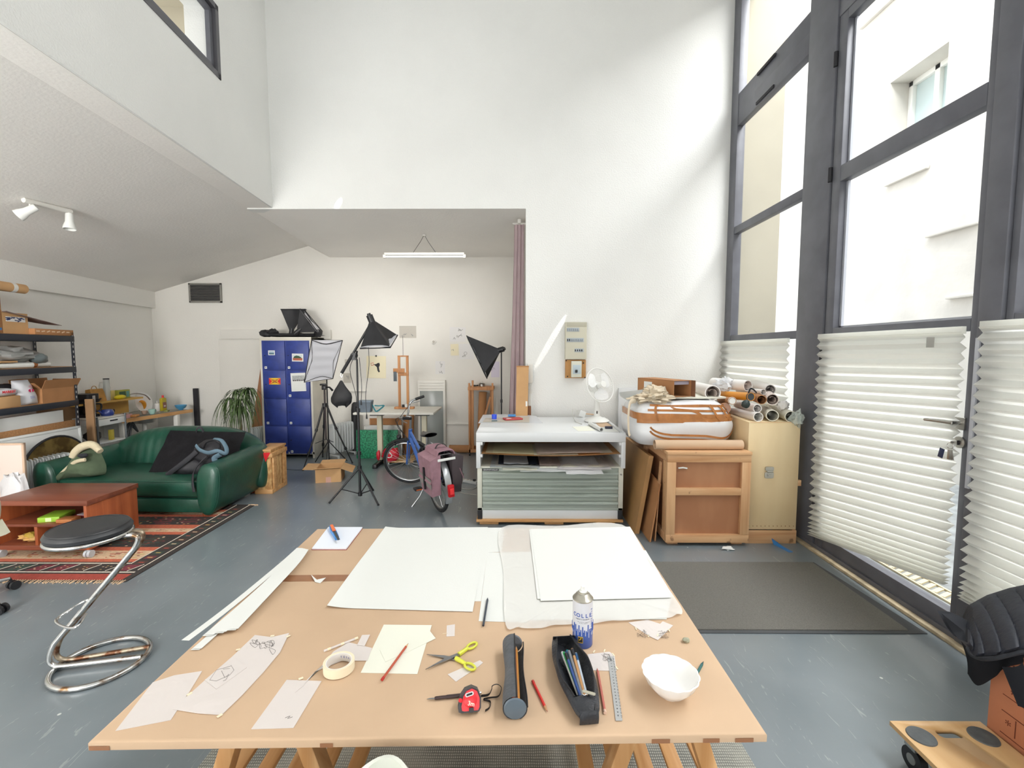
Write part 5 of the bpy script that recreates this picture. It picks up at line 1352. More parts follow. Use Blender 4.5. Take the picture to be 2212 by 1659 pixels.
mb.tube(spline([(-5.6,6.35,ctopz+.13),(-5.58,6.40,ctopz+.25),(-5.53,6.52,ctopz+.30),(-5.47,6.64,ctopz+.27),(-5.44,6.70,ctopz+.19)],6),.011,M_chrome);mb.build('tap',r)
mb=MB(Matrix.Translation((5.3,-6.5,0)))
for k in range(3): mb.tube(spline([(-5.25,6.0+.03*k,.40),(-5.3,6.1+.04*k,.60),(-5.35,6.25,.66-.03*k),(-5.4,6.4,.5)],6),.012,mat('dark hose','#44464a',rough=.5),seg=6)
mb.build('hose',r)
r=thing('kitchen_trolley','white kitchen trolley with grey steel posts and a drawer, beside the counter','trolley',(-5.30,5.68,0))
for (x,y) in ((.20,-.22),(.20,.18),(-.18,-.22),(-.18,.18)):
 mb=MB();mb.cyl((x,y,0),(x,y,.84),.011,mat('grey steel post','#6f7478',rough=.4,metal=.6));mb.build('post',r)
mb=MB();mb.bx(-.18,.20,-.22,.18,.81,.825,mat('pale laminate','#d6d2c8',rough=.5),.002);mb.build('top_board',r)
for z in (.16,.50): mb=MB();mb.bx(-.18,.20,-.22,.18,z,z+.015,M_panelw,.002);mb.build('shelf',r)
mb=MB();mb.bx(-.17,.205,-.20,.165,.725,.805,M_panelw,.004);dr=mb.build('drawer',r)
mb=MB();mb.bx(.205,.209,-.05,.06,.765,.782,M_slot,.002);mb.build('drawer_slot',dr)
TZ=.8255
def P3(px,x): q=PX(px,758,x);return q.y
r=thing('coffee_maker','black filter coffee maker with a steel strip on the trolley','coffee maker',(-5.36,5.60,TZ))
mb=MB();mb.prism(rrect(.22,.17,.03),0,.03,M_blk);mb.prism(rrect(.07,.16,.02),.03,.28,M_blk,T((-.07,0,0)));mb.prism(rrect(.22,.17,.03),.22,.29,M_blk);mb.build('body',r)
mb=MB();mb.lathe([(0,.03),(.06,.032),(.07,.08),(.055,.15),(.05,.17)],mat('dark jug glass','#17181b',rough=.1),T((.04,0,0)),seg=20);mb.tube(spline([(.07,.05,.16),(.09,.11,.15),(.085,.11,.08),(.07,.06,.06)],5),.01,M_blk);mb.build('jug',r)
mb=MB();mb.bx(.085,.112,-.02,.02,.05,.27,M_steel,.004);mb.build('steel_strip',r)
M_cob=mat('cobalt enamel','#2b3f8c',rough=.2,coat=.5)
r=thing('enamel_teapot','small cobalt blue enamel teapot on the trolley','teapot',(-5.22,P3(223,-5.22),TZ))
mb=MB();mb.lathe([(0,0),(.06,0),(.07,.02),(.066,.05),(.055,.075),(.035,.082),(0,.084)],M_cob,seg=24);mb.build('pot',r)
mb=MB();mb.tube([(0,-.06,.03),(0,-.09,.05),(0,-.115,.075)],[.014,.01,.008],M_cob);mb.build('spout',r)
mb=MB();mb.tube(spline([(0,.06,.06),(0,.10,.065),(0,.10,.03),(0,.065,.02)],5),.006,M_blk);mb.build('handle',r)
boxthing('white_box','small white box at the left edge of the trolley top','box',(-5.16,P3(189,-5.16),TZ+.0),(.03,.07,.08),M_panelw,0)
r=thing('kitchen_shelf','short ochre wooden shelf fixed above the counter','shelf',(-5.45,6.0,.97))
mb=MB();mb.bx(-.13,.10,-.55,.47,0,.022,mat('ochre wood','#c49a4e',rough=.6));mb.build('plank',r)
mb=MB();mb.bx(-.14,-.12,-.2,.47,-.20,0,mat('ochre wood','#c49a4e'));mb.build('back_board',r)
LZ=.9925
mb=MB();mb.sphere((0,0,.045),(.06,.05,.02),mat('stone grey','#b5aca0',rough=.7),14,disp=.5)
r=thing('frying_pan','dark frying pan at the left end of the small shelf','pan',(-5.44,P3(178,-5.44)+.05,LZ));mb=MB();mb.lathe([(0,.003),(.09,0),(.12,.045),(.117,.045),(.085,.008),(0,.008)],mat('dark pan','#2e3033',rough=.4),seg=28);mb.build('pan',r);mb=MB();mb.tube([(.08,-.08,.04),(.12,-.2,.06)],.01,M_blk);mb.build('handle',r)
def pbag():
 r=thing('paper_bag','ochre paper bag standing on the small shelf','bag',(-5.45,P3(202,-5.45),LZ));mb=MB()
 Mb=mat('ochre kraft bag','#b58443',rough=.75,var=.15,vscale=12)
 mb.raw([(-.05,-.11,0),(.05,-.11,0),(.05,.12,0),(-.05,.12,0),(-.02,-.13,.16),(.03,-.12,.17),(.02,.07,.165),(-.02,.07,.16)],[(0,1,2,3),(0,1,5,4),(1,2,6,5),(2,3,7,6),(3,0,4,7)],Mb);mb.build('bag',r)
 mb=MB();mb.tube(spline([(.01,-.08,.16),(.01,-.06,.20),(.01,-.02,.20),(.01,.0,.165)],4),.004,Mb);mb.build('handle',r)
pbag()
mb=MB();mb.lathe([(0,0),(.04,0),(.042,.2),(.03,.23),(.032,.24),(.02,.24)],mat('white jug','#e2e0d8',rough=.4),seg=20);solo(mb,'white_jug','tall white jug behind the ochre paper bag on the small shelf','jug',(-5.50,P3(217,-5.5),LZ))
r=thing('glass_bottle','tall clear bottle with a black cap on the small shelf','bottle',(-5.42,P3(225,-5.42),LZ));mb=MB();mb.lathe([(0,0),(.036,0),(.037,.17),(.034,.2),(.032,.28)],shader_film('clear bottle','#cfd4d0',.45,.1),seg=20);mb.build('bottle',r);mb=MB();mb.lathe([(0,.295),(.034,.295),(.034,.28)],M_blk,seg=20);mb.build('cap',r)
def gbox(o): o.bx(.0315,.033,-.08,.02,.02,.10,mat('dark green print','#2f4d33',rough=.5));o.bx(.0315,.033,.03,.08,.02,.10,mat('teal print','#5e938a',rough=.5))
boxthing('tea_box','green and yellow tea box on the right end of the small shelf','box',(-5.44,P3(258,-5.44),LZ),(.06,.19,.12),mat('yellow green box','#9a9a3a',rough=.5),0,parts=gbox)
boxthing('tea_box','pale yellow box between the clear bottle and the green tea box','box',(-5.48,P3(239,-5.48),LZ),(.05,.12,.12),mat('pale yellow box','#d3bf78',rough=.5),0)
mb=MB();mb.sphere((0,0,.03),(.035,.09,.032),mat('bright yellow plastic','#d9c21c',rough=.4),16);solo(mb,'yellow_sponge_holder','bright yellow oval holder in front of the green tea box','holder',(-5.385,P3(253,-5.385),LZ))
mb=MB();mb.lathe([(0,0),(.05,.0),(.10,.02),(.098,.022),(.05,.005),(0,.005)],mat('grey white plate','#b9b5a9',rough=.4),seg=24);solo(mb,'plate','pale plate in front of the ochre paper bag on the small shelf','plate',(-5.40+.0,P3(213,-5.36)+.12,LZ)) if False else None
CZ=ctopz+.0005
rr=random.Random(2)
for k in range(6):
 mb=MB();mb.sphere((0,0,.02),(.03+.012*rr.random(),.045,.02),mat('oyster shell','#c9bda8',rough=.7,var=.2,vscale=40),12,disp=.5,seed=k);solo(mb,'oyster_shell','rough pale shell in the heap below the small shelf on the counter','shell',(-5.62+.07*(k%3),6.12+.11*(k // 3)+.04*(k%3),CZ+.04*(k // 3)*0),rr.uniform(0,90),group='pale shells heaped on the counter')
boxthing('paper_stack','pinkish paper stack on the near end of the counter','paper',(-5.38,6.08,CZ),(.22,.20,.05),mat('pinkish paper','#cf9fa0',rough=.8),10)
mb=MB();mb.lathe([(0,0),(.11,.0),(.155,.012),(.155,.016),(.11,.006),(0,.006)],M_opal,T((0,0,.15),0,78,0),seg=32);solo(mb,'white_plate','large white plate standing upright beside the tap','plate',(-5.55,P3(302,-5.55),CZ))
mb=MB();mb.tube([(.0,.07*math.cos(a*.25-.6),.10+.075*math.sin(a*.25-.6)) for a in range(11)],[.006,.014,.02,.024,.026,.027,.026,.024,.02,.014,.006],mat('orange plastic bowl','#d9902c',rough=.35),seg=8);solo(mb,'orange_cup','curved orange cup leaning against the white plate','cup',(-5.49,P3(297,-5.49),CZ))
def mug(label,x,px,col,rr_=.045,h=.07):
 r=thing('mug',label,'cup',(x,P3(px,x),CZ+.004));m=mat('glazed '+col,col,rough=.25)
 mb=MB();mb.lathe([(0,0),(rr_*.6,0),(rr_*.9,h*.4),(rr_,h),(rr_-.004,h),(rr_*.8,h*.4),(0,.006)],m,seg=24);mb.build('cup_body',r)
 mb=MB();mb.tube(spline([(0,rr_*.9,h*.8),(0,rr_*1.6,h*.7),(0,rr_*1.4,h*.35),(0,rr_*.8,h*.3)],4),.005,m);mb.build('handle',r);return r
mug('pale turquoise cup with a handle near the front edge of the counter',-5.24,321,'#9fc3b8')
mug('small clear brown mug left of the turquoise cup',-5.34,304,'#b99b88',.035,.05)
r=thing('soap_dispenser','small white soap dispenser bottle beside the yellow bottle','bottle',(-5.45,P3(333,-5.45),CZ));mb=MB();mb.lathe([(0,0),(.034,0),(.035,.10),(.03,.115),(.012,.12)],mat('milky plastic','#dcd8d4',rough=.3),seg=20);mb.build('bottle',r);mb=MB();mb.cyl((0,0,.12),(0,0,.155),.008,M_trimw);mb.tube([(0,0,.155),(.03,0,.15)],.005,M_trimw);mb.build('pump',r)
r=thing('dish_soap_bottle','tall yellow dish soap bottle with a red cap on the counter','bottle',(-5.40,P3(346,-5.40),CZ))
Myb=mat('yellow liquid','#b5a21e',rough=.2);mb=MB();mb.prism(rrect(.045,.105,.02),0,.19,Myb);mb.prism(rrect(.03,.06,.014),.19,.20,Myb);mb.build('bottle',r)
mb=MB();mb.cyl((0,0,.20),(0,0,.235),.014,M_red);mb.build('cap',r);mb=MB();mb.bx(.0227,.024,-.035,.03,.04,.13,mat('maroon label','#8c5a4a',rough=.5));mb.bx(.024,.0245,-.02,.02,.06,.085,mat('pale label print','#d8c8c0'));mb.build('label',r)
r=mb=MB();mb.lathe([(0,0),(.03,0),(.033,.012),(.06,.03),(.082,.075),(.078,.075),(.05,.03),(0,.018)],mat('sky blue glaze','#4f93bb',rough=.3),seg=28);solo(mb,'blue_bowl','sky blue bowl at the far right end of the counter','bowl',(-5.2,P3(384,-5.2),CZ))
boxthing('sponge','green brown sponge on the counter near the soap bottle','sponge',(-5.27,P3(353,-5.27),CZ),(.05,.10,.02),mat('olive sponge','#8a8f55',rough=.9),20)
boxthing('snack_packet','orange packet on the counter front edge','packet',(-5.28,6.22,CZ),(.08,.13,.035),mat('orange packet','#c98a4c',rough=.4),20,bev=.012)
mb=MB();mb.sphere((0,0,.07),(.07,.10,.07),M_blk,16,disp=.2);solo(mb,'black_bowl','black rounded pot on the middle trolley shelf','pot',(-5.3,5.60,.5155))
boxthing('carton_small','small yellow carton on the middle trolley shelf','box',(-5.17,5.72,.5155),(.04,.05,.13),mat('yellow carton','#c9b64a',rough=.5),10)
# ---- black post leaning, vent grille, spotlight rail
p0=PY(425,925,7.30);p1=PY(427,844,7.36)
mb=MB();mb.box((0,0,.52),(.06,.05,1.04),M_slot,r=(0,0,0));solo(mb,'black_post','thin black post standing against the rear wall behind the sofa','post',(PY(425,900,7.34).x,7.345,0))
# ================================================================= REAR ALCOVE
def bxl(mb,root,*a): pass
def prect(px0,px1,py0,py1,Y): a=PY(px0,py1,Y);b=PY(px1,py0,Y);return a.x,b.x,a.z,b.z
mb=MB();x0,x1,z0_,z1_=prect(484,700,732,985,YR-.03);mb.bx(x0,x1,YR-.03,YR,0,z1_,M_wallw,.003);x0,x1,z0_,z1_=prect(477,713,712,732,YR-.06);mb.bx(x0,x1,YR-.06,YR,z0_,z1_,M_wallw,.004);struct(mb,'door_2')
r=thing('wall_vent','grey metal louvred vent grille high on the rear wall','vent',(PY(445,633,YR).x,YR-.003,PY(445,654,YR).z))
x0,x1,z0_,z1_=prect(411,479,612,654,YR);w_,h=x1-x0,z1_-z0_;M_vent=mat('grey aluminium','#8f8c86',rough=.5,metal=.4)
mb=MB();mb.bx(-w_/2,w_/2,-.004,0,0,h,M_slot);mb.build('backing',r)
mb=MB();[mb.bx(a,b,-.025,0,c,d,M_vent,.002) for a,b,c,d in ((-w_/2,w_/2,0,.025),(-w_/2,w_/2,h-.025,h),(-w_/2,-w_/2+.025,0,h),(w_/2-.025,w_/2,0,h))];mb.build('frame',r)
for k in range(10): mb=MB();mb.box((0,-.014,.035+k*(h-.06)/9.5),(w_-.05,.022,.003),M_vent,r=(30,0,0));mb.build('louvre',r)
a,b,c=PY(548,930,7.25),PY(571,930,7.25),PY(571,784,7.3)
M_ply=wood('brown plywood','#8b5c3d','#a9764f','z',1.5)
mb=MB();X_=T((b.x,7.30,0),90);mb.prism([(-.30,0),(0,0),(0,c.z),(-.025,c.z)],0,.015,M_ply,X_);soloW(mb,'plywood_offcut','tall tapering brown plywood offcut leaning left of the blue lockers','board')
# ---- lockers
LX0,LX1=F(570,990).x,F(570,990).x+.785;LY=6.87;LH=PY(569,728,LY).z
r=thing('locker_cabinet','tall locker cabinet with eight battered royal blue doors in a cream frame','locker',((LX0+LX1)/2,LY,0));w2_=(LX1-LX0)/2
M_cream=mat('cream locker paint','#cfcabd',rough=.5,var=.05,vscale=5);M_royal=mat('royal blue paint','#2b3c84',rough=.45,var=.14,vscale=9,bump=.1,bscale=8)
mb=MB();mb.bx(-w2_,w2_,.005,.48,.09,LH,M_cream,.004);mb.bx(-w2_,w2_,0,.48,LH-.055,LH,M_cream,.003);mb.bx(-w2_,w2_,0,.48,.06,.10,M_cream,.003)
for x in (-w2_+.001,w2_-.03): mb.bx(x,x+.029,0,.48,0,LH-.05,M_cream,.002)
mb.bx(-w2_+.03,w2_-.03,.002,.01,.10,LH-.055,M_royal);mb.build('carcass',r)
k_=.785/505;zz_=lambda y: LH*(1560-y)/(1560-300)
for ci,(c0,c1) in enumerate(((75,288),(302,520))):
 for ri,(r0_,r1_) in enumerate(((340,638),(645,928),(936,1212),(1222,1512))):
  mb=MB();xa,xb_=-w2_+(c0-40)*k_,-w2_+(c1-40)*k_;za,zb_=zz_(r1_),zz_(r0_)
  tl=[0,.6,-.4,0,.3,-.5,.8,0][ci*4+ri]
  mb.box(((xa+xb_)/2,-.008,(za+zb_)/2),(xb_-xa-.004,.014,zb_-za-.006),M_royal,bev=.003,r=(0,0,tl));d=mb.build('locker_door',r)
  mb=MB();mb.cyl((xa+.03,-.016,(za+zb_)/2),(xa+.03,-.020,(za+zb_)/2),.008,M_slot,seg=12);mb.build('keyhole',d)
  if (ci,ri) != (0,1): mb=MB();mb.bx(xa+.02,xa+.055,-.0175,-.0155,za+.02,za+.055,M_paper);mb.bx(xa+.03,xa+.045,-.0182,-.0176,za+.03,za+.045,M_pencil);mb.build('number_plate',d)
def onlock(name,label,cat,zx0,zx1,zy0,zy1,m,extra=None,tilt=0):
 xa,xb_,za,zb_=-w2_+(zx0-40)*k_,-w2_+(zx1-40)*k_,zz_(zy1),zz_(zy0);w_,h=xb_-xa,zb_-za
 mb=MB();mb.bx(-w_/2,w_/2,-.0015,0,0,h,m)
 if extra: extra(mb,w_,h)
 return solo(mb,name,label,cat,(r.location.x+(xa+xb_)/2,LY-.0165,za),rz=0,ry=tilt)
def e1(mb,w_,h): mb.bx(-w_*.38,w_*.38,-.002,-.0015,h*.15,h*.5,mat('teal photo','#4f6f80',rough=.5));mb.bx(-w_*.38,w_*.38,-.002,-.0015,h*.5,h*.85,mat('sky photo','#a9bccb',rough=.5))
def e2(mb,w_,h):
 mb.bx(-w_*.42,w_*.42,-.002,-.0015,h*.45,h*.88,mat('pale sky print','#c9d0d0',rough=.5));mb.bx(-w_*.42,w_*.42,-.002,-.0015,h*.12,h*.45,mat('rust print','#a8583f',rough=.5))
 mb.prism([(-w_*.38,h*.42),(-w_*.3,h*.66),(-w_*.1,h*.76),(w_*.12,h*.7),(w_*.3,h*.55),(w_*.34,h*.42)],0.002,.0025,mat('dark green print','#2d4038',rough=.5),T((0,0,0),90))
onlock('postcard','small pale blue photo card on the top left locker door','card',128,193,437,485,M_paper,e1)
onlock('postcard','landscape card with a dark green tree over red ground on the top right locker door','card',358,468,470,550,M_paper,e2,1)
def e3(mb,w_,h):
 X_=T((0,0,0),90)
 for sg in (-1,1): mb.prism([(sg*-w_*.48,h*.04),(sg*-w_*.38,h*.04),(sg*w_*.48,h*.96),(sg*w_*.38,h*.96)][::sg],.0016,.0019+.0002*sg,M_red,X_)
 for sg in (-1,1): mb.prism([(sg*w_*.5,0),(sg*w_*.5,h),(sg*w_*.22,h/2)][::sg],.0016,.0018,M_red,X_)
 mb.text('LOI DE',h*.28,M_inkb,T((0,-.0026,h*.68),90),.0003,True);mb.text('SEVES',h*.28,M_inkb,T((0,-.0026,h*.35),90),.0003,True)
onlock('sticker','yellow and red warning style sticker with black lettering on the second left locker door','sticker',125,238,720,787,M_yel,e3)
def e4(mb,w_,h):
 rr=random.Random(4);mb.bx(-w_*.4,w_*.42,-.002,-.0015,h*.58,h*.86,mat('grey etching','#a9abaa',rough=.7,var=.2,vscale=60))
 for k in range(6): q=-w_*.36+k*w_*.14;mb.bx(q,q+w_*.10,-.0025,-.002,h*.56,h*(.62+rr.random()*.05),M_pencil)
onlock('print','white sheet with a small grey etching on the second right locker door','print',344,488,668,857,M_paper,e4,-2)
# ---- softboxes and stands
M_sbx=mat('softbox black fabric','#1f1f22',rough=.65,var=.15,vscale=12,bump=.15,bscale=20)
M_sbw=shader_transl('softbox diffuser','#e6e6ec',.35)
def wavy(p00,p10,p11,p01,m,mb,amp=.006,fq=8):
 n_=(p10-p00).cross(p01-p00).normalized()
 mb.grid(lambda u,v: p00.lerp(p10,u).lerp(p01.lerp(p11,u),v)+n_*amp*math.sin(v*fq*PI)*math.sin(u*PI),8,24,m)
def softbox(label,apex,C4,face=True,wall=True,stand=None,waves=8):
 """pyramid of black fabric from the lamp socket (apex) to four corners, with a white front cloth"""
 C4=[Vector(c) for c in C4];apex=Vector(apex);c=sum(C4,Vector())/4
 r=thing('softbox',label,'softbox',apex);I=Matrix.Translation(-apex)
 ax=(c-apex).normalized();nk=[apex+(q-c).normalized()*.04 for q in C4]
 mb=MB(I)
 for i in range(4):
  j=(i+1)%4
  def f(u,v,i=i,j=j):
   p=nk[i].lerp(nk[j],u).lerp(C4[i].lerp(C4[j],u),v);return p+(c-p).normalized()*.05*math.sin(u*PI)*v
  mb.grid(f,8,8,M_sbx)
 mb.build('fabric_hood',r,weld=True)
 if face:
  mb=MB(I);off=-ax*.012;wavy(C4[0]+off,C4[1]+off,C4[2]+off,C4[3]+off,M_sbw,mb,.008,waves);mb.build('diffuser_cloth',r)
 mb=MB(I);mb.tube([q for q in C4],.006,M_sbx,closed=True,seg=6);mb.build('rim',r)
 mb=MB(I);mb.cyl(apex-ax*.07,apex+ax*.03,.035,M_blk,seg=16);mb.cyl(apex-ax*.09,apex-ax*.07,.02,M_blk,seg=12);mb.build('lamp_socket',r)
 return r
YS=F(778,1067,.06).y
pb0=F(778,1067,.06);ft=[F(712,1087),F(817,1092),F(806,1060)]
r=thing('light_stand','black tripod boom light stand in the middle of the alcove opening','light stand',(pb0.x,pb0.y,0));I=Matrix.Translation((-pb0.x,-pb0.y,0))
ptop=PY(771,776,YS);col_=PY(777,1010,YS)
mb=MB(I);mb.cyl((pb0.x,pb0.y,.05),(pb0.x,pb0.y,1.0),.014,M_blk);mb.cyl((pb0.x,pb0.y,1.0),(ptop.x,pb0.y,ptop.z),.010,M_blk)
for z in (.52,1.0): mb.cyl((pb0.x,pb0.y,z-.02),(pb0.x,pb0.y,z+.02),.022,M_blk)
mb.build('pole',r)
mb=MB(I);mb.cyl((pb0.x,pb0.y,col_.z-.02),(pb0.x,pb0.y,col_.z+.02),.024,M_blk);mb.cyl((pb0.x,pb0.y,.04),(pb0.x,pb0.y,.08),.022,M_blk);mb.build('collar',r)
for f_ in ft:
 f_=Vector((f_.x,f_.y,.008));t_=Vector((pb0.x,pb0.y,col_.z));m_=t_.lerp(f_,.62)
 mb=MB(I);mb.cyl(t_+(f_-t_).normalized()*.02,f_,.010,M_blk);mb.build('leg',r)
 mb=MB(I);mb.cyl((pb0.x,pb0.y,.06),m_,.006,M_blk,seg=8);mb.build('brace',r)
 mb=MB(I);mb.sphere(f_,.013,M_blk,8);mb.build('foot_cap',r)
ba,bb,bc_=PY(738,806,YS-.03),PY(802,697,YS),PY(765,768,YS)
r2=thing('boom_arm','slanting black boom arm clamped on top of the tripod light stand','boom',bc_);I=Matrix.Translation(-bc_)
mb=MB(I);mb.cyl(ba,bb,.013,M_blk);mb.cyl(ba.lerp(bb,.0),ba.lerp(bb,.36),.017,M_sbx);mb.build('arm',r2)
mb=MB(I);mb.cyl(bc_+Vector((0,-.03,0)),bc_+Vector((0,.03,0)),.032,M_blk);mb.box(bc_+Vector((.0,0,-.03)),(.05,.05,.04),M_blk);mb.cyl(bc_+Vector((.03,-.03,-.02)),bc_+Vector((.05,-.05,.05)),.010,M_blk);mb.build('clamp',r2)
mb=MB(I);mb.tube(spline([ba,ba+Vector((-.012,0,-.02)),ba+Vector((0,0,-.045)),ba+Vector((.012,0,-.02))],4),.005,M_chrome,seg=6);mb.build('hook',r2)
mb=MB();hb=PY(737,822,YS-.03)
def sbag(u,v):
 a=2*PI*u;k=[0.12,.35,.7,1,1.05,.8,.25][min(6,int(v*6.99))] ;t=v*6;i_=min(5,int(t));kk=[0.12,.35,.65,.9,1.05,.9,.2];k=kk[i_]+(kk[i_+1]-kk[i_])*(t-i_)
 return Vector((.09*k*math.cos(a)*(1+.2*noise.noise(Vector((u*4,v*3,0))))+.03*v*(1 if math.cos(a)>0 else -1.2),.05*k*math.sin(a),-.28*v-.02*math.sin(a*2)*v))
mb.grid(sbag,24,20,M_sbx,cu=True);solo(mb,'sandbag','black fabric counterweight bag hanging from the lower end of the boom arm','bag',hb,base=0) if False else solo(mb,'sandbag','black fabric counterweight bag hanging from the lower end of the boom arm','bag',hb)
softbox('black softbox on the upper end of the slanting boom arm, opening downward',PY(803,694,YS+.03),[PY(778,753,YS-.18),PY(843,751,YS-.22),PY(859,724,YS+.30),PY(800,722,YS+.32)])
for i,pts in enumerate(([(763,775),(756,800),(768,850),(770,868)],[(776,772),(781,830),(780,865)],[(801,700),(796,740),(797,790),(790,850),(792,895)])):
 mb=MB();P=[PY(*p,YS+.04) for p in pts];mb.tube(spline(P,6),.0035,M_blk,seg=6);mb.cyl(P[-1]+Vector((0,0,-.05)),P[-1],.010,M_blk,r1=.006);soloW(mb,'power_cable',['thin black cable with a plug hanging left of the light stand pole','short black cable hanging just right of the light stand pole','long black cable hanging from the boom softbox'][i],'cable')
s2y=6.25;sp2=PY(699,800,s2y+.12)
softbox('softbox with a large white front cloth facing the room, beside the blue lockers',PY(705,785,s2y+.22),[PY(673,734,s2y-.12),PY(740,735,s2y-.12),PY(719,818,s2y-.10),PY(657,826,s2y-.10)],waves=9)
def simple_stand(label,x,y,ztop,spread=.3,ang=20):
 r=thing('light_stand',label,'light stand',(x,y,0));mb=MB();mb.cyl((0,0,.05),(0,0,ztop),.009,M_blk);mb.build('pole',r)
 mb=MB();mb.cyl((0,0,.32),(0,0,.36),.018,M_blk);mb.cyl((0,0,ztop*.6),(0,0,ztop*.6+.04),.014,M_blk);mb.build('collar',r)
 for k in range(3):
  a=rad(ang+120*k);mb=MB();mb.cyl((0,0,.34),(spread*math.cos(a),spread*math.sin(a),.008),.007,M_blk);mb.build('leg',r)
 return r
simple_stand('slim black stand carrying the white fronted softbox',PY(704,800,s2y+.25).x,s2y+.27,PY(705,790,s2y+.25).z-.07,.26,40)
y3=5.75;a3=PY(1077,757,y3)
softbox('black softbox seen from the side, in front of the mauve curtain',a3,[PY(1008,725,y3-.14),PY(1012,735,y3+.34),PY(1052,818,y3+.30),PY(1046,806,y3-.16)],waves=4)
simple_stand('slim black stand carrying the softbox in front of the curtain',a3.x+.035,y3,a3.z-.0,.18,60)
LT=LH
sy4=7.05
softbox('black softbox opening upward on top of the lockers, left of two',PY(630,712,sy4),[PY(606,668,sy4-.12),PY(660,668,sy4-.12),PY(662,669,sy4+.2),PY(610,669,sy4+.2)],face=False)
softbox('softbox with a slanting white cloth on top of the lockers, right of two',PY(646,714,sy4-.18),[PY(648,667,sy4-.12),PY(659,671,sy4+.02),PY(697,716,sy4+.02),PY(686,716,sy4-.20)],waves=2)
rr=random.Random(9)
r=thing('equipment_bag','flat black equipment bag and straps spread along the top of the lockers','bag',(PY(636,722,sy4).x,sy4-.02,LT))
mb=MB();mb.sphere((0,0,.03),(.44,.14,.032),M_sbx,28,disp=.25,fq=2);mb.build('bag',r)
mb=MB();mb.sphere((-.40,-.04,.055),(.10,.07,.055),M_sbx,16,disp=.6,seed=3,fq=2);mb.sphere((-.30,-.03,.08),(.07,.06,.05),M_sbx,16,disp=.6,seed=5,fq=2);mb.build('pouch',r)
mb=MB();mb.sphere((.40,-.05,.06),(.06,.06,.06),M_sbx,14,disp=.4,seed=8,fq=2);mb.build('pouch',r)
# ---- camera tripod
tc3=Vector((-2.71,6.42,0));za=PY(697,874,6.42).z;zt3=PY(695,842,6.42).z
r=thing('camera_tripod','black camera tripod with a pan handle in front of the blue lockers','tripod',tc3)
mb=MB();mb.cyl((0,0,za-.5),(0,0,zt3),.012,mat('dark bronze','#3a2f30',rough=.4));mb.build('centre_column',r)
mb=MB();mb.box((0,0,zt3+.03),(.06,.06,.06),M_blk,bev=.008);mb.box((-.01,0,zt3+.075),(.09,.06,.025),M_blk,bev=.006);mb.build('head',r)
mb=MB();mb.tube([(.03,-.02,zt3+.04),(.10,-.06,zt3+.04),(.15,-.09,zt3+.0)],[.009,.012,.016],M_blk);mb.build('pan_handle',r)
mb=MB();mb.cyl((0,0,za-.03),(0,0,za+.02),.035,M_blk);mb.build('shoulder',r)
for p in (F(655,1017),F(761,1001),F(697,988)):
 e=Vector((p.x,p.y,.01))-tc3;t_=Vector((0,0,za));mb=MB();mb.cyl(t_+e.normalized()*.02,t_.lerp(e,.4),.014,M_blk);mb.cyl(t_.lerp(e,.4),t_.lerp(e,.75),.011,M_blk);mb.cyl(t_.lerp(e,.75),e,.008,M_blk)
 for k in (.4,.75): mb.cyl(t_.lerp(e,k-.02),t_.lerp(e,k+.02),.019,M_blk)
 mb.sphere(e,.014,M_blk,8);mb.build('leg',r)
mb=MB();mb.cyl((0,0,za-.5),(.12,-.03,.35),.005,M_blk);mb.cyl((0,0,za-.5),(-.1,-.12,.35),.005,M_blk);mb.build('brace',r)
def orad(label,px,py,py_top,rz,L): p=F(px,py);h=PY(px,py_top,p.y).z;return oil_radiator(label,(p.x,p.y,0),rz,9,h,L,False)
orad('white oil heater between the camera tripod and the green picture',741,985,913,62,.46)
orad('white heater half hidden between the sofa and the blue lockers',560,985,922,60,.3)
p=F(758,984);mb=MB();mb.lathe([(0,0),(.05,.01),(.055,.2),(.05,.7),(.04,.80),(.02,.83),(0,.835)],M_sbx,seg=18,wob=lambda a,r_,z: 1+.12*math.sin(a*3+z*7));solo(mb,'tripod_bag','narrow black fabric carry bag standing against the rear wall','bag',(p.x+.03,7.2,0)).scale=(1.1,1.1,1)
q0,q1,q2=F(676,1045),F(732,1041),F(686,1010)
ang=math.degrees(math.atan2(q1.y-q0.y,q1.x-q0.x))
bxr=carton('cardboard_box','open cardboard box with its flaps out on the floor left of the light stand',((q0.x+q1.x)/2-.01,(q0.y+q1.y)/2+.17,0),((q1-q0).length,.32,.17),ang-3,(18,5,4,-22),m=M_cardl,fl=.15)
mb=MB();mb.bx(-.03,.03,-.1615,-.1605,.0,.07,mat('pinkish tape','#c79a8a',rough=.4));mb.build('tape',bxr)
g=F(589,1067);g2=F(621,1046)
M_osb=mat('osb board','#b08250',rough=.85,col2='#d3ad76',vscale=26,vlo=.4,vhi=.6,stretch=(1,1,.5),detail=2)
hz_=PY(589,972,g.y).z;ga=math.degrees(math.atan2(g2.y-g.y,g2.x-g.x))-90
r=thing('wooden_crate','small chipboard crate with pale battens and a red triangle, behind the sofa arm','crate',(g.x,g.y,0),ga);dd_=(g2-g).length
mb=MB();mb.bx(-.20,-.01,.01,dd_-.01,.03,hz_,M_osb,.002);mb.build('box_panel',r)
for (a,b,c,d,e,f_) in ((-.20,0,0,dd_,0,.05),(-.20,.012,-.004,dd_,hz_-.09,hz_-.04),(-.20,.0,-.004,dd_+.004,hz_-.02,hz_+.004),(-.008,.01,dd_*.08,dd_*.3,.05,hz_-.09),(-.008,.01,dd_*.72,dd_*.94,.05,hz_-.09)):
 mb=MB();mb.bx(a,b,c,d,e,f_,M_pinex,.003);mb.build('batten',r)
mb=MB();mb.prism([(-.15,hz_-.03),(-.005,hz_-.03),(-.07,hz_-.15)],.005,.006,M_red,T((0,0,0),90));mb.build('red_triangle',r)
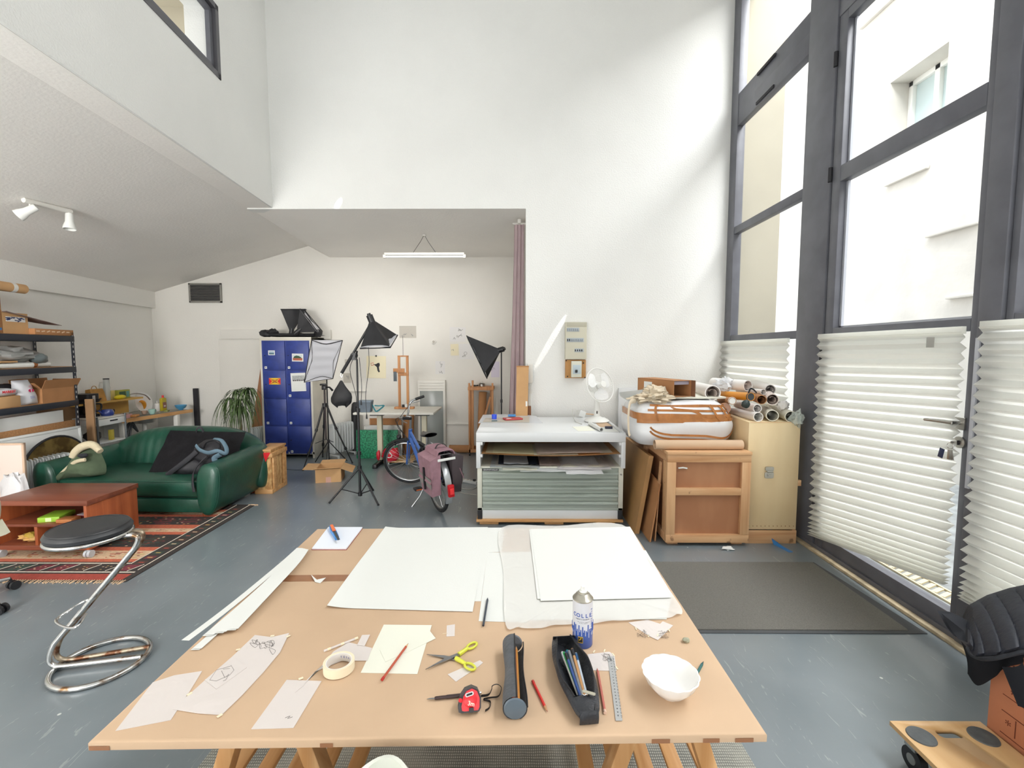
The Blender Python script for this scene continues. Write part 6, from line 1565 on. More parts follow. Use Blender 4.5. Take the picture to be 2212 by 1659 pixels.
# ---- wall papers and drawings (flat sheets on the rear wall)
def onwall(name,label,cat,px0,px1,py0,py1,m,extra=None,tilt=0,Y=YR,th=.002):
 x0,x1,z0_,z1_=prect(px0,px1,py0,py1,Y);w_,h=x1-x0,z1_-z0_;mb=MB();mb.bx(-w_/2,w_/2,-th,-.0005,0,h,m)
 if extra: extra(mb,w_,h)
 return solo(mb,name,label,cat,((x0+x1)/2,Y-.001,z0_),ry=tilt)
def scr(n,seed,m=None,r_=.0025,box=(.25,.25,.75,.75)):
 def f(mb,w_,h):
  rr=random.Random(seed)
  for k in range(n):
   P=[Vector((-w_/2+w_*rr.uniform(box[0],box[2]),-.003,h*rr.uniform(box[1],box[3])))]
   for _ in range(4): P.append(P[-1]+Vector((rr.uniform(-.18,.18)*w_,0,rr.uniform(-.15,.15)*h)))
   P=[Vector((max(-w_*.45,min(w_*.45,p.x)),p.y,max(h*.05,min(h*.95,p.z)))) for p in P]
   mb.tube(spline(P,4),r_,m or mat('faint pencil','#9a9795',rough=.9),seg=4)
 return f
M_pgr=mat('grey beige paper','#b9b4aa',rough=.9);M_pcr=mat('cream paper','#e2d9bb',rough=.85);M_pwh=mat('wall white paper','#d8d6d4',rough=.9)
onwall('drawing','grey beige drawing sheet pinned high above the table easel','drawing',863,899,704,730,M_pgr,scr(4,1,r_=.003,box=(.2,.2,.8,.4)),0)
onwall('drawing','faint pencil drawing sheet, highest one left of the side-on softbox','drawing',971,1005,707,738,M_pwh,scr(5,2,r_=.003,box=(.35,.2,.7,.9)),1)
onwall('drawing','narrow cream drawing sheet with a clip under the highest faint drawing','drawing',974,991,743,768,M_pcr,scr(1,3),-2)
onwall('drawing','white drawing sheet right of the narrow cream sheet','drawing',993,1024,743,776,M_pwh,scr(2,4),0)
onwall('drawing','small white drawing sheet above the wall heater','drawing',941,961,780,808,M_pwh,scr(4,5,box=(.35,.2,.65,.6)),0)
def pst(mb,w_,h):
 X_=T((0,0,0),90)
 mb.prism([(.02,h*.68),(.05,h*.70),(.06,h*.60),(.045,h*.5),(.05,h*.38),(.06,h*.3),(.04,h*.26),(.02,h*.34),(.01,h*.5),(-.03,h*.6),(-.05,h*.62),(.0,h*.64)],.0025,.003,M_inkb,X_)
 mb.tube([(-.09,-.003,h*.66),(-.05,-.003,h*.70),(-.04,-.003,h*.6),(-.075,-.003,h*.56)],.004,M_red,closed=True,seg=4)
 mb.bx(-.012,.012,-.012,0,h-.01,h+.012,M_blk,.002)
onwall('poster','cream poster with a dark dancing figure and a red shape behind the light stand','poster',792,833,769,817,M_pcr,pst,1)
onwall('drawing','greyish pencil drawing between the boom arm and the cream poster','drawing',742,758,806,827,M_pgr,scr(5,6),0)
onwall('drawing','small faint sheet behind the boom clamp','drawing',745,753,776,785,M_pgr,scr(1,7),0)
onwall('drawing','lilac white sheet behind the pole of the side-on softbox','drawing',1061,1079,781,815,mat('lilac paper','#cfc8d6',rough=.9),scr(2,8),0)
mb=MB();mb.cyl((0,0,0),(0,-.02,0),.035,M_trimw);mb.cyl((0,-.02,0),(0,-.035,0),.018,M_pgr);solo(mb,'wall_bell','small round white bell on the rear wall left of the drawings','bell',(PY(937,738,YR).x,YR-.001,PY(937,738,YR).z))
mb=MB();a=PY(745,844,YR);b=PY(792,844,YR);mb.bx(a.x,b.x,YR-.03,YR,a.z-.01,a.z,M_trimw);soloW(mb,'picture_ledge','thin white ledge on the rear wall behind the light stand','ledge')
mb=MB();a=PY(962,914,YR);b=PY(1012,914,YR);mb.bx(a.x,b.x,YR-.02,YR,a.z-.02,a.z,M_trimw,.003);soloW(mb,'cable_duct','white cable duct on the rear wall right of the wall heater','cable duct')
x0,x1,z0_,z1_=prect(905,962,821,964,YR-.05);w_,h=x1-x0,z1_-z0_
r=thing('wall_heater','tall white wall heater with a grey glass front','heater',((x0+x1)/2,YR,z0_));mb=MB();mb.bx(-w_/2,w_/2,-.08,-.001,0,h,M_trimw,.008);mb.build('body',r)
mb=MB();mb.bx(-w_/2+.035,w_/2-.035,-.087,-.08,.035,h*.84,mat('grey glass panel','#8f9390',rough=.2),.003);mb.build('glass_panel',r)
for k in range(3): mb=MB();mb.box((0,-.082,h*(.88+.04*k)),(w_-.05,.012,.006),M_trimw,r=(20,0,0));mb.build('air_slat',r)
# ---- rear table with its things
ty0=6.30;a=PY(762,892,ty0);b=PY(933,892,ty0);tz=a.z;far=PP(953,878,(0,0,tz),(0,0,1))
r=thing('drawing_table','white topped drawing table on beige column legs at the rear wall','table',((a.x+b.x)/2,(ty0+far.y)/2,0));I=Matrix.Translation(-r.location)
M_wt=mat('paint spotted white top','#dcd9d0',rough=.6,var=.06,vscale=8)
mb=MB(I);mb.bx(a.x,b.x+.02,ty0,far.y,tz-.028,tz,M_wt,.003);mb.build('tabletop',r)
M_bei=mat('beige column','#cfc8b0',rough=.5)
for px in (821,917):
 lx_=PY(px,940,ty0+.25).x;mb=MB(I);mb.bx(lx_-.035,lx_+.035,ty0+.22,ty0+.29,.06,tz-.03,M_bei,.005);mb.build('leg',r)
 mb=MB(I);mb.bx(lx_-.03,lx_+.03,ty0-.05,ty0+.52,.0,.055,M_blk,.008);mb.build('foot',r)
 mb=MB(I);mb.bx(lx_-.10,lx_+.10,ty0+.10,ty0+.45,tz-.055,tz-.029,M_blk,.005);mb.build('bracket',r)
r=thing('lunch_bag','blue grey cool bag with a teal strap on the left of the drawing table','bag',(PY(791,888,6.42).x,6.42,tz+.001))
mb=MB();mb.raw([(-.09,-.06,0),(.07,-.06,0),(.07,.06,0),(-.09,.06,0),(-.10,-.06,.15),(.09,-.06,.155),(.09,.06,.155),(-.10,.06,.15)],[(0,3,2,1),(4,5,6,7),(0,1,5,4),(1,2,6,5),(2,3,7,6),(3,0,4,7)],mat('blue grey nylon','#65707b',rough=.7,var=.1,vscale=10));mb.bx(-.10,.092,-.064,.064,.14,.165,mat('blue grey band','#7d8a96',rough=.7),.006);mb.build('body',r)
mb=MB();mb.tube(spline([(.09,0,.10),(.13,-.02,.03),(.16,-.02,.01),(.24,0,.07),(.25,0,.09),(.18,0,.085),(.12,0,.09)],5),.008,mat('teal strap','#2f7f8a',rough=.6),seg=6,flat=(1.6,.4));mb.build('strap',r)
ey=6.75;e0=PY(861,875,ey);e1_=PY(884,875,ey);et=PY(872,768,ey).z
r=thing('table_easel','tall slim wooden table easel standing on the drawing table','easel',((e0.x+e1_.x)/2,ey,tz+.001));hw_=(e1_.x-e0.x)/2;eh=et-tz
M_eas=wood('easel wood','#a86f43','#c78f5c','z')
for s in (-1,1): mb=MB();mb.bx(s*hw_-.018*(1+s),s*hw_+.018*(1-s),-.012,.012,.02,eh,M_eas,.002);mb.build('upright',r)
for z,hh in ((eh-.02,.02),(eh*.62,.05),(.0,.03)): mb=MB();mb.bx(-hw_-(.06 if z==0 else 0),hw_+(.07 if z==0 else 0),-.03 if z==0 else -.014,.06 if z==0 else .014,z,z+hh,M_eas,.002);mb.build('cross_bar',r)
mb=MB();mb.bx(-hw_*1.8,hw_*.3,-.03,-.014,eh*.68,eh*.76,M_eas,.002);mb.build('canvas_clamp',r)
mb=MB();mb.bx(-hw_*1.75,-hw_*1.15,-.034,-.02,eh*.52,eh*.70,mat('slate box','#4d565c',rough=.5),.003);mb.build('small_box',r)
mb=MB();mb.cyl((0,0,eh),(0,0,eh+PY(872,727,ey).z-et),.003,M_blk,seg=6);mb.build('rod',r)
mb=MB();mb.cyl((0,0,0),(0,0,.04),.02,M_blk);mb.bx(.03,.06,-.015,.015,0,.045,M_panelw,.002);soloW(mb,'ink_pot','small dark pot on the foot of the table easel','pot');
o_=bpy.context.scene.objects['ink_pot'];o_.location=(e0.x+.10,ey-.045,tz+.031)
def under(name,label,cat,px0,px1,py0,py1,Y,m,fr=None,th=.02,z=None,lean=-3,fw=.02):
 x0,x1,z0_,z1_=prect(px0,px1,py0,py1,Y);w_=x1-x0;h=z1_-z0_;mb=MB();mb.bx(-w_/2,w_/2,0,th,0,h,m,.002)
 if fr:
  for (a,b,c,d) in ((-w_/2,w_/2,0,fw),(-w_/2,w_/2,h-fw,h),(-w_/2,-w_/2+fw,0,h),(w_/2-fw,w_/2,0,h)): mb.bx(a,b,-.006,th,c,d,fr,.001)
 return solo(mb,name,label,cat,((x0+x1)/2,Y,max(0,z0_) if z is None else z),rx=lean)
M_gp=mat('green leaf painting','#17694a',rough=.6,col2='#2f9a6c',vscale=42,vlo=.42,vhi=.58,detail=2)
under('painting','green leafy painting standing on the floor under the drawing table','painting',770,858,927,988,6.86,M_gp,None,.02,0)
under('framed_picture','empty white framed picture behind the green painting','frame',787,868,919,986,7.0,M_pwh,M_trimw,.02,0)
under('cork_board','brown framed cork board behind the white frame under the drawing table','board',799,866,906,984,7.12,M_card,M_eas,.015,0,fw=.012)
p=F(880,982);roll('kraft_roll','brown kraft paper roll standing behind the drawing table',(PY(880,900,7.2).x,7.2,0.001),(PY(880,900,7.2).x+.02,7.24,PY(880,880,7.2).z),.085,M_card,spiral=False)
w0,w1=F(829,1005),F(893,1004)
r=thing('board_dolly','chipboard platform on small wheels under the drawing table','dolly',((w0.x+w1.x)/2,w0.y+.2,0));mb=MB();mb.bx(-(w1.x-w0.x)/2,(w1.x-w0.x)/2,-.22,.16,.045,.065,M_osb,.002);mb.build('platform',r)
for x in (-.14,.14):
 for y in (-.18,.12): mb=MB();mb.cyl((x-.008,y,.022),(x+.008,y,.022),.022,M_cast);mb.cyl((x,y,.02),(x,y,.046),.008,M_cast);mb.build('wheel',r)
r=thing('red_bag','red shopping bag with a white print on the chipboard platform','bag',(PY(847,980,6.5).x,6.42,.066));mb=MB();mb.sphere((0,0,.10),(.12,.07,.10),mat('red plastic bag','#c22434',rough=.35),18,disp=.35,fq=2);mb.build('bag',r)
mb=MB();mb.tube(spline([(-.05,-.075,.12),(0,-.08,.15),(.04,-.08,.1),(0,-.08,.07),(-.04,-.08,.09)],4),.006,M_paper,seg=4);mb.build('white_print',r)
mb=MB();mb.sphere((0,0,.09),(.03,.03,.07),mat('red plastic bag','#c22434'),12,disp=.3);solo(mb,'red_bundle','narrow red bundle left of the red shopping bag','bag',(PY(823,980,6.5).x,6.38,.075))
a=F(972,980);roll('kraft_roll','thick brown roll lying on the floor against the rear wall',(PY(970,972,7.2).x,7.26,.065),(PY(1020,972,7.2).x,7.26,.065),.063,M_card,spiral=False,cap=M_card)
# ---- wooden folding easel rack with roll
f0=F(1014,984);x0=PY(1014,900,f0.y).x;x1=PY(1064,900,f0.y).x;fy_=f0.y;ht=PY(1040,836,fy_).z
r=thing('wooden_rack','tall narrow wooden stand on castors left of the mauve curtain','stand',((x0+x1)/2,fy_+.15,0));hw_=(x1-x0)/2
for (x,y,ex) in ((-hw_,-.14,.06),(-hw_+.05,-.10,.10),(hw_,-.14,.06),(hw_-.04,.12,.0),(-hw_,.12,0)): mb=MB();mb.bx(x-.014,x+.014,y-.02,y+.02,.05,ht+ex,M_eas,.002);mb.build('upright',r)
for y in (-.14,.12): mb=MB();mb.bx(-hw_-.02,hw_+.02,y-.03,y+.02,ht-.05,ht-.01,M_eas,.002);mb.build('cross_bar',r);mb=MB();mb.bx(-hw_-.02,hw_+.02,y-.02,y+.02,.05,.10,M_eas,.002);mb.build('cross_bar',r)
mb=MB();mb.bx(-hw_-.02,hw_+.02,-.17,.14,ht-.01,ht,M_eas,.002);mb.build('top_board',r)
mb=MB();mb.box((hw_*.4,-.13,ht*.62),(.03,.02,ht*.5),M_eas,r=(0,16,0));mb.build('diagonal_brace',r)
for x in (-hw_,hw_):
 for y in (-.14,.12): mb=MB();mb.cyl((x-.01,y,.024),(x+.01,y,.024),.024,M_blk);mb.cyl((x,y,.02),(x,y,.05),.01,M_blk);mb.build('castor',r)
roll('kraft_roll','kraft paper roll standing inside the wooden stand',(r.location.x-.02,fy_+.14,.105),(r.location.x+.02,fy_+.14,ht-.09),.062,M_card,spiral=False)
mb=MB();mb.lathe([(0,0),(.05,0),(.052,.035),(.035,.045),(.05,.05),(.03,.055),(.012,.06),(.01,.08),(0,.082)],M_steel,seg=20);solo(mb,'steel_pot','small steel pot with a lid on top of the wooden stand','pot',(r.location.x+.01,fy_+.12,ht+.001))
mb=MB();mb.tube([(.05*math.cos(k*.7),.04*math.sin(k*.7),.008+.003*(k%5)) for k in range(24)],.006,M_blk,seg=6);solo(mb,'cable_coil','coiled black cable on the left of the wooden stand top','cable',(r.location.x-.10,fy_+.10,ht+.002))
# ---- curtain
M_cur=mat('mauve curtain','#b8a4a6',rough=.9,var=.05,vscale=5)
ct0,ct1=PY(1111,485,5.75),PY(1135,485,5.75);cb0=PY(1094,930,5.75)
def curt(u,v):
 xl=ct0.x+(cb0.x-ct0.x)*v**1.3;xr=XO-.012;x=xl+(xr-xl)*u
 return Vector((x-ct0.x,.018*math.sin(u*3*2*PI+.3*math.sin(v*4))*(1-.3*(1-v)),(ct0.z-.03)*(1-v)+.02))
r=thing('curtain','mauve curtain hanging at the right edge of the alcove opening','curtain',(ct0.x,5.72,0));mb=MB();mb.grid(curt,80,30,M_cur);mb.build('cloth',r)
mb=MB();mb.cyl((-.02,0,ct0.z+.0),(XO-ct0.x,0,ct0.z+.0),.012,M_trimw);mb.build('rail',r);mb=MB();mb.box((.06,-.02,ct0.z+.02),(.04,.06,.05),M_trimw,bev=.006);mb.build('bracket',r)
# ---- lights on the ceilings
ly_=6.35;a,b=PY(831,555,ly_),PY(1003,548,ly_)
r=thing('fluorescent_lamp','long white fluorescent batten hanging under the alcove ceiling','lamp',((a.x+b.x)/2,ly_,a.z));L=b.x-a.x
mb=MB();mb.bx(-L/2,L/2,-.03,.03,.02,.055,M_trimw,.006);mb.build('batten',r);mb=MB();mb.cyl((-L/2+.02,0,.003),(L/2-.02,0,.003),.014,mat('unlit tube','#eef2f6',rough=.2));mb.build('tube',r)
for s in (-1,1): mb=MB();mb.bx(s*L/2-.02,s*L/2+.02,-.02,.02,-.016,.03,M_trimw,.004);mb.build('end_cap',r)
mb=MB();zc=ZO-(ZO-zr)*(ly_-YB)/(YR-YB)-a.z
for s in (-1,1): mb.tube([(s*.16,0,.05),(s*.05,0,zc*.7),(0,0,zc)],.003,M_slot,seg=5)
mb.cyl((0,0,zc-.02),(0,0,zc),.025,M_trimw);mb.build('suspension',r)
yq=4.6;n_=(Vector((ix(yq),yq,ZI))-Vector((wx(yq),yq,ZL))).cross(Vector((ix(yq),yq,ZI))-Vector((ix(2),2,ZI))).normalized();p0=(ix(yq),yq,ZI)
A_,B_=PP(50,424,p0,n_),PP(153,450,p0,n_);m0=(A_+B_)/2
r=thing('spotlight_bar','white ceiling bar with two small white spotlights on the low left ceiling','lamp',m0+Vector((0,0,-.012)));I=Matrix.Translation(-r.location)
dn=Vector((0,0,-.03));mb=MB(I);mb.tube([A_+dn,B_+dn],.022,M_trimw,seg=12);mb.build('bar',r)
for q,(hx_,hy_),dr_ in ((A_.lerp(B_,.12),(68,452),Vector((-.6,-.3,-.5))),(A_.lerp(B_,.95),(147,474),Vector((.05,-.1,-1)))):
 dr_.normalize();s0=q+Vector((0,0,-.10));mb=MB(I);mb.cyl(q+dn,s0,.008,M_trimw);sh=mb.build('arm',r)
 mb=MB(I);mb.lathe([(0,-.05),(.025,-.05),(.03,-.04),(.032,.03),(.045,.07),(.05,.10),(.046,.10),(.04,.07),(0,.06)],M_paper,frame(s0,s0+dr_),seg=20);mb.build('spot_head',r)
# ---- plant
pc=PY(515,862,6.25);r=thing('potted_plant','tall potted dragon tree with drooping narrow leaves behind the sofa','plant',(pc.x,pc.y,0));M_leaf=mat('long leaf','#4d6238',rough=.5,var=.35,vscale=14)
mb=MB();mb.lathe([(0,0),(.13,0),(.16,.26),(.15,.26),(.14,.22),(0,.22)],mat('terracotta pot','#96553a',rough=.8),seg=24);mb.build('pot',r)
mb=MB();mb.tube([(0,0,.2),(.02,0,.6),(0,0,pc.z-.1)],[.022,.016,.012],mat('woody stem','#7a6a50',rough=.9));mb.build('stem',r)
mb=MB();rr=random.Random(12);crowns=[(-.02,0,pc.z+.08),(.12,.03,pc.z+.10),(-.10,-.02,pc.z-.04),(.06,-.04,pc.z-.05),(.0,.02,pc.z-.16)]
for c_ in crowns:
 for k in range(34):
  a=rr.uniform(0,2*PI);el=rr.uniform(.1,1.1);L=rr.uniform(.24,.40);d=Vector((math.cos(a),math.sin(a),0));w_=.0085
  P=[Vector(c_)+d*L*.75*math.sin(min(1.2,t*1.4))*math.cos(el*.5)+Vector((0,0,L*(.55*el*t-1.5*t*t+.12))) for t in [i/7 for i in range(8)]]
  s=Vector((-d.y,d.x,0));vs=[]
  for i,p in enumerate(P): q=w_*(1-(i/7)**2)+.0006;vs+=[p-s*q,p+s*q]
  mb.raw(vs,[(2*i,2*i+1,2*i+3,2*i+2) for i in range(7)],M_leaf,smooth=True)
mb.build('leaves',r,recalc=False)
# ================================================================= BICYCLE
R0=F(949,1104);F0=F(880,1043);hd=(F0-R0);hd.z=0;wb=1.02;hang=math.degrees(math.atan2(hd.y,hd.x))
r=thing('bicycle','blue city bicycle with a mauve double pannier, parked on its kickstand','bicycle',(R0.x,R0.y,0),hang,rx=-3)
M_bblue=mat('bike blue paint','#3f64a8',rough=.25,coat=.4);M_tyre=mat('tyre rubber','#27282a',rough=.75);M_alu=mat('bike aluminium','#b9bbbd',rough=.3,metal=.9)
rw=.305
def wheel(A,nm):
 mb=MB(A);mb.tube([((rw-.018)*math.cos(a*PI/24),0,(rw-.018)*math.sin(a*PI/24)) for a in range(48)],.018,M_tyre,closed=True,seg=8);w=mb.build('tyre',r)
 mb=MB(A);mb.tube([((rw-.042)*math.cos(a*PI/24),0,(rw-.042)*math.sin(a*PI/24)) for a in range(48)],.010,M_alu,closed=True,seg=8,flat=(1,1.2));mb.build('rim',r)
 mb=MB(A)
 for k in range(28): a=2*PI*k/28;s=.02 if k%2 else -.02;mb.cyl((.018*math.cos(a+.5),s,.018*math.sin(a+.5)),((rw-.045)*math.cos(a),0,(rw-.045)*math.sin(a)),.0015,M_alu,seg=4,cap=False)
 mb.build('spokes',r);mb=MB(A);mb.cyl((0,-.045,0),(0,.045,0),.018,M_alu);mb.build('hub',r)
RA=Matrix.Translation((0,0,rw));wheel(RA,'rear')
fh=Vector((wb,0,rw));h0=Vector((wb-.12,0,.60));h1=Vector((wb-.19,0,.80));ax=(h1-h0).normalized()
ST=Matrix.Translation(h0)@Matrix.Rotation(rad(58),4,ax)@Matrix.Translation(-h0);
q=ST@fh;ST=Matrix.Translation((0,0,rw-q.z))@ST if False else ST
wheel(ST@Matrix.Translation(fh),'front')
def T2(pts,r_,m,nm,A=None,**k): mb=MB(A);mb.tube(pts,r_,m,**k);return mb.build(nm,r)
bbk=Vector((.43,0,.27));st_=Vector((.27,0,.60));sd=Vector((.24,0,.74))
mb=MB();mb.cyl(h0-ax*.02,h0+ax*.14,.022,M_bblue);mb.tube([h0+ax*.02,bbk],.021,M_bblue,seg=12);mb.tube([h0+ax*.10,bbk.lerp(st_,.55)],.018,M_bblue,seg=12);mb.tube([bbk,st_],.018,M_bblue,seg=12)
for s in (-1,1): mb.tube([bbk+Vector((0,s*.03,0)),Vector((0,s*.055,rw))],.009,M_bblue,seg=8);mb.tube([st_+Vector((0,s*.015,-.03)),Vector((0,s*.055,rw))],.008,M_bblue,seg=8)
mb.build('frame',r)
mb=MB();mb.cyl(st_,sd,.013,M_alu);mb.build('seat_post',r)
def sad(u,v):
 a=2*PI*u;x=-.13+.26*v;w_=.085*(1-v)**.7+.022;k=math.sin(PI*min(1,max(0,.06+.9*v)))**.3
 return sd+Vector((x,w_*k*math.cos(a),.022+.022*math.sin(a)+.02*(1-v)**2))
mb=MB();mb.grid(sad,20,14,M_blk,cu=True);mb.build('saddle',r,weld=True)
mb=MB(ST)
for s in (-1,1): mb.tube([fh+Vector((0,s*.05,0)),Vector((wb-.07,s*.05,.50)),h0+Vector((.015,s*.04,-.0))],.011,M_bblue,seg=8)
mb.cyl(h0-ax*.04,h0+Vector((.02,0,-.02)),.02,M_bblue);mb.build('fork',r)
mb=MB(ST);t_=h0+ax*.30;mb.cyl(h0+ax*.12,t_,.014,M_alu);mb.cyl(t_,t_+Vector((.05,0,.01)),.014,M_alu);hb_=t_+Vector((.05,0,.01))
mb.tube(spline([hb_+Vector((-.16,.30,.10)),hb_+Vector((-.02,.22,.09)),hb_+Vector((.0,.08,.01)),hb_,hb_+Vector((0,-.08,.01)),hb_+Vector((-.02,-.22,.09)),hb_+Vector((-.16,-.30,.10))],6),.012,M_alu,seg=10);mb.build('handlebar',r)
for s in (-1,1): T2([hb_+Vector((-.07,s*.255,.10)),hb_+Vector((-.17,s*.305,.10))],.017,M_blk,'grip',ST);T2([hb_+Vector((-.0,s*.20,.09)),hb_+Vector((-.06,s*.26,.06)),hb_+Vector((-.11,s*.30,.05))],.006,M_alu,'brake_lever',ST)
T2(spline([hb_+Vector((-.02,.18,.08)),hb_+Vector((.12,.05,.0)),h0+Vector((.05,0,.05)),fh+Vector((-.05,.05,.3))],5),.0035,M_blk,'brake_cable',ST);T2(spline([hb_+Vector((-.02,-.18,.08)),hb_+Vector((.14,-.02,-.06)),h0+Vector((.06,.0,.1)),h0+Vector((0,.02,0))],5),.0035,M_blk,'brake_cable',ST)
def fender(a0,a1,A,col,w_=.028):
 mb=MB(A);mb.grid(lambda u,v: Vector(((rw+.022)*math.cos(rad(a0+(a1-a0)*u)),(v-.5)*2*w_,(rw+.022-.012*(2*v-1)**2)*math.sin(rad(a0+(a1-a0)*u)))),24,6,col,thick=.002);mb.build('mudguard',r)
M_silver=mat('silver mudguard','#a9acae',rough=.3,metal=.5)
fender(35,205,RA,M_silver,.032);fender(40,160,ST@Matrix.Translation(fh),M_tyre)
T2([fh+Vector((0,.05,0)),fh+Vector((-.22,.03,.24))],.003,M_alu,'mudguard_stay',ST)
mb=MB();mb.bx(-.40,-.355,-.03,.03,.26,.38,mat('red tail light','#c0161f',rough=.15),.01);mb.bx(-.41,-.40,-.02,.02,.29,.35,mat('bright red lens','#ef3a3c',rough=.1),.004);mb.build('tail_light',r)
mb=MB()
for s in (-1,1): mb.tube([(-.28,s*.05,.655),(.18,s*.05,.66)],.006,M_alu,seg=6);mb.tube([(-.1,s*.06,.655),(0,s*.06,rw)],.005,M_alu,seg=6)
for x in (-.28,-.1,.08,.18): mb.tube([(x,-.055,.657),(x,.055,.657)],.005,M_alu,seg=6)
mb.tube([(.18,-.05,.66),(.20,0,.70),(.18,.05,.66)],.005,M_alu,seg=6)
mb.build('luggage_rack',r)
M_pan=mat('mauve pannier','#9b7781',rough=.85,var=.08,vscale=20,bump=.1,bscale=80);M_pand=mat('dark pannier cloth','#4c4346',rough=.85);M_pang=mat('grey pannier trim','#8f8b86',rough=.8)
mb=MB();mb.grid(lambda u,v: Vector((-.30+.36*v,(-1+2*u)*.15 if abs(-1+2*u)<.75 else math.copysign(.115+.06*(abs(-1+2*u)-.75)*4,-1+2*u),.70-.03*(2*u-1)**2-(0 if abs(-1+2*u)<.55 else (abs(-1+2*u)-.55)*.62))),24,6,M_pan,thick=.006);mb.build('pannier_flap',r)
for s in (-1,1):
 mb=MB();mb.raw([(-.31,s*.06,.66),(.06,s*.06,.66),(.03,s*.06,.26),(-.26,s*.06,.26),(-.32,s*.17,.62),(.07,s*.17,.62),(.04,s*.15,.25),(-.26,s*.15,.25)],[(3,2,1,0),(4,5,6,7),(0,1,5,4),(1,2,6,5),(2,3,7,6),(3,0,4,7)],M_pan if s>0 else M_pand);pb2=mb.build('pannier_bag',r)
 mb=MB();mb.raw([(-.315,s*.172,.44),(.062,s*.168,.44),(.045,s*.156,.33),(-.28,s*.158,.33)],[(0,1,2,3)],M_pang);mb.build('band',pb2)
 mb=MB();mb.bx(-.13,-.10,s*.165,s*.18,.30,.52,M_blk,.003);mb.build('buckle_strap',pb2)
mb=MB();mb.tube(spline([(-.17,-.06,.70),(-.17,-.03,.735),(-.17,.03,.735),(-.17,.06,.70)],5),.009,M_blk,seg=6,flat=(.4,1.4));mb.build('pannier_handle',r)
mb=MB();mb.bx(-.312,-.305,-.09,.09,.60,.625,M_paper,.002);mb.build('reflective_strip',r)
mb=MB();mb.cyl(bbk+Vector((0,-.05,0)),bbk+Vector((0,.05,0)),.022,M_alu);mb.lathe([(.075,0),(.085,0),(.085,.004),(.075,.004),(.075,0)],M_alu,Matrix.Translation(bbk+Vector((0,-.05,0)))@T((0,0,0),90),seg=30)
for s,d in ((1,Vector((-.13,0,-.09))),(-1,Vector((.13,0,.09)))): mb.cyl(bbk+Vector((0,s*.05,0)),bbk+Vector((0,s*.065,0))+d,.009,M_alu)
mb.build('crankset',r)
for s,d in ((1,Vector((-.13,0,-.09))),(-1,Vector((.13,0,.09)))):
 mb=MB();c=bbk+Vector((0,s*.12,0))+d;mb.box(c,(.085,.085,.025),M_blk,bev=.006);mb.bx(c.x-.044,c.x-.042,c.y-.03,c.y+.03,c.z-.006,c.z+.006,M_or);mb.build('pedal',r)
ks=F(893,1082);lk=local(r)@Vector((ks.x,ks.y,0));T2([(.22,.05,.26),(.24,.12,.12),(.26,.21,.012)],[.009,.008,.010],M_alu,'kickstand')
mb=MB();mb.tube([(.33+.055*math.cos(k*.8),.02+.03*math.sin(k*.33),.55+.055*math.sin(k*.8)) for k in range(26)],.009,M_blk,seg=6);mb.build('cable_lock',r)
mb=MB(ST);mb.tube([h0+Vector((.16,-.06,-.0)),h0+Vector((.2,.02,-.0)),h0+Vector((.16,.08,0))],.012,M_blk,seg=6);mb.sphere(h0+Vector((.12,0,.06)),(.03,.04,.03),M_blk,12);mb.build('headlamp',r)
a,b=F(998,1040),F(1029,1046);d=b-a
rp=thing('power_strip','white power strip lying on the floor left of the plan chest','power strip',(a.x,a.y,0),math.degrees(math.atan2(d.y,d.x)));L=.24
mb=MB();mb.bx(0,L,-.028,.028,0,.035,M_panelw,.006);mb.build('housing',rp)
mb=MB();
for k in range(4): mb.cyl((.035+k*.055,0,.035),(.035+k*.055,0,.0365),.018,M_pgr,seg=14)
mb.build('sockets',rp);mb=MB();mb.bx(L-.06,L-.03,-.015,.015,.035,.06,M_blk,.004);mb.build('plug',rp)
def cord(name,label,pts,m,rr_=.004,z=.005):
 mb=MB();mb.tube(spline([F(*p)+Vector((0,0,z)) for p in pts],6),rr_,m,seg=6);soloW(mb,name,label,'cable')
M_wc=mat('white cord','#c9c7bf',rough=.5)
cord('extension_lead','white cord looping from the power strip towards the bicycle wheel',[(1028,1044),(1030,1052),(1018,1058),(990,1056),(965,1058)],M_wc)
cord('extension_lead','longer white cord running from the plug along the floor to the plan chest',[(962,1053),(985,1058),(1000,1066),(1030,1070)],M_wc)
p=F(988,1057);mb=MB();mb.box((0,0,.025),(.08,.05,.05),M_panelw,bev=.015);solo(mb,'adapter_plug','white adapter plug between the two white cords on the floor','plug',(p.x,p.y,0),20)
cord('power_lead','thin black cord on the floor in front of the blue lockers',[(588,1010),(640,1016),(690,1012),(722,1006)],M_blk,.003)
p=F(985,1051);mb=MB();mb.bx(-.03,.03,-.01,.01,0,.001,M_paper);solo(mb,'paper_scrap','tiny white paper scrap on the floor right of the bicycle','paper scrap',F(983,1045),-25)
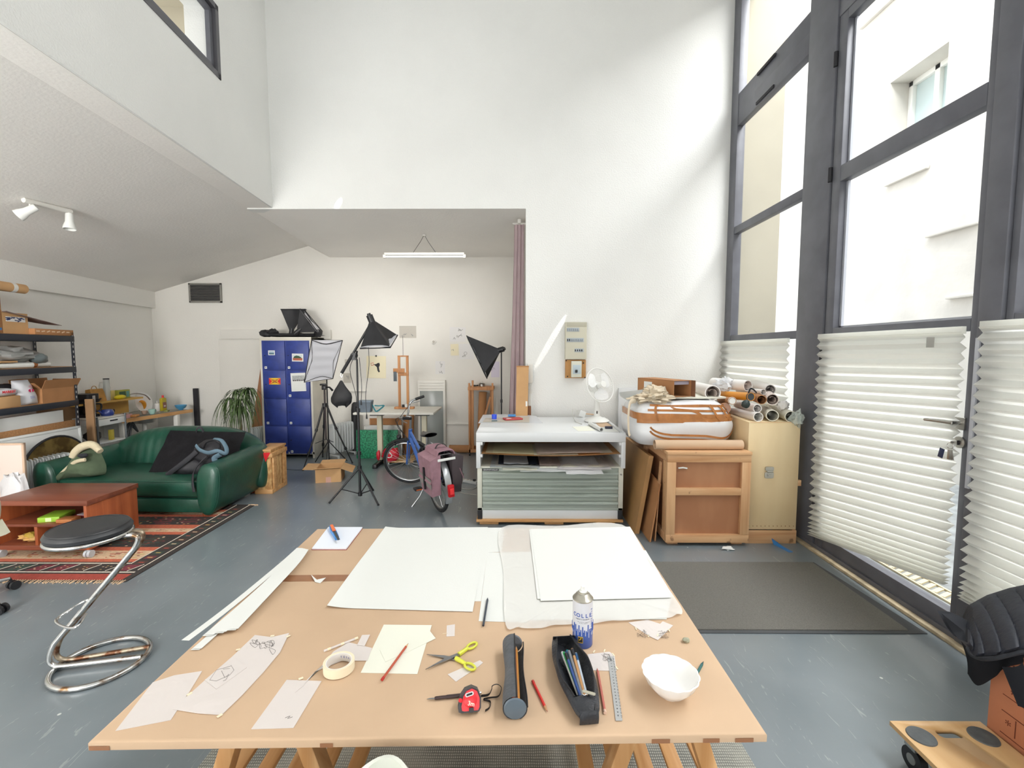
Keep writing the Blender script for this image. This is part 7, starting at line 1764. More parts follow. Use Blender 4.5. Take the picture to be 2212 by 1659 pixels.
# ================================================================= PLAN CHEST
Yc=4.22;TY=Yc-.035
c0,c1=PY(1031.5,1100,Yc).x,PY(1345,1100,Yc).x;zb0=PY(1190,1121,Yc).z;zl0=PY(1190,1010,Yc).z
t0,t1=PY(1028.5,980,TY).x,PY(1351.5,980,TY).x;zt1=PY(1190,935,TY).z;zu0=PY(1190,1009,TY).z
yb_=F(1150,901,zt1).y;yb_=min(5.42,PP(1150,901,(0,0,zt1),(0,0,1)).y)
M_pc=mat('grey green enamel','#aab3aa',rough=.4,var=.03,vscale=3);M_pcw=mat('grey white laminate','#dcdedf',rough=.32,var=.03,vscale=2);M_pcw2=mat('off white edge','#d9d8ca',rough=.6)
r=thing('plan_chest','grey green steel plan chest with five shallow drawers on a wooden pallet','plan chest',((c0+c1)/2,Yc,zb0-.0));I=Matrix.Translation(-r.location)
mb=MB(I);mb.bx(c0,c1,Yc+.01,yb_-.06,zb0+.09,zl0,M_pc,.004)
for x in (c0,c1-.045): mb.bx(x,x+.045,Yc-.004,Yc+.02,zb0+.085,zl0-.0,M_pcw2,.003)
mb.bx(c0,c1,Yc-.004,Yc+.02,zb0+.085,zb0+.11,M_pc,.003);mb.build('carcass',r)
mb=MB(I);mb.bx(c0+.045,c1-.045,Yc+.0,yb_-.07,zb0,zb0+.09,M_pcw,.003);mb.build('plinth',r)
for x in (c0+.001,c1-.044): mb=MB(I);mb.bx(x,x+.042,Yc-.01,Yc+.05,zb0,zb0+.085,M_slot,.003);mb.build('corner_foot',r)
zz=[PY(1190,y,Yc).z for y in (1018,1034.5,1050,1066,1082.5,1098)]
for i in range(5):
 mb=MB(I);mb.bx(c0+.05,c1-.05,Yc-.004,Yc+.5,zz[i+1]+.004,zz[i]-.002,M_pc,.003);dw=mb.build('drawer',r)
 mb=MB(I);mb.raw([(c0+.05,Yc-.006,zz[i]-.002),(c1-.05,Yc-.006,zz[i]-.002),(c1-.05,Yc-.030,zz[i]-.010),(c0+.05,Yc-.030,zz[i]-.010),(c0+.05,Yc-.006,zz[i]-.020),(c1-.05,Yc-.006,zz[i]-.020),(c1-.05,Yc-.030,zz[i]-.022),(c0+.05,Yc-.030,zz[i]-.022)],[(0,1,2,3),(3,2,6,7),(7,6,5,4),(0,3,7,4),(1,5,6,2)],M_pc);mb.build('grip_rail',dw)
mb=MB(I);mb.bx(c0+.05,c0+.20,Yc-.003,Yc-.001,zz[0]+.003,zz[0]+.024,M_inkb);mb.text('GRAPHITHEQUE',.0185,M_pcw,Matrix.Translation((c0+.125,Yc-.0035,zz[0]+.0135))@T((0,0,0),90),.0003,True);mb.build('name_plate',r)
mb=MB(I);mb.cyl((c1-.022,Yc-.003,zz[0]-.03),(c1-.022,Yc-.012,zz[0]-.03),.008,M_steel);mb.build('lock',r)
pl=thing('wooden_pallet','low wooden pallet under the plan chest','pallet',(r.location.x,Yc,0));I2=Matrix.Translation(-pl.location)
mb=MB(I2);mb.bx(c0-.01,c1-.0,Yc-.03,yb_-.1,zb0-.022,zb0-.001,M_pinex,.002);mb.build('deck_board',pl)
for x in (c0+.02,(c0+c1)/2-.05,c1-.25): mb=MB(I2);mb.bx(x,x+.18,Yc-.0,Yc+.12,0,zb0-.023,M_pinex,.003);mb.build('block',pl);mb=MB(I2);mb.bx(x,x+.18,yb_-.3,yb_-.15,0,zb0-.023,M_pinex,.003);mb.build('block',pl)
r=thing('open_plan_shelf','white open shelf unit with paper filled shelves on top of the plan chest','shelf',((t0+t1)/2,TY,zl0+.001));I=Matrix.Translation(-r.location);zf=PY(1190,955,TY).z;zs1=PY(1190,978,TY).z
mb=MB(I);mb.bx(t0,t1,TY,yb_,zf,zt1,M_pcw,.004);mb.build('top_box',r)
for x in (t0,t1-.04): mb=MB(I);mb.bx(x,x+.04,TY,yb_,zl0+.001,zf-.001,M_pcw,.003);mb.build('side_panel',r)
mb=MB(I);mb.bx(t0+.04,t1-.04,TY+.02,yb_,zl0+.001,zl0+.012,M_pcw2);mb.build('bottom_board',r)
for x,s in ((t0+.04,1),(t1-.04,-1)):
 for z in (zf-.03,zs1-.045): mb=MB(I);mb.bx(x,x+s*.02,TY+.0,TY+.3,z,z+.028,M_pcw,.001);mb.build('shelf_runner',r)
mb=MB(I)
def sag(u,v): return Vector((t0+.05+(t1-t0-.10)*u,TY-.012+(yb_-TY-.03)*v,zs1-.024*math.sin(u*PI)**1.0-.006))
mb.grid(sag,24,2,M_pinex);bmesh.ops.solidify(mb.bm,geom=list(mb.bm.faces),thickness=.014);mb.build('sagging_shelf',r)
mb=MB(I);mb.bx(t1-.05,t1-.035,TY+.02,yb_-.02,zt1,zt1+.006,M_alu,.001);mb.build('side_rail',r)
def pap(label,u0,u1,dz,col,out=.0,th=.003,rot=0,name='paper_sheet',depth=.5,lower=False,curl=.0):
 xa,xb_=t0+.05+(t1-t0-.1)*u0,t0+.05+(t1-t0-.1)*u1;m=mat('shelf paper '+col,col,rough=.85)
 zb_=(zl0+.0125+dz) if lower else None;cx_=(xa+xb_)/2;mb=MB()
 def f(u,v):
  x=xa+(xb_-xa)*u;uu=(x-t0-.05)/(t1-t0-.1)
  z=(zs1-.024*math.sin(uu*PI)-.004+dz) if not lower else zb_+.004*math.sin(u*6+u0*9)**2
  return Vector((x-cx_,v*depth-out,z+curl*(1-v)*math.sin(u*PI)-(max(0,out-.02)*.35*(1-v) if lower else 0)))
 mb.grid(f,14,3,m,smooth=False);bmesh.ops.solidify(mb.bm,geom=list(mb.bm.faces),thickness=-th);z0_=min(v.co.z for v in mb.bm.verts)
 for v in mb.bm.verts: v.co.z -= z0_
 return solo(mb,name,label,'paper',(cx_,TY+.0,z0_),rot)
pap('cream paper stack at the left of the upper shelf in the white unit',.03,.12,.006,'#d8c9a4',0,.004)
pap('thick cream paper stack on the left part of the upper shelf',.08,.38,.008,'#e3d9b2',-.005,.018)
pap('wide cream paper lowest on the upper shelf of the white unit',.38,.70,.004,'#e6e0c8',.0,.006)
pap('wide rose tinted paper stack on the right of the upper shelf',.40,.88,.013,'#dcc9bc',-.01,.012,curl=.008)
pap('small cream papers at the right end of the upper shelf',.86,.95,.006,'#d9cdb8',-.02,.006)
LW=[(.06,.42,.001,'#dfe4e6',.02,.004,'pale blue white sheets lowest on the left of the lower shelf'),(.10,.36,.008,'#e4e4e0',.0,.012,'white paper stack under the dark blue folder on the lower shelf'),(.12,.40,.022,'#1f2b42',-.02,.004,'dark navy folder on the left of the lower shelf'),(.16,.34,.028,'#d5dae0',-.01,.003,'pale grey folder on the navy folder of the lower shelf'),(.34,.42,.014,'#2a2233',-.03,.010,'dark plum folder beside the navy folder'),(.42,.58,.010,'#cdbfba',-.02,.006,'rose grey drawing with dark specks in the middle of the lower shelf'),(.55,.93,.008,'#f1eeee',.06,.010,'wide white papers spilling from the right of the lower shelf'),(.60,.86,.019,'#f1f1f2',.15,.003,'white sheet hanging out furthest over the top drawer'),(.28,.62,.004,'#eceeee',.09,.003,'long white sheet sticking out in the middle of the lower shelf'),(.15,.40,.0055,'#f0efe2',.07,.002,'cream white sheet sticking out at the left over the name plate'),(.86,.97,.006,'#dad3cc',.0,.02,'crumpled pale papers at the right end of the lower shelf')]
for (u0,u1,dz,col,out,th,lab) in LW: pap(lab,u0,u1,dz,col,out,th,lower=True,rot=(u0*20)%5-2)
# ---- things on top
def TP(px,py,z=None): return PP(px,py,(0,0,zt1 if z is None else z),(0,0,1))
def flat(name,label,cat,px,z,m,th=.001,**k):
 P=[TP(*p,z) for p in px];c=sum(P,Vector())/len(P);mb=MB();mb.prism([(p.x-c.x,p.y-c.y) for p in P],0,th,m);return solo(mb,name,label,cat,(c.x,c.y,z),**k)
def z3(x,y): return (1010+x*.16275,870+y*.16275)
flat('plastic_sheet','translucent plastic sheet on the left of the white shelf unit','sheet',[z3(*p) for p in ((140,272),(205,160),(650,148),(910,175),(1000,272),(700,262))],zt1+.001,shader_film('clear sheet','#eef0f4',.6,.3))
flat('board','beige board with dark corners on the plastic sheet','board',[z3(*p) for p in ((200,258),(240,205),(820,190),(820,262))],zt1+.003,mat('beige board','#bcb3a6',rough=.7),.004)
p=TP(*z3(355,215),zt1+.008);mb=MB();mb.lathe([(0,0),(.022,0),(.022,.045),(.02,.048),(0,.048)],mat('bright blue plastic','#2f55d8'),seg=20) if False else mb.lathe([(0,0),(.028,0),(.028,.048),(.024,.052),(0,.052)],mat('ultramarine plastic','#3153dc',rough=.3),seg=20);solo(mb,'paint_pot','bright ultramarine round pot on the beige board','pot',p)
a=TP(*z3(600,222),zt1+.008);r=thing('red_pouch','flat red pouch with a white tag on the beige board','pouch',a,18);mb=MB();mb.box((0,0,.009),(.20,.12,.018),mat('dull red pouch','#b54a4a',rough=.5),bev=.006);mb.build('pouch',r);mb=MB();mb.bx(-.08,-.03,-.05,-.015,.018,.019,M_paper);mb.build('tag',r)
mb=MB();mb.box((0,0,.01),(.09,.06,.02),mat('sky blue case','#4a8fd0',rough=.4),bev=.006);solo(mb,'blue_case','small sky blue case behind the red pouch','case',TP(*z3(588,180),zt1+.008))
a,b=TP(*z3(320,243),zt1+.012),TP(*z3(410,240),zt1+.012);mb=MB();d=b-a;mb.cyl((0,0,0),d,.006,M_bluegrey);mb.cyl(d*.8,d,.0065,M_chrome);solo(mb,'blue_pen','blue pen lying at the front of the beige board','pen',a+Vector((0,0,.002)))
flat('card','blank cream card near the right front of the white shelf unit','card',[z3(*p) for p in ((1390,320),(1615,308),(1700,370),(1470,378))],zt1+.001,M_paperw)
flat('card','kraft brown card at the right of the white shelf unit','card',[z3(*p) for p in ((1700,270),(1850,266),(1950,315),(1760,325))],zt1+.001,M_kraft)
flat('card','white card with small print near the right front corner of the white unit','card',[z3(*p) for p in ((1740,335),(1960,325),(2020,385),(1790,388))],zt1+.0022,M_paper)
a,b=TP(*z3(1620,275),zt1+.02),TP(*z3(1780,360),zt1+.02)
roll('drawing_tube','white ringed telescopic tube lying diagonally near the fan base',(a.x,a.y,zt1+.021),(b.x,b.y,zt1+.021),.019,M_panelw,cat='tube',spiral=False)
mb=MB();mb.box((0,0,.012),(.07,.03,.024),mat('navy clip','#2b2d40',rough=.5),bev=.003);solo(mb,'binder_clip','dark navy clip on the printed white card','clip',TP(*z3(1873,345),zt1+.0035))
p=TP(*z3(1530,190));r=thing('card_box','small opened white card box left of the fan base','box',(p.x,p.y,zt1+.001),20)
mb=MB();mb.box((-.02,0,.04),(.08,.06,.07),M_panelw,bev=.002,r=(0,20,0));mb.build('box_body',r);mb=MB();mb.box((.08,0,.03),(.14,.05,.012),M_kraft,r=(0,8,0));mb.build('flap',r)
mb=MB();a=TP(*z3(1500,270));pts=[TP(*z3(*q))+Vector((0,0,.004)) for q in ((1500,190),(1420,130),(1390,180),(1430,250),(1520,290))];pts[1].z+=.06;pts[2].z+=.04;mb.tube(spline(pts,6),.003,M_wc,seg=6);soloW(mb,'fan_cord','thin white looped cord left of the fan','cable')
# ---- desk fan
fb=TP(1289,911);r=thing('desk_fan','white desk fan with a round wire guard standing on the white shelf unit','fan',(fb.x,fb.y,zt1+.001));I=Matrix.Translation(-r.location);M_fan=mat('white fan plastic','#e2e2de',rough=.35)
mb=MB();mb.lathe([(0,0),(.125,0),(.135,.012),(.12,.028),(.06,.048),(.035,.06),(0,.062)],M_fan,seg=36);mb.build('base',r)
fyy=fb.y;fcn=PY(1296,832,fyy-.06)-r.location;neck=PY(1287,845,fyy)-r.location
mb=MB();mb.cyl((0,0,.04),(0,0,neck.z-.02),.034,M_fan,r1=.027,seg=20);mb.bx(-.012,.004,-.036,-.03,.09,.12,M_pencil,.002);mb.build('column',r)
nf=Vector((.50,-.80,.30)).normalized();Af=frame(fcn,fcn+nf);RF=.185
mb=MB();mb.lathe([(0,-.15),(.04,-.148),(.055,-.12),(.058,-.05),(.05,-.03),(0,-.03)],M_fan,Af,seg=24);mb.cyl(Vector((0,0,neck.z-.04)),Af@Vector((0,0,-.09)),.026,M_fan);mb.build('motor',r)
mb=MB()
for zz_ in (.0,): mb.tube([Af@Vector((RF*math.cos(k*PI/24),RF*math.sin(k*PI/24),zz_)) for k in range(48)],.006,M_fan,closed=True,seg=8)
mb.build('guard_rim',r)
for sgn in (1,-1):
 mb=MB()
 for k in range(44):
  a=2*PI*k/44;mb.tube([Af@Vector((q*math.cos(a+.15*i),q*math.sin(a+.15*i),sgn*.055*math.cos(q/RF*PI/2))) for i,q in enumerate((.035,.09,.14,RF))],.0009,M_fan,seg=3,cap=False)
 for q in (.035,.11): mb.tube([Af@Vector((q*math.cos(k*PI/16),q*math.sin(k*PI/16),sgn*.055*math.cos(q/RF*PI/2))) for k in range(32)],.0012,M_fan,closed=True,seg=4)
 mb.build('wire_guard',r)
mb=MB();mb.cyl(Af@Vector((0,0,.05)),Af@Vector((0,0,.058)),.035,M_fan,seg=24);mb.build('guard_badge',r)
M_blade=shader_film('translucent blade','#f4f5f6',.75,.2)
for k in range(3):
 mb=MB();a0=k*2*PI/3+.5
 mb.grid(lambda u,v: Af@Vector(((.03+.13*u)*math.cos(a0+(v-.5)*(.5+1.0*math.sin(u*PI*.85))),(.03+.13*u)*math.sin(a0+(v-.5)*(.5+1.0*math.sin(u*PI*.85))),-.005+.03*(v-.5))),10,10,M_blade);mb.build('blade',r)
mb=MB();mb.lathe([(0,.02),(.02,.018),(.03,.0),(.03,-.02),(0,-.02)],M_fan,Af,seg=20);mb.build('hub',r)
# ---- fuse box, breaker, phone, boxes by the curtain
YW=YB
def wbx(root,nm,px0,px1,py0,py1,d0,d1,m,bev=.002,par=None):
 x0,x1,z0_,z1_=prect(px0,px1,py0,py1,YW-d1);mb=MB(Matrix.Translation(-root.location));mb.bx(x0,x1,YW-d1,YW-d0,z0_,z1_,m,bev);return mb.build(nm,par or root) if nm else mb
r=thing('fuse_box','beige electrical fuse box with three rows of breakers on the big white wall','fuse box',PY(1245,777,YW-.09));M_fb=mat('beige fuse box','#c9c5b2',rough=.5);M_lg=mat('light grey window','#a9b1b5',rough=.3)
def zz4(x0,x1,y0,y1): return (1200+x0*.15677,1200+x1*.15677,680+y0*.15677,680+y1*.15677)
wbx(r,'housing',*zz4(135,433,100,612),0.001,.09,M_fb,.006)
for (a,b,c,d) in ((155,328,178,232),(155,390,320,376),(262,388,465,515)):
 o=wbx(r,'breaker_row',*zz4(a,b,c,d),.088,.094,M_lg,.001);n=int((b-a)/26)
 for k in range(n): q=a+6+k*(b-a-8)/n;wbx(r,'switch',*zz4(q,q+13,c+12+(k%2)*0,d-12),.093,.100,M_inkb if (c==465 or (c==320 and k<2)) else mat('switch grey','#8b9298',rough=.5),.001,par=o)
wbx(r,'top_plate',*zz4(152,430,105,165),.089,.092,mat('taupe plate','#b4b09e',rough=.5),.001)
r=thing('breaker_board','brown wooden board with a grey main breaker below the fuse box','breaker',PY(1243,818,YW-.05));wbx(r,'board',*zz4(135,420,620,872),.001,.045,mat('ochre board','#b3834a',rough=.6,var=.08,vscale=8),.002)
wbx(r,'breaker_housing',*zz4(218,362,638,862),.045,.10,mat('ivory breaker','#cfcfc0',rough=.5),.004);o=wbx(r,'label_panel',*zz4(238,350,690,815),.10,.103,mat('pale label blue','#b3c0c6',rough=.5),.001);wbx(r,'lever',*zz4(272,305,758,798),.10,.12,M_blk,.003)
for q in ((148,632),(385,665),(165,850),(405,865)): c=zz4(q[0],q[0],q[1],q[1]);pp=PY(c[0],c[2],YW-.046)-r.location;mb=MB();mb.cyl(pp,pp+Vector((0,-.004,0)),.008,M_inkb,seg=10);mb.build('screw',r)
r=thing('door_phone','white intercom handset with a coiled cord on the wall beside the curtain','phone',PY(1146,828,YW-.03));x=(1139,1152);wbx(r,'handset',1139,1151,786,828,.02,.06,M_trimw,.012);wbx(r,'base_plate',1141,1153,790,822,.001,.025,M_panelw,.004)
mb=MB(Matrix.Translation(-r.location));P=[PY(1144+3*math.sin(k*.25) ,828+22*math.sin(k/24*PI),YW-.03)+Vector((.008*math.cos(k*2.2),0,.004*math.sin(k*2.2)))+Vector((.03*(k/24),0,0)) for k in range(25)];mb.tube(P,.003,M_trimw,seg=5);mb.build('coiled_cord',r)
mb=MB();x0,x1,z0_,z1_=prect(1141,1147,840,895,YW-.02);mb.bx(x0,x1,YW-.02,YW-.001,0.2,z1_ ,M_trimw,.002);soloW(mb,'cable_duct','white vertical cable duct below the intercom handset','cable duct')
a=PY(1126,890,5.38);tp_=PY(1130,790,5.38).z;mb=MB();mb.prism([(-.085,0),(.055,0),(.085,tp_),(-.055,tp_)],0,.09,M_cardl,T((0,.045,0),90));mb.prism([(-.060,tp_-.012),(.087,tp_-.012),(.087,tp_),(-.057,tp_)],.09,.092,M_card,T((0,.045,0),90));mb.bx(.05,.07,-.048,-.046,tp_*.68,tp_*.72,M_paper);solo(mb,'cardboard_box','tall narrow cardboard box standing in front of the curtain behind the plan chest','box',(a.x,5.33,0))
x0,x1,z0_,z1_=prect(1137,1147,877,900,5.40);mb=MB();mb.bx(x0,x1,5.34,5.42,0,z1_,M_cardd,.003);soloW(mb,'brown_box','narrow brown box beside the tall cardboard box, behind the white shelf unit','box')
# ================================================================= CRATES AND ROLLS
fl,frr=F(1440,1180),F(1612,1179);CY=fl.y;zc1=PY(1525,976,CY).z;bkc=PP(1339,921,(0,0,zc1),(0,0,1));CYb=min(5.38,bkc.y)
M_crw=wood('rough pine frame','#bd8c60','#dcb58a','z',2,knots=True);M_crwx=wood('rough pine frame x','#bd8c60','#dcb58a','x',2,knots=True);M_crwy=wood('rough pine frame y','#b08055','#cfa27a','y',2,knots=True)
M_crp=mat('reddish plywood','#a06e4c',rough=.6,col2='#b88762',vscale=2.2,stretch=(1,1,.35),vlo=.4,vhi=.62)
r=thing('wooden_crate','large framed crate with reddish plywood panels, standing by the glazed door','crate',((fl.x+frr.x)/2,CY,0));hw_=(frr.x-fl.x)/2+.01;D_=CYb-CY;fw=.075
mb=MB();mb.bx(-hw_+.03,hw_-.03,.035,D_-.03,.06,zc1-.03,M_crp);mb.build('plywood_panel',r)
for (a,b,c,d,m) in ((-hw_,hw_,.03,.10,M_crwx),(-hw_,hw_,zc1-.09,zc1-.028,M_crwx),(-hw_+fw,hw_-fw,.44,.50,M_crwx),(-hw_,-hw_+fw,.10,zc1-.09,M_crw),(hw_-fw,hw_,.10,zc1-.09,M_crw)): mb=MB();mb.bx(a,b,0,.035,c,d,m,.003);mb.build('frame_board',r)
for (y0,y1,z0_,z1_,m) in ((0.036,D_,.03,.10,M_crwy),(.036,D_,zc1-.09,zc1-.028,M_crwy),(.036,.036+fw,.10,zc1-.09,M_crw),(D_*.5,D_*.5+fw,.10,zc1-.09,M_crw),(D_-fw,D_,.10,zc1-.09,M_crw)): mb=MB();mb.bx(-hw_,-hw_+.03,y0,y1,z0_,z1_,m,.003);mb.build('frame_board',r)
mb=MB();mb.bx(-hw_-.005,hw_+.0,-.012,D_,zc1-.026,zc1,M_crwx,.003);mb.build('lid',r)
mb=MB();mb.bx(-hw_+.03,-hw_+.12,.05,D_-.05,0,.03,M_crwy);mb.bx(hw_-.12,hw_-.03,.05,D_-.05,0,.03,M_crwy);mb.build('skid',r)
p=PY(1475,1011,CY+.03)-r.location;mb=MB();mb.tube([p+Vector((-.04,-.004,0)),p+Vector((0,-.004,.004)),p+Vector((.035,-.004,-.002))],.007,M_paper,seg=6);mb.build('white_smear',r)
px_=frr.x+.015;XE=2.415;CY2=F(1705,1173).y;zp=PY(1665,912,CY2).z;bk2=PP(1555,896,(0,0,zp),(0,0,1));CYe=min(5.2,max(4.6,bk2.y))
M_plyl=mat('pale plywood','#d8bf94',rough=.55,col2='#e6d2aa',vscale=2.0,stretch=(1,1,.3),vlo=.4,vhi=.6)
r=thing('plywood_chest','tall pale plywood chest with a steel clasp, right of the framed crate','chest',((px_+XE)/2,CY2,0));hw_=(XE-px_)/2;D2=CYe-CY2
mb=MB();mb.bx(-hw_,hw_,0,D2,.12,zp,M_plyl,.002);mb.build('chest_body',r);mb=MB();mb.bx(-hw_-.002,hw_,-.012,0,.0,.115,M_crwx,.002);mb.bx(-hw_,-hw_+.03,0,D2,0,.118,M_crwy);mb.bx(hw_-.03,hw_,0,D2,0,.118,M_crwy);mb.build('base_batten',r)
mb=MB();mb.bx(-hw_+.01,hw_-.01,-.001,.0,zp-.005,zp,M_crwx);
for k in range(12): mb.cyl((-hw_+.03+k*hw_*2/12.5,-.001,.15),(-hw_+.03+k*hw_*2/12.5,-.003,.15),.004,M_crp,seg=8)
mb.build('nail_row',r)
p=PY(1661,1021,CY2)-r.location;mb=MB();mb.prism(rrect(.07,.035,.01),0,.012,M_steel,Matrix.Translation(p+Vector((0,0,.035)))@T((0,0,0),90));mb.prism(rrect(.075,.055,.014),0,.008,M_steel,Matrix.Translation(p+Vector((0,0,-.02)))@T((0,0,0),90));mb.cyl(p+Vector((-.025,-.015,.012)),p+Vector((.025,-.015,.012)),.008,M_steel);mb.prism(rrect(.03,.02,.004),.008,.018,M_steel,Matrix.Translation(p+Vector((0,0,-.02)))@T((0,0,0),90));mb.build('clasp',r)
mb=MB();mb.bx(hw_,hw_+.03,.0,.03,.50,.55,M_crwx,.003);mb.build('side_block',r)
sy_=.35;mb=MB();mb.raw([(-hw_-.001,sy_,zp-.20),(-hw_-.001,sy_+.28,zp-.15),(-hw_-.001,sy_+.30,zp-.09),(-hw_-.001,sy_+.02,zp-.11)],[(0,1,2,3)],M_yel);mb.build('yellow_tape',r);mb=MB();mb.raw([(-hw_-.001,sy_-.05,zp-.27),(-hw_-.001,sy_+.14,zp-.27),(-hw_-.001,sy_+.14,zp-.22),(-hw_-.001,sy_-.05,zp-.22)],[(0,1,2,3)],M_paper);mb.build('address_label',r)
M_kw=mat('kraft wrapped canvas','#ab8253',rough=.6,var=.1,vscale=4,bump=.2,bscale=10)
def slabq(name,label,cat,C8,m):
 P=[Vector(p) for p in C8];mb=MB();mb.raw(P,[(0,1,2,3),(7,6,5,4),(0,4,5,1),(1,5,6,2),(2,6,7,3),(3,7,4,0)],m);return soloW(mb,name,label,cat)
cl=fl.x-.012
a,b,c=F(1377,1150),PY(1401,982,4.05),PY(1352,962,4.7)
slabq('wrapped_canvas','large kraft paper wrapped canvas leaning between the plan chest and the crate','canvas',[(1.085,4.0,.001),(1.085,4.9,.001),(1.20,4.9,b.z),(1.20,4.0,b.z),(1.125,4.0,.001),(1.125,4.9,.001),(1.24,4.9,b.z-.005),(1.24,4.0,b.z-.005)],M_kw)
b=PY(1424,1044,3.88)
slabq('cardboard_sheet','flattened brown cardboard leaning against the side of the large crate','cardboard',[(1.165,3.82,.001),(1.165,4.5,.001),(cl-.02,4.5,b.z+.05),(cl-.02,3.86,b.z),(1.178,3.82,.001),(1.178,4.5,.001),(cl-.008,4.5,b.z+.05),(cl-.008,3.86,b.z)],M_card)
slabq('pine_offcut','thin wooden slat between the leaning cardboard and the large crate','slat',[(1.215,3.84,.001),(1.215,3.90,.001),(cl-.006,3.92,b.z+.19),(cl-.006,3.87,b.z+.19),(1.225,3.84,.001),(1.225,3.90,.001),(cl-.001,3.92,b.z+.19),(cl-.001,3.87,b.z+.19)],M_crwy)
x0,x1,z0_,z1_=prect(1334,1412,838,950,5.44);mb=MB();mb.bx(x0,x1,5.42,5.462,0,z1_,M_pcw,.002);soloW(mb,'grey_board','pale grey board standing against the big wall behind the wrapped bundle','board')
Yw=CY+.25;Zc=zc1
r=thing('wrapped_bundle','large bundle in white translucent plastic with brown tape, on the framed crate','bundle',(PY(1450,930,Yw+.3).x,Yw+.30,Zc+.001));bw,bd,bh=.44,.34,PY(1450,868,Yw+.02).z-Zc
M_wrapw=mat('white plastic wrap','#dfe0e2',rough=.25,bump=.5,bscale=9,stretch=(1,1,.3));M_tapeb=mat('glossy brown tape','#b07542',rough=.2,var=.12,vscale=16)
def bun(u,v):
 a=2*PI*u;ca,sa=math.cos(a),math.sin(a);e=.32;k=math.sin(PI*min(.95,.12+.83*v))**.16
 x=math.copysign(abs(ca)**e,ca)*bw*k;y=math.copysign(abs(sa)**e,sa)*bd*k;n_=noise.noise(Vector((x*3,y*3,v*3)))
 return Vector((x*(1+.04*n_)+(.05*(1-v) if ca>0 else 0),y*(1+.05*n_),bh*v*(1+.05*n_) ))
mb=MB();mb.grid(bun,64,16,M_wrapw,cu=True);mb.grid(lambda u,v: bun(u,1).lerp(Vector((0,0,bh)),v),64,4,M_wrapw,cu=True);mb.build('plastic_wrap',r,weld=True)
def tapeband(fa,n=50,w_=.024):
 mb=MB();pts=[]
 for i in range(n+1):
  u,v=fa(i/n);p=bun(u%1,v);c=Vector((0,0,p.z));pts.append(p+(p-c).normalized()*.006)
 for i in range(n):
  a,b=pts[i],pts[i+1];up=Vector((0,0,1));t_=(b-a).normalized();o=(a-Vector((0,0,a.z))).normalized();s=t_.cross(o).normalized()*w_
  mb.raw([a-s,b-s,b+s,a+s],[(0,1,2,3)],M_tapeb,smooth=True)
 mb.build('tape_strip',r,weld=True)
for (va,vb,ua,ub,w_) in ((.70,.62,.42,1.10,.030),(.58,.60,.60,.98,.020),(.90,.88,.68,1.05,.014),(.80,.80,.68,.98,.010)): tapeband(lambda t,va=va,vb=vb,ua=ua,ub=ub: (ua+(ub-ua)*t,va+(vb-va)*t),w_=w_)
for k,(u,w_) in enumerate(((.71,.016),(.745,.012),(.78,.018),(.84,.020),(.895,.014))): tapeband(lambda t,u=u: (u+.015*t,.92-.34*t),14,w_)
for dv in (0,.10): tapeband(lambda t,dv=dv: (.70+.24*t,.45-dv-.34*math.sin(t*PI)**.8+.15*t),30,.009)
ZB_=Zc+bh
def PB(px,py,Y): return PY(px,py,Y)
def z2(x,y): return (1320+x*.19892,780+y*.19892)
yb2=Yw+.45
r=thing('white_slab','flat white slab lying on the wrapped bundle under the brown long box','board',(PY(1490,866,Yw+.3).x,Yw+.36,ZB_+.012));mb=MB();mb.bx(-.25,.28,-.2,.22,0,.018,M_pcw2,.004);mb.build('slab',r)
bl=PY(1466,858,Yw+.12);L_=.52;dz_=Vector((-.26,.97,0)).normalized()
r=thing('long_box','long open brown cardboard box with a dark inside on top of the wrapped bundle','box',(bl.x+.04,bl.y+.02,ZB_+.032),22)
for (a,b,c,d,e,f_) in ((-.10,.10,0,L_,0,.004),(-.10,-.095,0,L_,.004,.15),(.095,.10,0,L_,.004,.15),(-.10,.10,0,L_,.146,.15),(-.10,.10,L_-.005,L_,.004,.146)): mb=MB();mb.bx(a,b,c,d,e,f_,M_card);mb.build('box_wall',r)
mb=MB();mb.bx(-.092,.092,.02,.06,.11,.143,mat('lilac grey insert','#aaa3b0',rough=.5),.003);mb.build('insert',r);mb=MB();mb.bx(-.101,-.1005,.30,.42,.06,.12,M_paper);mb.build('shipping_label',r)
mb=MB();mb.bx(.10,.104,-.05,.0,.0,.15,M_cardd);mb.build('flap',r)
r=thing('cloth_bag','crumpled cream cotton cloth with a hanging strap on the left of the wrapped bundle','cloth',(PY(1405,850,Yw+.15).x,Yw+.10,ZB_-.025));M_cot=mat('cream cotton','#cdbfa8',rough=.95,bump=.3,bscale=18)
mb=MB();mb.sphere((0,0,.05),(.165,.10,.05),M_cot,36,disp=.9,seed=4,fq=2.2);mb.sphere((.03,.02,.10),(.09,.08,.055),M_cot,24,disp=.9,seed=9,fq=2.5);mb.build('cloth',r)
mb=MB();mb.tube(spline([(-.16,-.05,.03),(-.22,-.10,.02),(-.25,-.16,-.08),(-.25,-.18,-.22),(-.24,-.18,-.26)],6),.015,M_cot,seg=6,flat=(1.4,.4));mb.build('strap',r)
mb=MB();P=[PY(*z2(*q),Yw+.35) for q in ((60,330),(350,300),(330,400),(275,500),(200,440),(140,400))];c=sum(P,Vector())/6;mb.raw([(p.x-c.x,(i-2)*.05,p.z-c.z) for i,p in enumerate(P)] ,[(0,1,2),(0,2,3,4),(0,4,5)],M_paper);solo(mb,'paper_sheet','bent white paper sheet at the left end of the wrapped bundle','paper',c)
def tube2(label,e,yf,rpx,m,back,yb2_,name='paper_roll',cat='paper roll',**k):
 a=PY(*z2(*e),yf);b=PY(*z2(*back),yb2_);R_=rpx*.19892/980*yf;return roll(name,label,b,a,R_,m,cat=cat,**k)
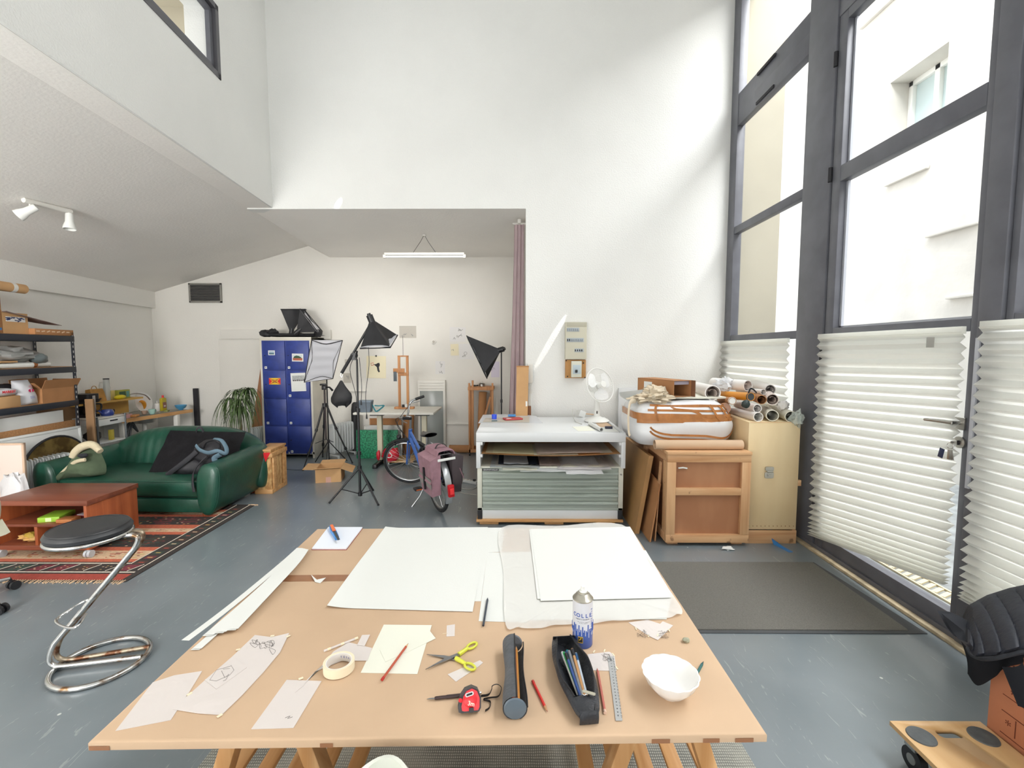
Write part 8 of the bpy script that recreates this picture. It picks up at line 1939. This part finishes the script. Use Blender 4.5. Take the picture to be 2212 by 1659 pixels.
yt=CY2
M_rw=mat('white roll paper','#e6e2de',rough=.75);M_rw2=mat('rosy white roll paper','#ddd0c8',rough=.8);M_clr=shader_film('clear wrap film','#eef0ea',.35,.15)
tube2('large loosely rolled white paper lying beside the long brown box',(1105,345),yt+.35,82,M_rw,(930,300),yt+.95,inner=M_rw2)
tube2('white roll with a clear end, lowest row on the plywood chest, leftmost',(1600,607),yt+.03,52,M_rw,(1300,545),yt+.62,inner=M_clr)
tube2('cream roll, lowest row on the plywood chest, middle one',(1752,592),yt+.03,62,mat('cream roll','#dcd8c8',rough=.5),(1640,520),yt+.7,inner=M_clr)
tube2('cream roll wrapped in clear film, lowest row on the plywood chest, rightmost',(1955,604),yt+.02,62,mat('cream roll','#dcd8c8'),(1700,500),yt+.7,inner=M_clr)
mb=MB();p=PY(*z2(2020,625),yt);mb.sphere((0,0,.0),(.045,.05,.06),shader_film('crinkled film','#d5dfd8',.5,.15),18,disp=.9,fq=2.5);solo(mb,'plastic_film','crinkled clear plastic end hanging over the right edge of the plywood chest','plastic',p)
tube2('white roll with a small dark opening in the second row of the heap',(1590,515),yt+.10,45,M_rw,(1370,470),yt+.6)
tube2('brown tape wrapped tube end at the left of the heap',(1235,512),yt+.28,58,M_tapeb,(1190,500),yt+.75,spiral=False,name='taped_tube',cat='tube',cap=M_tapeb)
tube2('kraft mailing tube with a white end cap in the heap',(1318,432),yt+.18,40,M_card,(1190,420),yt+.7,name='mailing_tube',cat='tube',spiral=False,cap=M_paper)
tube2('orange drawing tube with a dark grey cap in the heap',(1520,388),yt+.14,46,mat('orange tube','#d9902a',rough=.35),(1190,365),yt+.62,name='drawing_tube',cat='tube',spiral=False,cap=mat('dark grey cap','#3d4247',rough=.4))
mb=MB();mb.sphere((0,0,0),(.036,.03,.036),mat('dark teal cap','#263331',rough=.5),16,disp=.2);solo(mb,'round_stopper','loose dark round cap hanging below the orange drawing tube','cap',PY(*z2(1465,465),yt+.06))
mb=MB();p=PY(*z2(1530,345),yt+.11);mb.tube(spline([(-.03,0,0),(-.02,-.01,.035),(.01,0,.03),(.04,0,.0)],4),.005,M_blk,seg=6,flat=(1.5,.5));solo(mb,'carrying_sling','short dark strap on the cap of the orange drawing tube','strap',p)
tube2('kraft roll with a dark opening right of the orange tube cap',(1635,420),yt+.16,50,M_card,(1480,360),yt+.7,inner=M_card)
tube2('thick white roll with a round opening, right of the kraft roll',(1752,418),yt+.14,62,M_rw2,(1640,330),yt+.75)
tube2('thin white roll in the upper row of the heap',(1655,337),yt+.24,30,M_rw,(1380,315),yt+.7)
tube2('long white roll topmost in the heap against the corner blind',(1487,268),yt+.40,60,M_rw,(1110,235),yt+.85,inner=M_rw2)
tube2('white roll at the upper right of the heap before the blind',(1730,310),yt+.35,55,M_rw,(1560,250),yt+.9)
mb=MB();mb.sphere((0,0,0),(.08,.06,.055),M_clr if False else shader_film('frosted bag','#e9ebee',.6,.3),20,disp=.9,fq=2.4);solo(mb,'plastic_bag','crumpled frosted plastic on the topmost white roll','bag',PY(*z2(1230,250),yt+.55))
mb=MB();mb.sphere((0,0,0),(.05,.04,.04),M_rw,16,disp=.6,fq=2);solo(mb,'paper_scrap','torn curled white paper at the right end of the roll heap','paper',PY(*z2(1860,480),yt+.18))
a,b=PY(1414,951,CY+.09),PY(1603,951,CY+.09);R_=10.4/980*(CY+.09);roll('kraft_roll','long kraft paper roll lying along the front edge of the framed crate',(a.x,CY+.09,Zc+R_+.001),(b.x,CY+.09,Zc+R_+.001),R_,M_kraft,spiral=True)
p=F(1690,1183);mb=MB();mb.prism([(-.018,-.09),(.018,-.09),(.024,.07),(-.024,.07)],0,.004,M_blue);mb.raw([(-.024,.07,0),(.024,.07,0),(.028,.10,.05),(-.028,.10,.05),(-.024,.065,.004),(-.018,-.09,.012),(.024,.065,.03)],[(0,1,2,3),(4,5,3)],M_blue);solo(mb,'plastic_wedge','bright blue plastic door wedge on the floor in front of the plywood chest','wedge',(p.x,p.y,0),12)
mb=MB();mb.sphere((0,0,.012),(.045,.025,.014),M_paper,14,disp=.9,fq=2);solo(mb,'tissue_scrap','crumpled white tissue on the floor in front of the framed crate','tissue',F(1571,1187))
# ---- door mat
M_mat=mat('grey brown door mat','#6e6c66',rough=1,var=.15,vscale=220,bump=.4,bscale=300);M_mate=mat('mat rubber edge','#4c4e50',rough=.8)
r=thing('door_mat','large grey brown entrance mat with a dark rubber rim beside the glazed door','mat',(1.58,3.0,0));mb=MB();mb.prism([(-.78,-.45),(.83,-.45),(.755,.445),(-.78,.445)],0,.005,M_mate);mb.build('rubber_rim',r);mb=MB();mb.prism([(-.76,-.425),(.74,-.425),(.735,.435),(-.76,.435)],.005,.011,M_mat);mb.build('carpet_top',r)
# ---- dolly
zd=.14;d0=PP(1922,1557,(0,0,zd),(0,0,1));d1_=PP(2114,1556,(0,0,zd),(0,0,1));dw_=d1_.x-d0.x;dl=.58
r=thing('transport_dolly','plywood furniture dolly with grey rubber pads and black wheels at the bottom right','dolly',(d0.x,d0.y-dl,0));M_dol=wood('birch plywood','#bd9562','#d4b080','y',1.2,rough=.4)
sl=[(dw_*.5+x,dl-.062+y) for x,y in rrect(.095,.04,.018)]
mb=MB();mb.prism([(0,0),(dw_,0),(dw_,dl),(0,dl)],zd-.018,zd,M_dol)
deck=mb.build('deck',r);mb=MB();mb.prism(sl,0,.3,M_dol);cut=mb.build('cutter')
md=deck.modifiers.new('slot','BOOLEAN');md.operation='DIFFERENCE';md.object=cut;md.solver='EXACT';cut.parent=r
bpy.context.view_layer.update();me=bpy.data.meshes.new_from_object(deck.evaluated_get(bpy.context.evaluated_depsgraph_get()));deck.modifiers.clear();deck.data=me;bpy.data.objects.remove(cut)
for (x,y) in ((.062,dl-.075),(dw_-.062,dl-.075),(.062,.075),(dw_-.062,.075)):
 mb=MB();mb.lathe([(0,zd),(.048,zd),(.046,zd+.004),(0,zd+.005)],mat('grey rubber pad','#55595a',rough=.8,var=.2,vscale=25),T((x,y,0)),seg=32);mb.build('rubber_pad',r)
 x+=-.02 if x<.1 else .02;mb=MB();mb.cyl((x-.014,y,.045),(x+.014,y,.045),.045,M_blk,seg=28);mb.cyl((x-.016,y,.045),(x+.016,y,.045),.02,M_steel,seg=16);mb.box((x,y,.105),(.05,.05,.03),M_steel,bev=.003);mb.cyl((x+.02,y,.045),(x+.02,y,.10),.006,M_steel);mb.build('castor',r)
# ---- orange box and puffer jacket
bx0=d1_.x+.012;by1=PP(2114,1556,(0,0,zd),(0,0,1)).y
M_obox=mat('orange brown carton','#c27d5a',rough=.75,var=.06,vscale=5)
r=thing('moving_box','orange brown moving box with printed marks under the puffer jacket','box',(bx0+.25,by1-.32,0));HB=.50
mb=MB();mb.bx(-.25,.25,-.32,.30,0,HB,M_obox,.003);mb.build('carton_body',r)
mb=MB();M_op=mat('dark box print','#6e3524',rough=.8);X_=T((-.2505,0,0),90,0,-90)
mb.text('DEMENAGEMENT',.045,M_op,X_@Matrix.Translation((.02,.20,0)),.0005,True);mb.text('20',.05,M_op,X_@Matrix.Translation((-.02,.36,0)),.0005,True);mb.text('FRAGILE',.04,M_op,X_@Matrix.Translation((-.17,.43,0)),.0005,True)
for (a,b,c,d) in ((-.25,.28,.155,.158),(-.25,.28,.245,.248),(-.20,-.197,.17,.24),(.22,.223,.155,.248),(-.25,.2,.31,.3125)): mb.bx(-.2515,-.2505,-b,-a,c,d,M_op)
for (x,y) in ((-.225,.20),(-.16,.38),(-.21,.35),(-.13,.35),(-.17,.33)): mb.text('*' if y==.20 else '#',.05,M_op,X_@Matrix.Translation((x,y,0)),.0005)
mb.build('printed_marks',r)
jy2=1.62;r=thing('puffer_jacket','black quilted puffer jacket draped over the orange box at the right edge','jacket',PY(2160,1400,jy2));I=Matrix.Translation(-r.location)
M_puf=mat('black puffer nylon','#3a3d47',rough=.5,bump=.15,bscale=60,var=.1,vscale=20);M_lin=mat('dark lining','#1b1d25')
def puffer(u,v):
 """quilted dome: u along the quilting channels (left to right in view), v from the top back to the front hem"""
 top=[PY(2072,1345,1.95),PY(2090,1308,1.95),PY(2130,1286,1.93),PY(2180,1270,1.9),PY(2240,1258,1.85),PY(2330,1250,1.8)]
 bot=[PY(2086,1392,1.72),PY(2104,1418,1.66),PY(2150,1415,1.60),PY(2200,1402,1.57),PY(2260,1395,1.54),PY(2350,1400,1.5)]
 k=u*5;i=min(4,int(k));t_=k-i;a=top[i].lerp(top[i+1],t_);b=bot[i].lerp(bot[i+1],t_);p=a.lerp(b,v)
 n_=Vector((-.35,-.75,.55)).normalized();ph=(u*6.5-v*.9);q=abs(math.sin(ph*PI))**.5
 return p+n_*(.035*math.sin(v*PI)**.6+.03*q*(1 if 0<v<.97 else .2)+.004*noise.noise(Vector((u*30,v*20,0))))
mb=MB(I);mb.grid(puffer,110,24,M_puf);bmesh.ops.solidify(mb.bm,geom=list(mb.bm.faces),thickness=.02);mb.build('quilted_body',r)
mb=MB(I);mb.tube(spline([puffer(.02+.98*k/8,1.0)+Vector((0,-.004,-.008)) for k in range(9)],3),.008,M_lin,seg=6);mb.build('hem',r)
def low(u,v):
 A_=[PY(2076,1385,1.78),PY(2100,1405,1.74),PY(2150,1405,1.70),PY(2200,1398,1.66),PY(2330,1400,1.6)];B_=[PY(2090,1455,1.76),PY(2112,1481,1.73),PY(2150,1462,1.69),PY(2185,1438,1.65),PY(2330,1420,1.6)]
 A_=spline(A_,6);B_=spline(B_,6);k=u*24;i=min(23,int(k));t_=k-i;return A_[i].lerp(A_[i+1],t_).lerp(B_[i].lerp(B_[i+1],t_),v)+Vector((0,-.01*math.sin(v*PI),0))
mb=MB(I);mb.grid(low,24,8,M_lin);bmesh.ops.solidify(mb.bm,geom=list(mb.bm.faces),thickness=.01);mb.build('inner_lining',r)
mb=MB(I);P=[PY(2170,1440,1.58),PY(2215,1430,1.56),PY(2250,1530,1.50),PY(2205,1525,1.52)];mb.grid(lambda u,v: P[0].lerp(P[1],u).lerp(P[3].lerp(P[2],u),v)+Vector((-.01,-.012*math.sin(u*PI),0)),8,8,M_lin);bmesh.ops.solidify(mb.bm,geom=list(mb.bm.faces),thickness=.012);mb.build('sleeve',r)
mb=MB(I);P=[PY(2034,1325,1.90),PY(2060,1327,1.90),PY(2090,1340,1.88),PY(2090,1388,1.80),PY(2070,1380,1.82),PY(2056,1362,1.86)];c=sum(P,Vector())/6
mb.raw([*P,c+Vector((0,-.03,0))],[(i,(i+1)%6,6) for i in range(6)],M_lin,smooth=True);mb.raw([p+Vector((0,.02,0)) for p in P],[(5,4,3,2,1,0)],M_lin);mb.build('collar',r)
kz=hz-.11;r=thing('key_bunch','bunch of keys with a blue tag hanging from the glazed door lock','keys',(FX0-.03,hy-.005,kz));mb=MB();mb.box((-.012,0,0),(.03,.004,.012),M_steel);mb.build('key',r)
mb=MB();mb.tube([(-.028,.0+.018*math.cos(k*PI/8),-.02+.018*math.sin(k*PI/8)) for k in range(16)],.0016,M_chrome,closed=True,seg=5);mb.build('key_ring',r)
for k,m in enumerate((M_steel,M_steel,mat('dark blue tag','#26304f',rough=.5))): mb=MB();mb.box((-.028-.004*k,.012*(k-1)+(.03 if k==2 else 0),-.07),(.003,.018 if k<2 else .03,.055),m,bev=.001,r=(12*(k-1),0,0));mb.build('key' if k<2 else 'key_tag',r)
# ================================================================= LIGHT
sc=bpy.context.scene
w=bpy.data.worlds.new('world');sc.world=w;w.use_nodes=True;nt=w.node_tree
bg=nt.nodes['Background']
tcw=nt.nodes.new('ShaderNodeTexCoord');sp=nt.nodes.new('ShaderNodeSeparateXYZ');cr=nt.nodes.new('ShaderNodeValToRGB')
nt.links.new(tcw.outputs['Generated'],sp.inputs[0]);nt.links.new(sp.outputs['Z'],cr.inputs[0]);nt.links.new(cr.outputs[0],bg.inputs[0])
cr.color_ramp.elements[0].color=(.95,.95,.93,1);cr.color_ramp.elements[1].color=(.72,.84,1,1)
bg.inputs[1].default_value=3.2
def area(name,loc,rot,sx,sy,e,col=(1,1,1)):
 l=bpy.data.lights.new(name,'AREA');l.shape='RECTANGLE';l.size=sx;l.size_y=sy;l.energy=e;l.color=col
 o=bpy.data.objects.new(name,l);C.objects.link(o);o.location=loc;o.rotation_euler=[rad(a) for a in rot];return o
area('sky_light_courtyard',(4.2,2.2,7.6),(0,38,0),2.2,8,1120,(.98,.99,.985))
area('fill_behind',(-.8,YN+.1,1.9),(112,0,0),5.5,3.0,185,(.99,.99,.985))  # added soft fill behind the camera, stands for no window
area('fill_left',(-3.3,-1.2,.9),(140,0,20),1.8,1.6,75,(1,.985,.96))  # added fill pointing up to lift the low ceilings on the left
sl_=area('fill_side',(-3.1,-1.9,2.2),(86,0,24),1.4,1.0,95,(1,.985,.96));sl_.data.spread=rad(105)  # added fill aimed at the left wall and sofa
ul=area('fill_upper',(1.6,-1.6,4.6),(98,0,52),1.6,1.4,38,(.98,.99,1));ul.data.spread=rad(95)  # added weak fill to brighten the upper left wall
def spot(name,loc,to,e,ang,col=(1,.97,.92)):
 l=bpy.data.lights.new(name,'SPOT');l.energy=e;l.spot_size=rad(ang);l.spot_blend=.25;l.shadow_soft_size=.004;l.color=col
 o=bpy.data.objects.new(name,l);C.objects.link(o);o.location=loc;o.rotation_euler=(Vector(to)-Vector(loc)).to_track_quat('-Z','Y').to_euler();return o
spot('sun_sliver_wall',PY(1190,735,YB)+Vector((1.7,-.33,2.9)),PY(1192,733,YB),1700,1.35)
spot('sun_patch_wall',PY(729,440,YB)+Vector((1.2,-1.2,2.0)),PY(731,440,YB),500,1.6)
spot('sun_sliver_chest',(1.9,3.2,4.6),PY(1068,912,4.35),260,3.2)
af=area('alcove_fill',(-1.7,5.72,2.95),(58,0,10),2.8,.5,9,(1,.97,.93));af.data.spread=rad(95)
sc.view_settings.view_transform='Standard';sc.view_settings.look='None'
sc.view_settings.exposure=0.0;sc.view_settings.gamma=1.0
cy=sc.cycles
cy.use_adaptive_sampling=True;cy.adaptive_threshold=.03;cy.max_bounces=8;cy.diffuse_bounces=5;cy.glossy_bounces=4;cy.transmission_bounces=8;cy.transparent_max_bounces=16
cy.caustics_reflective=False;cy.caustics_refractive=False;cy.sample_clamp_indirect=4.0
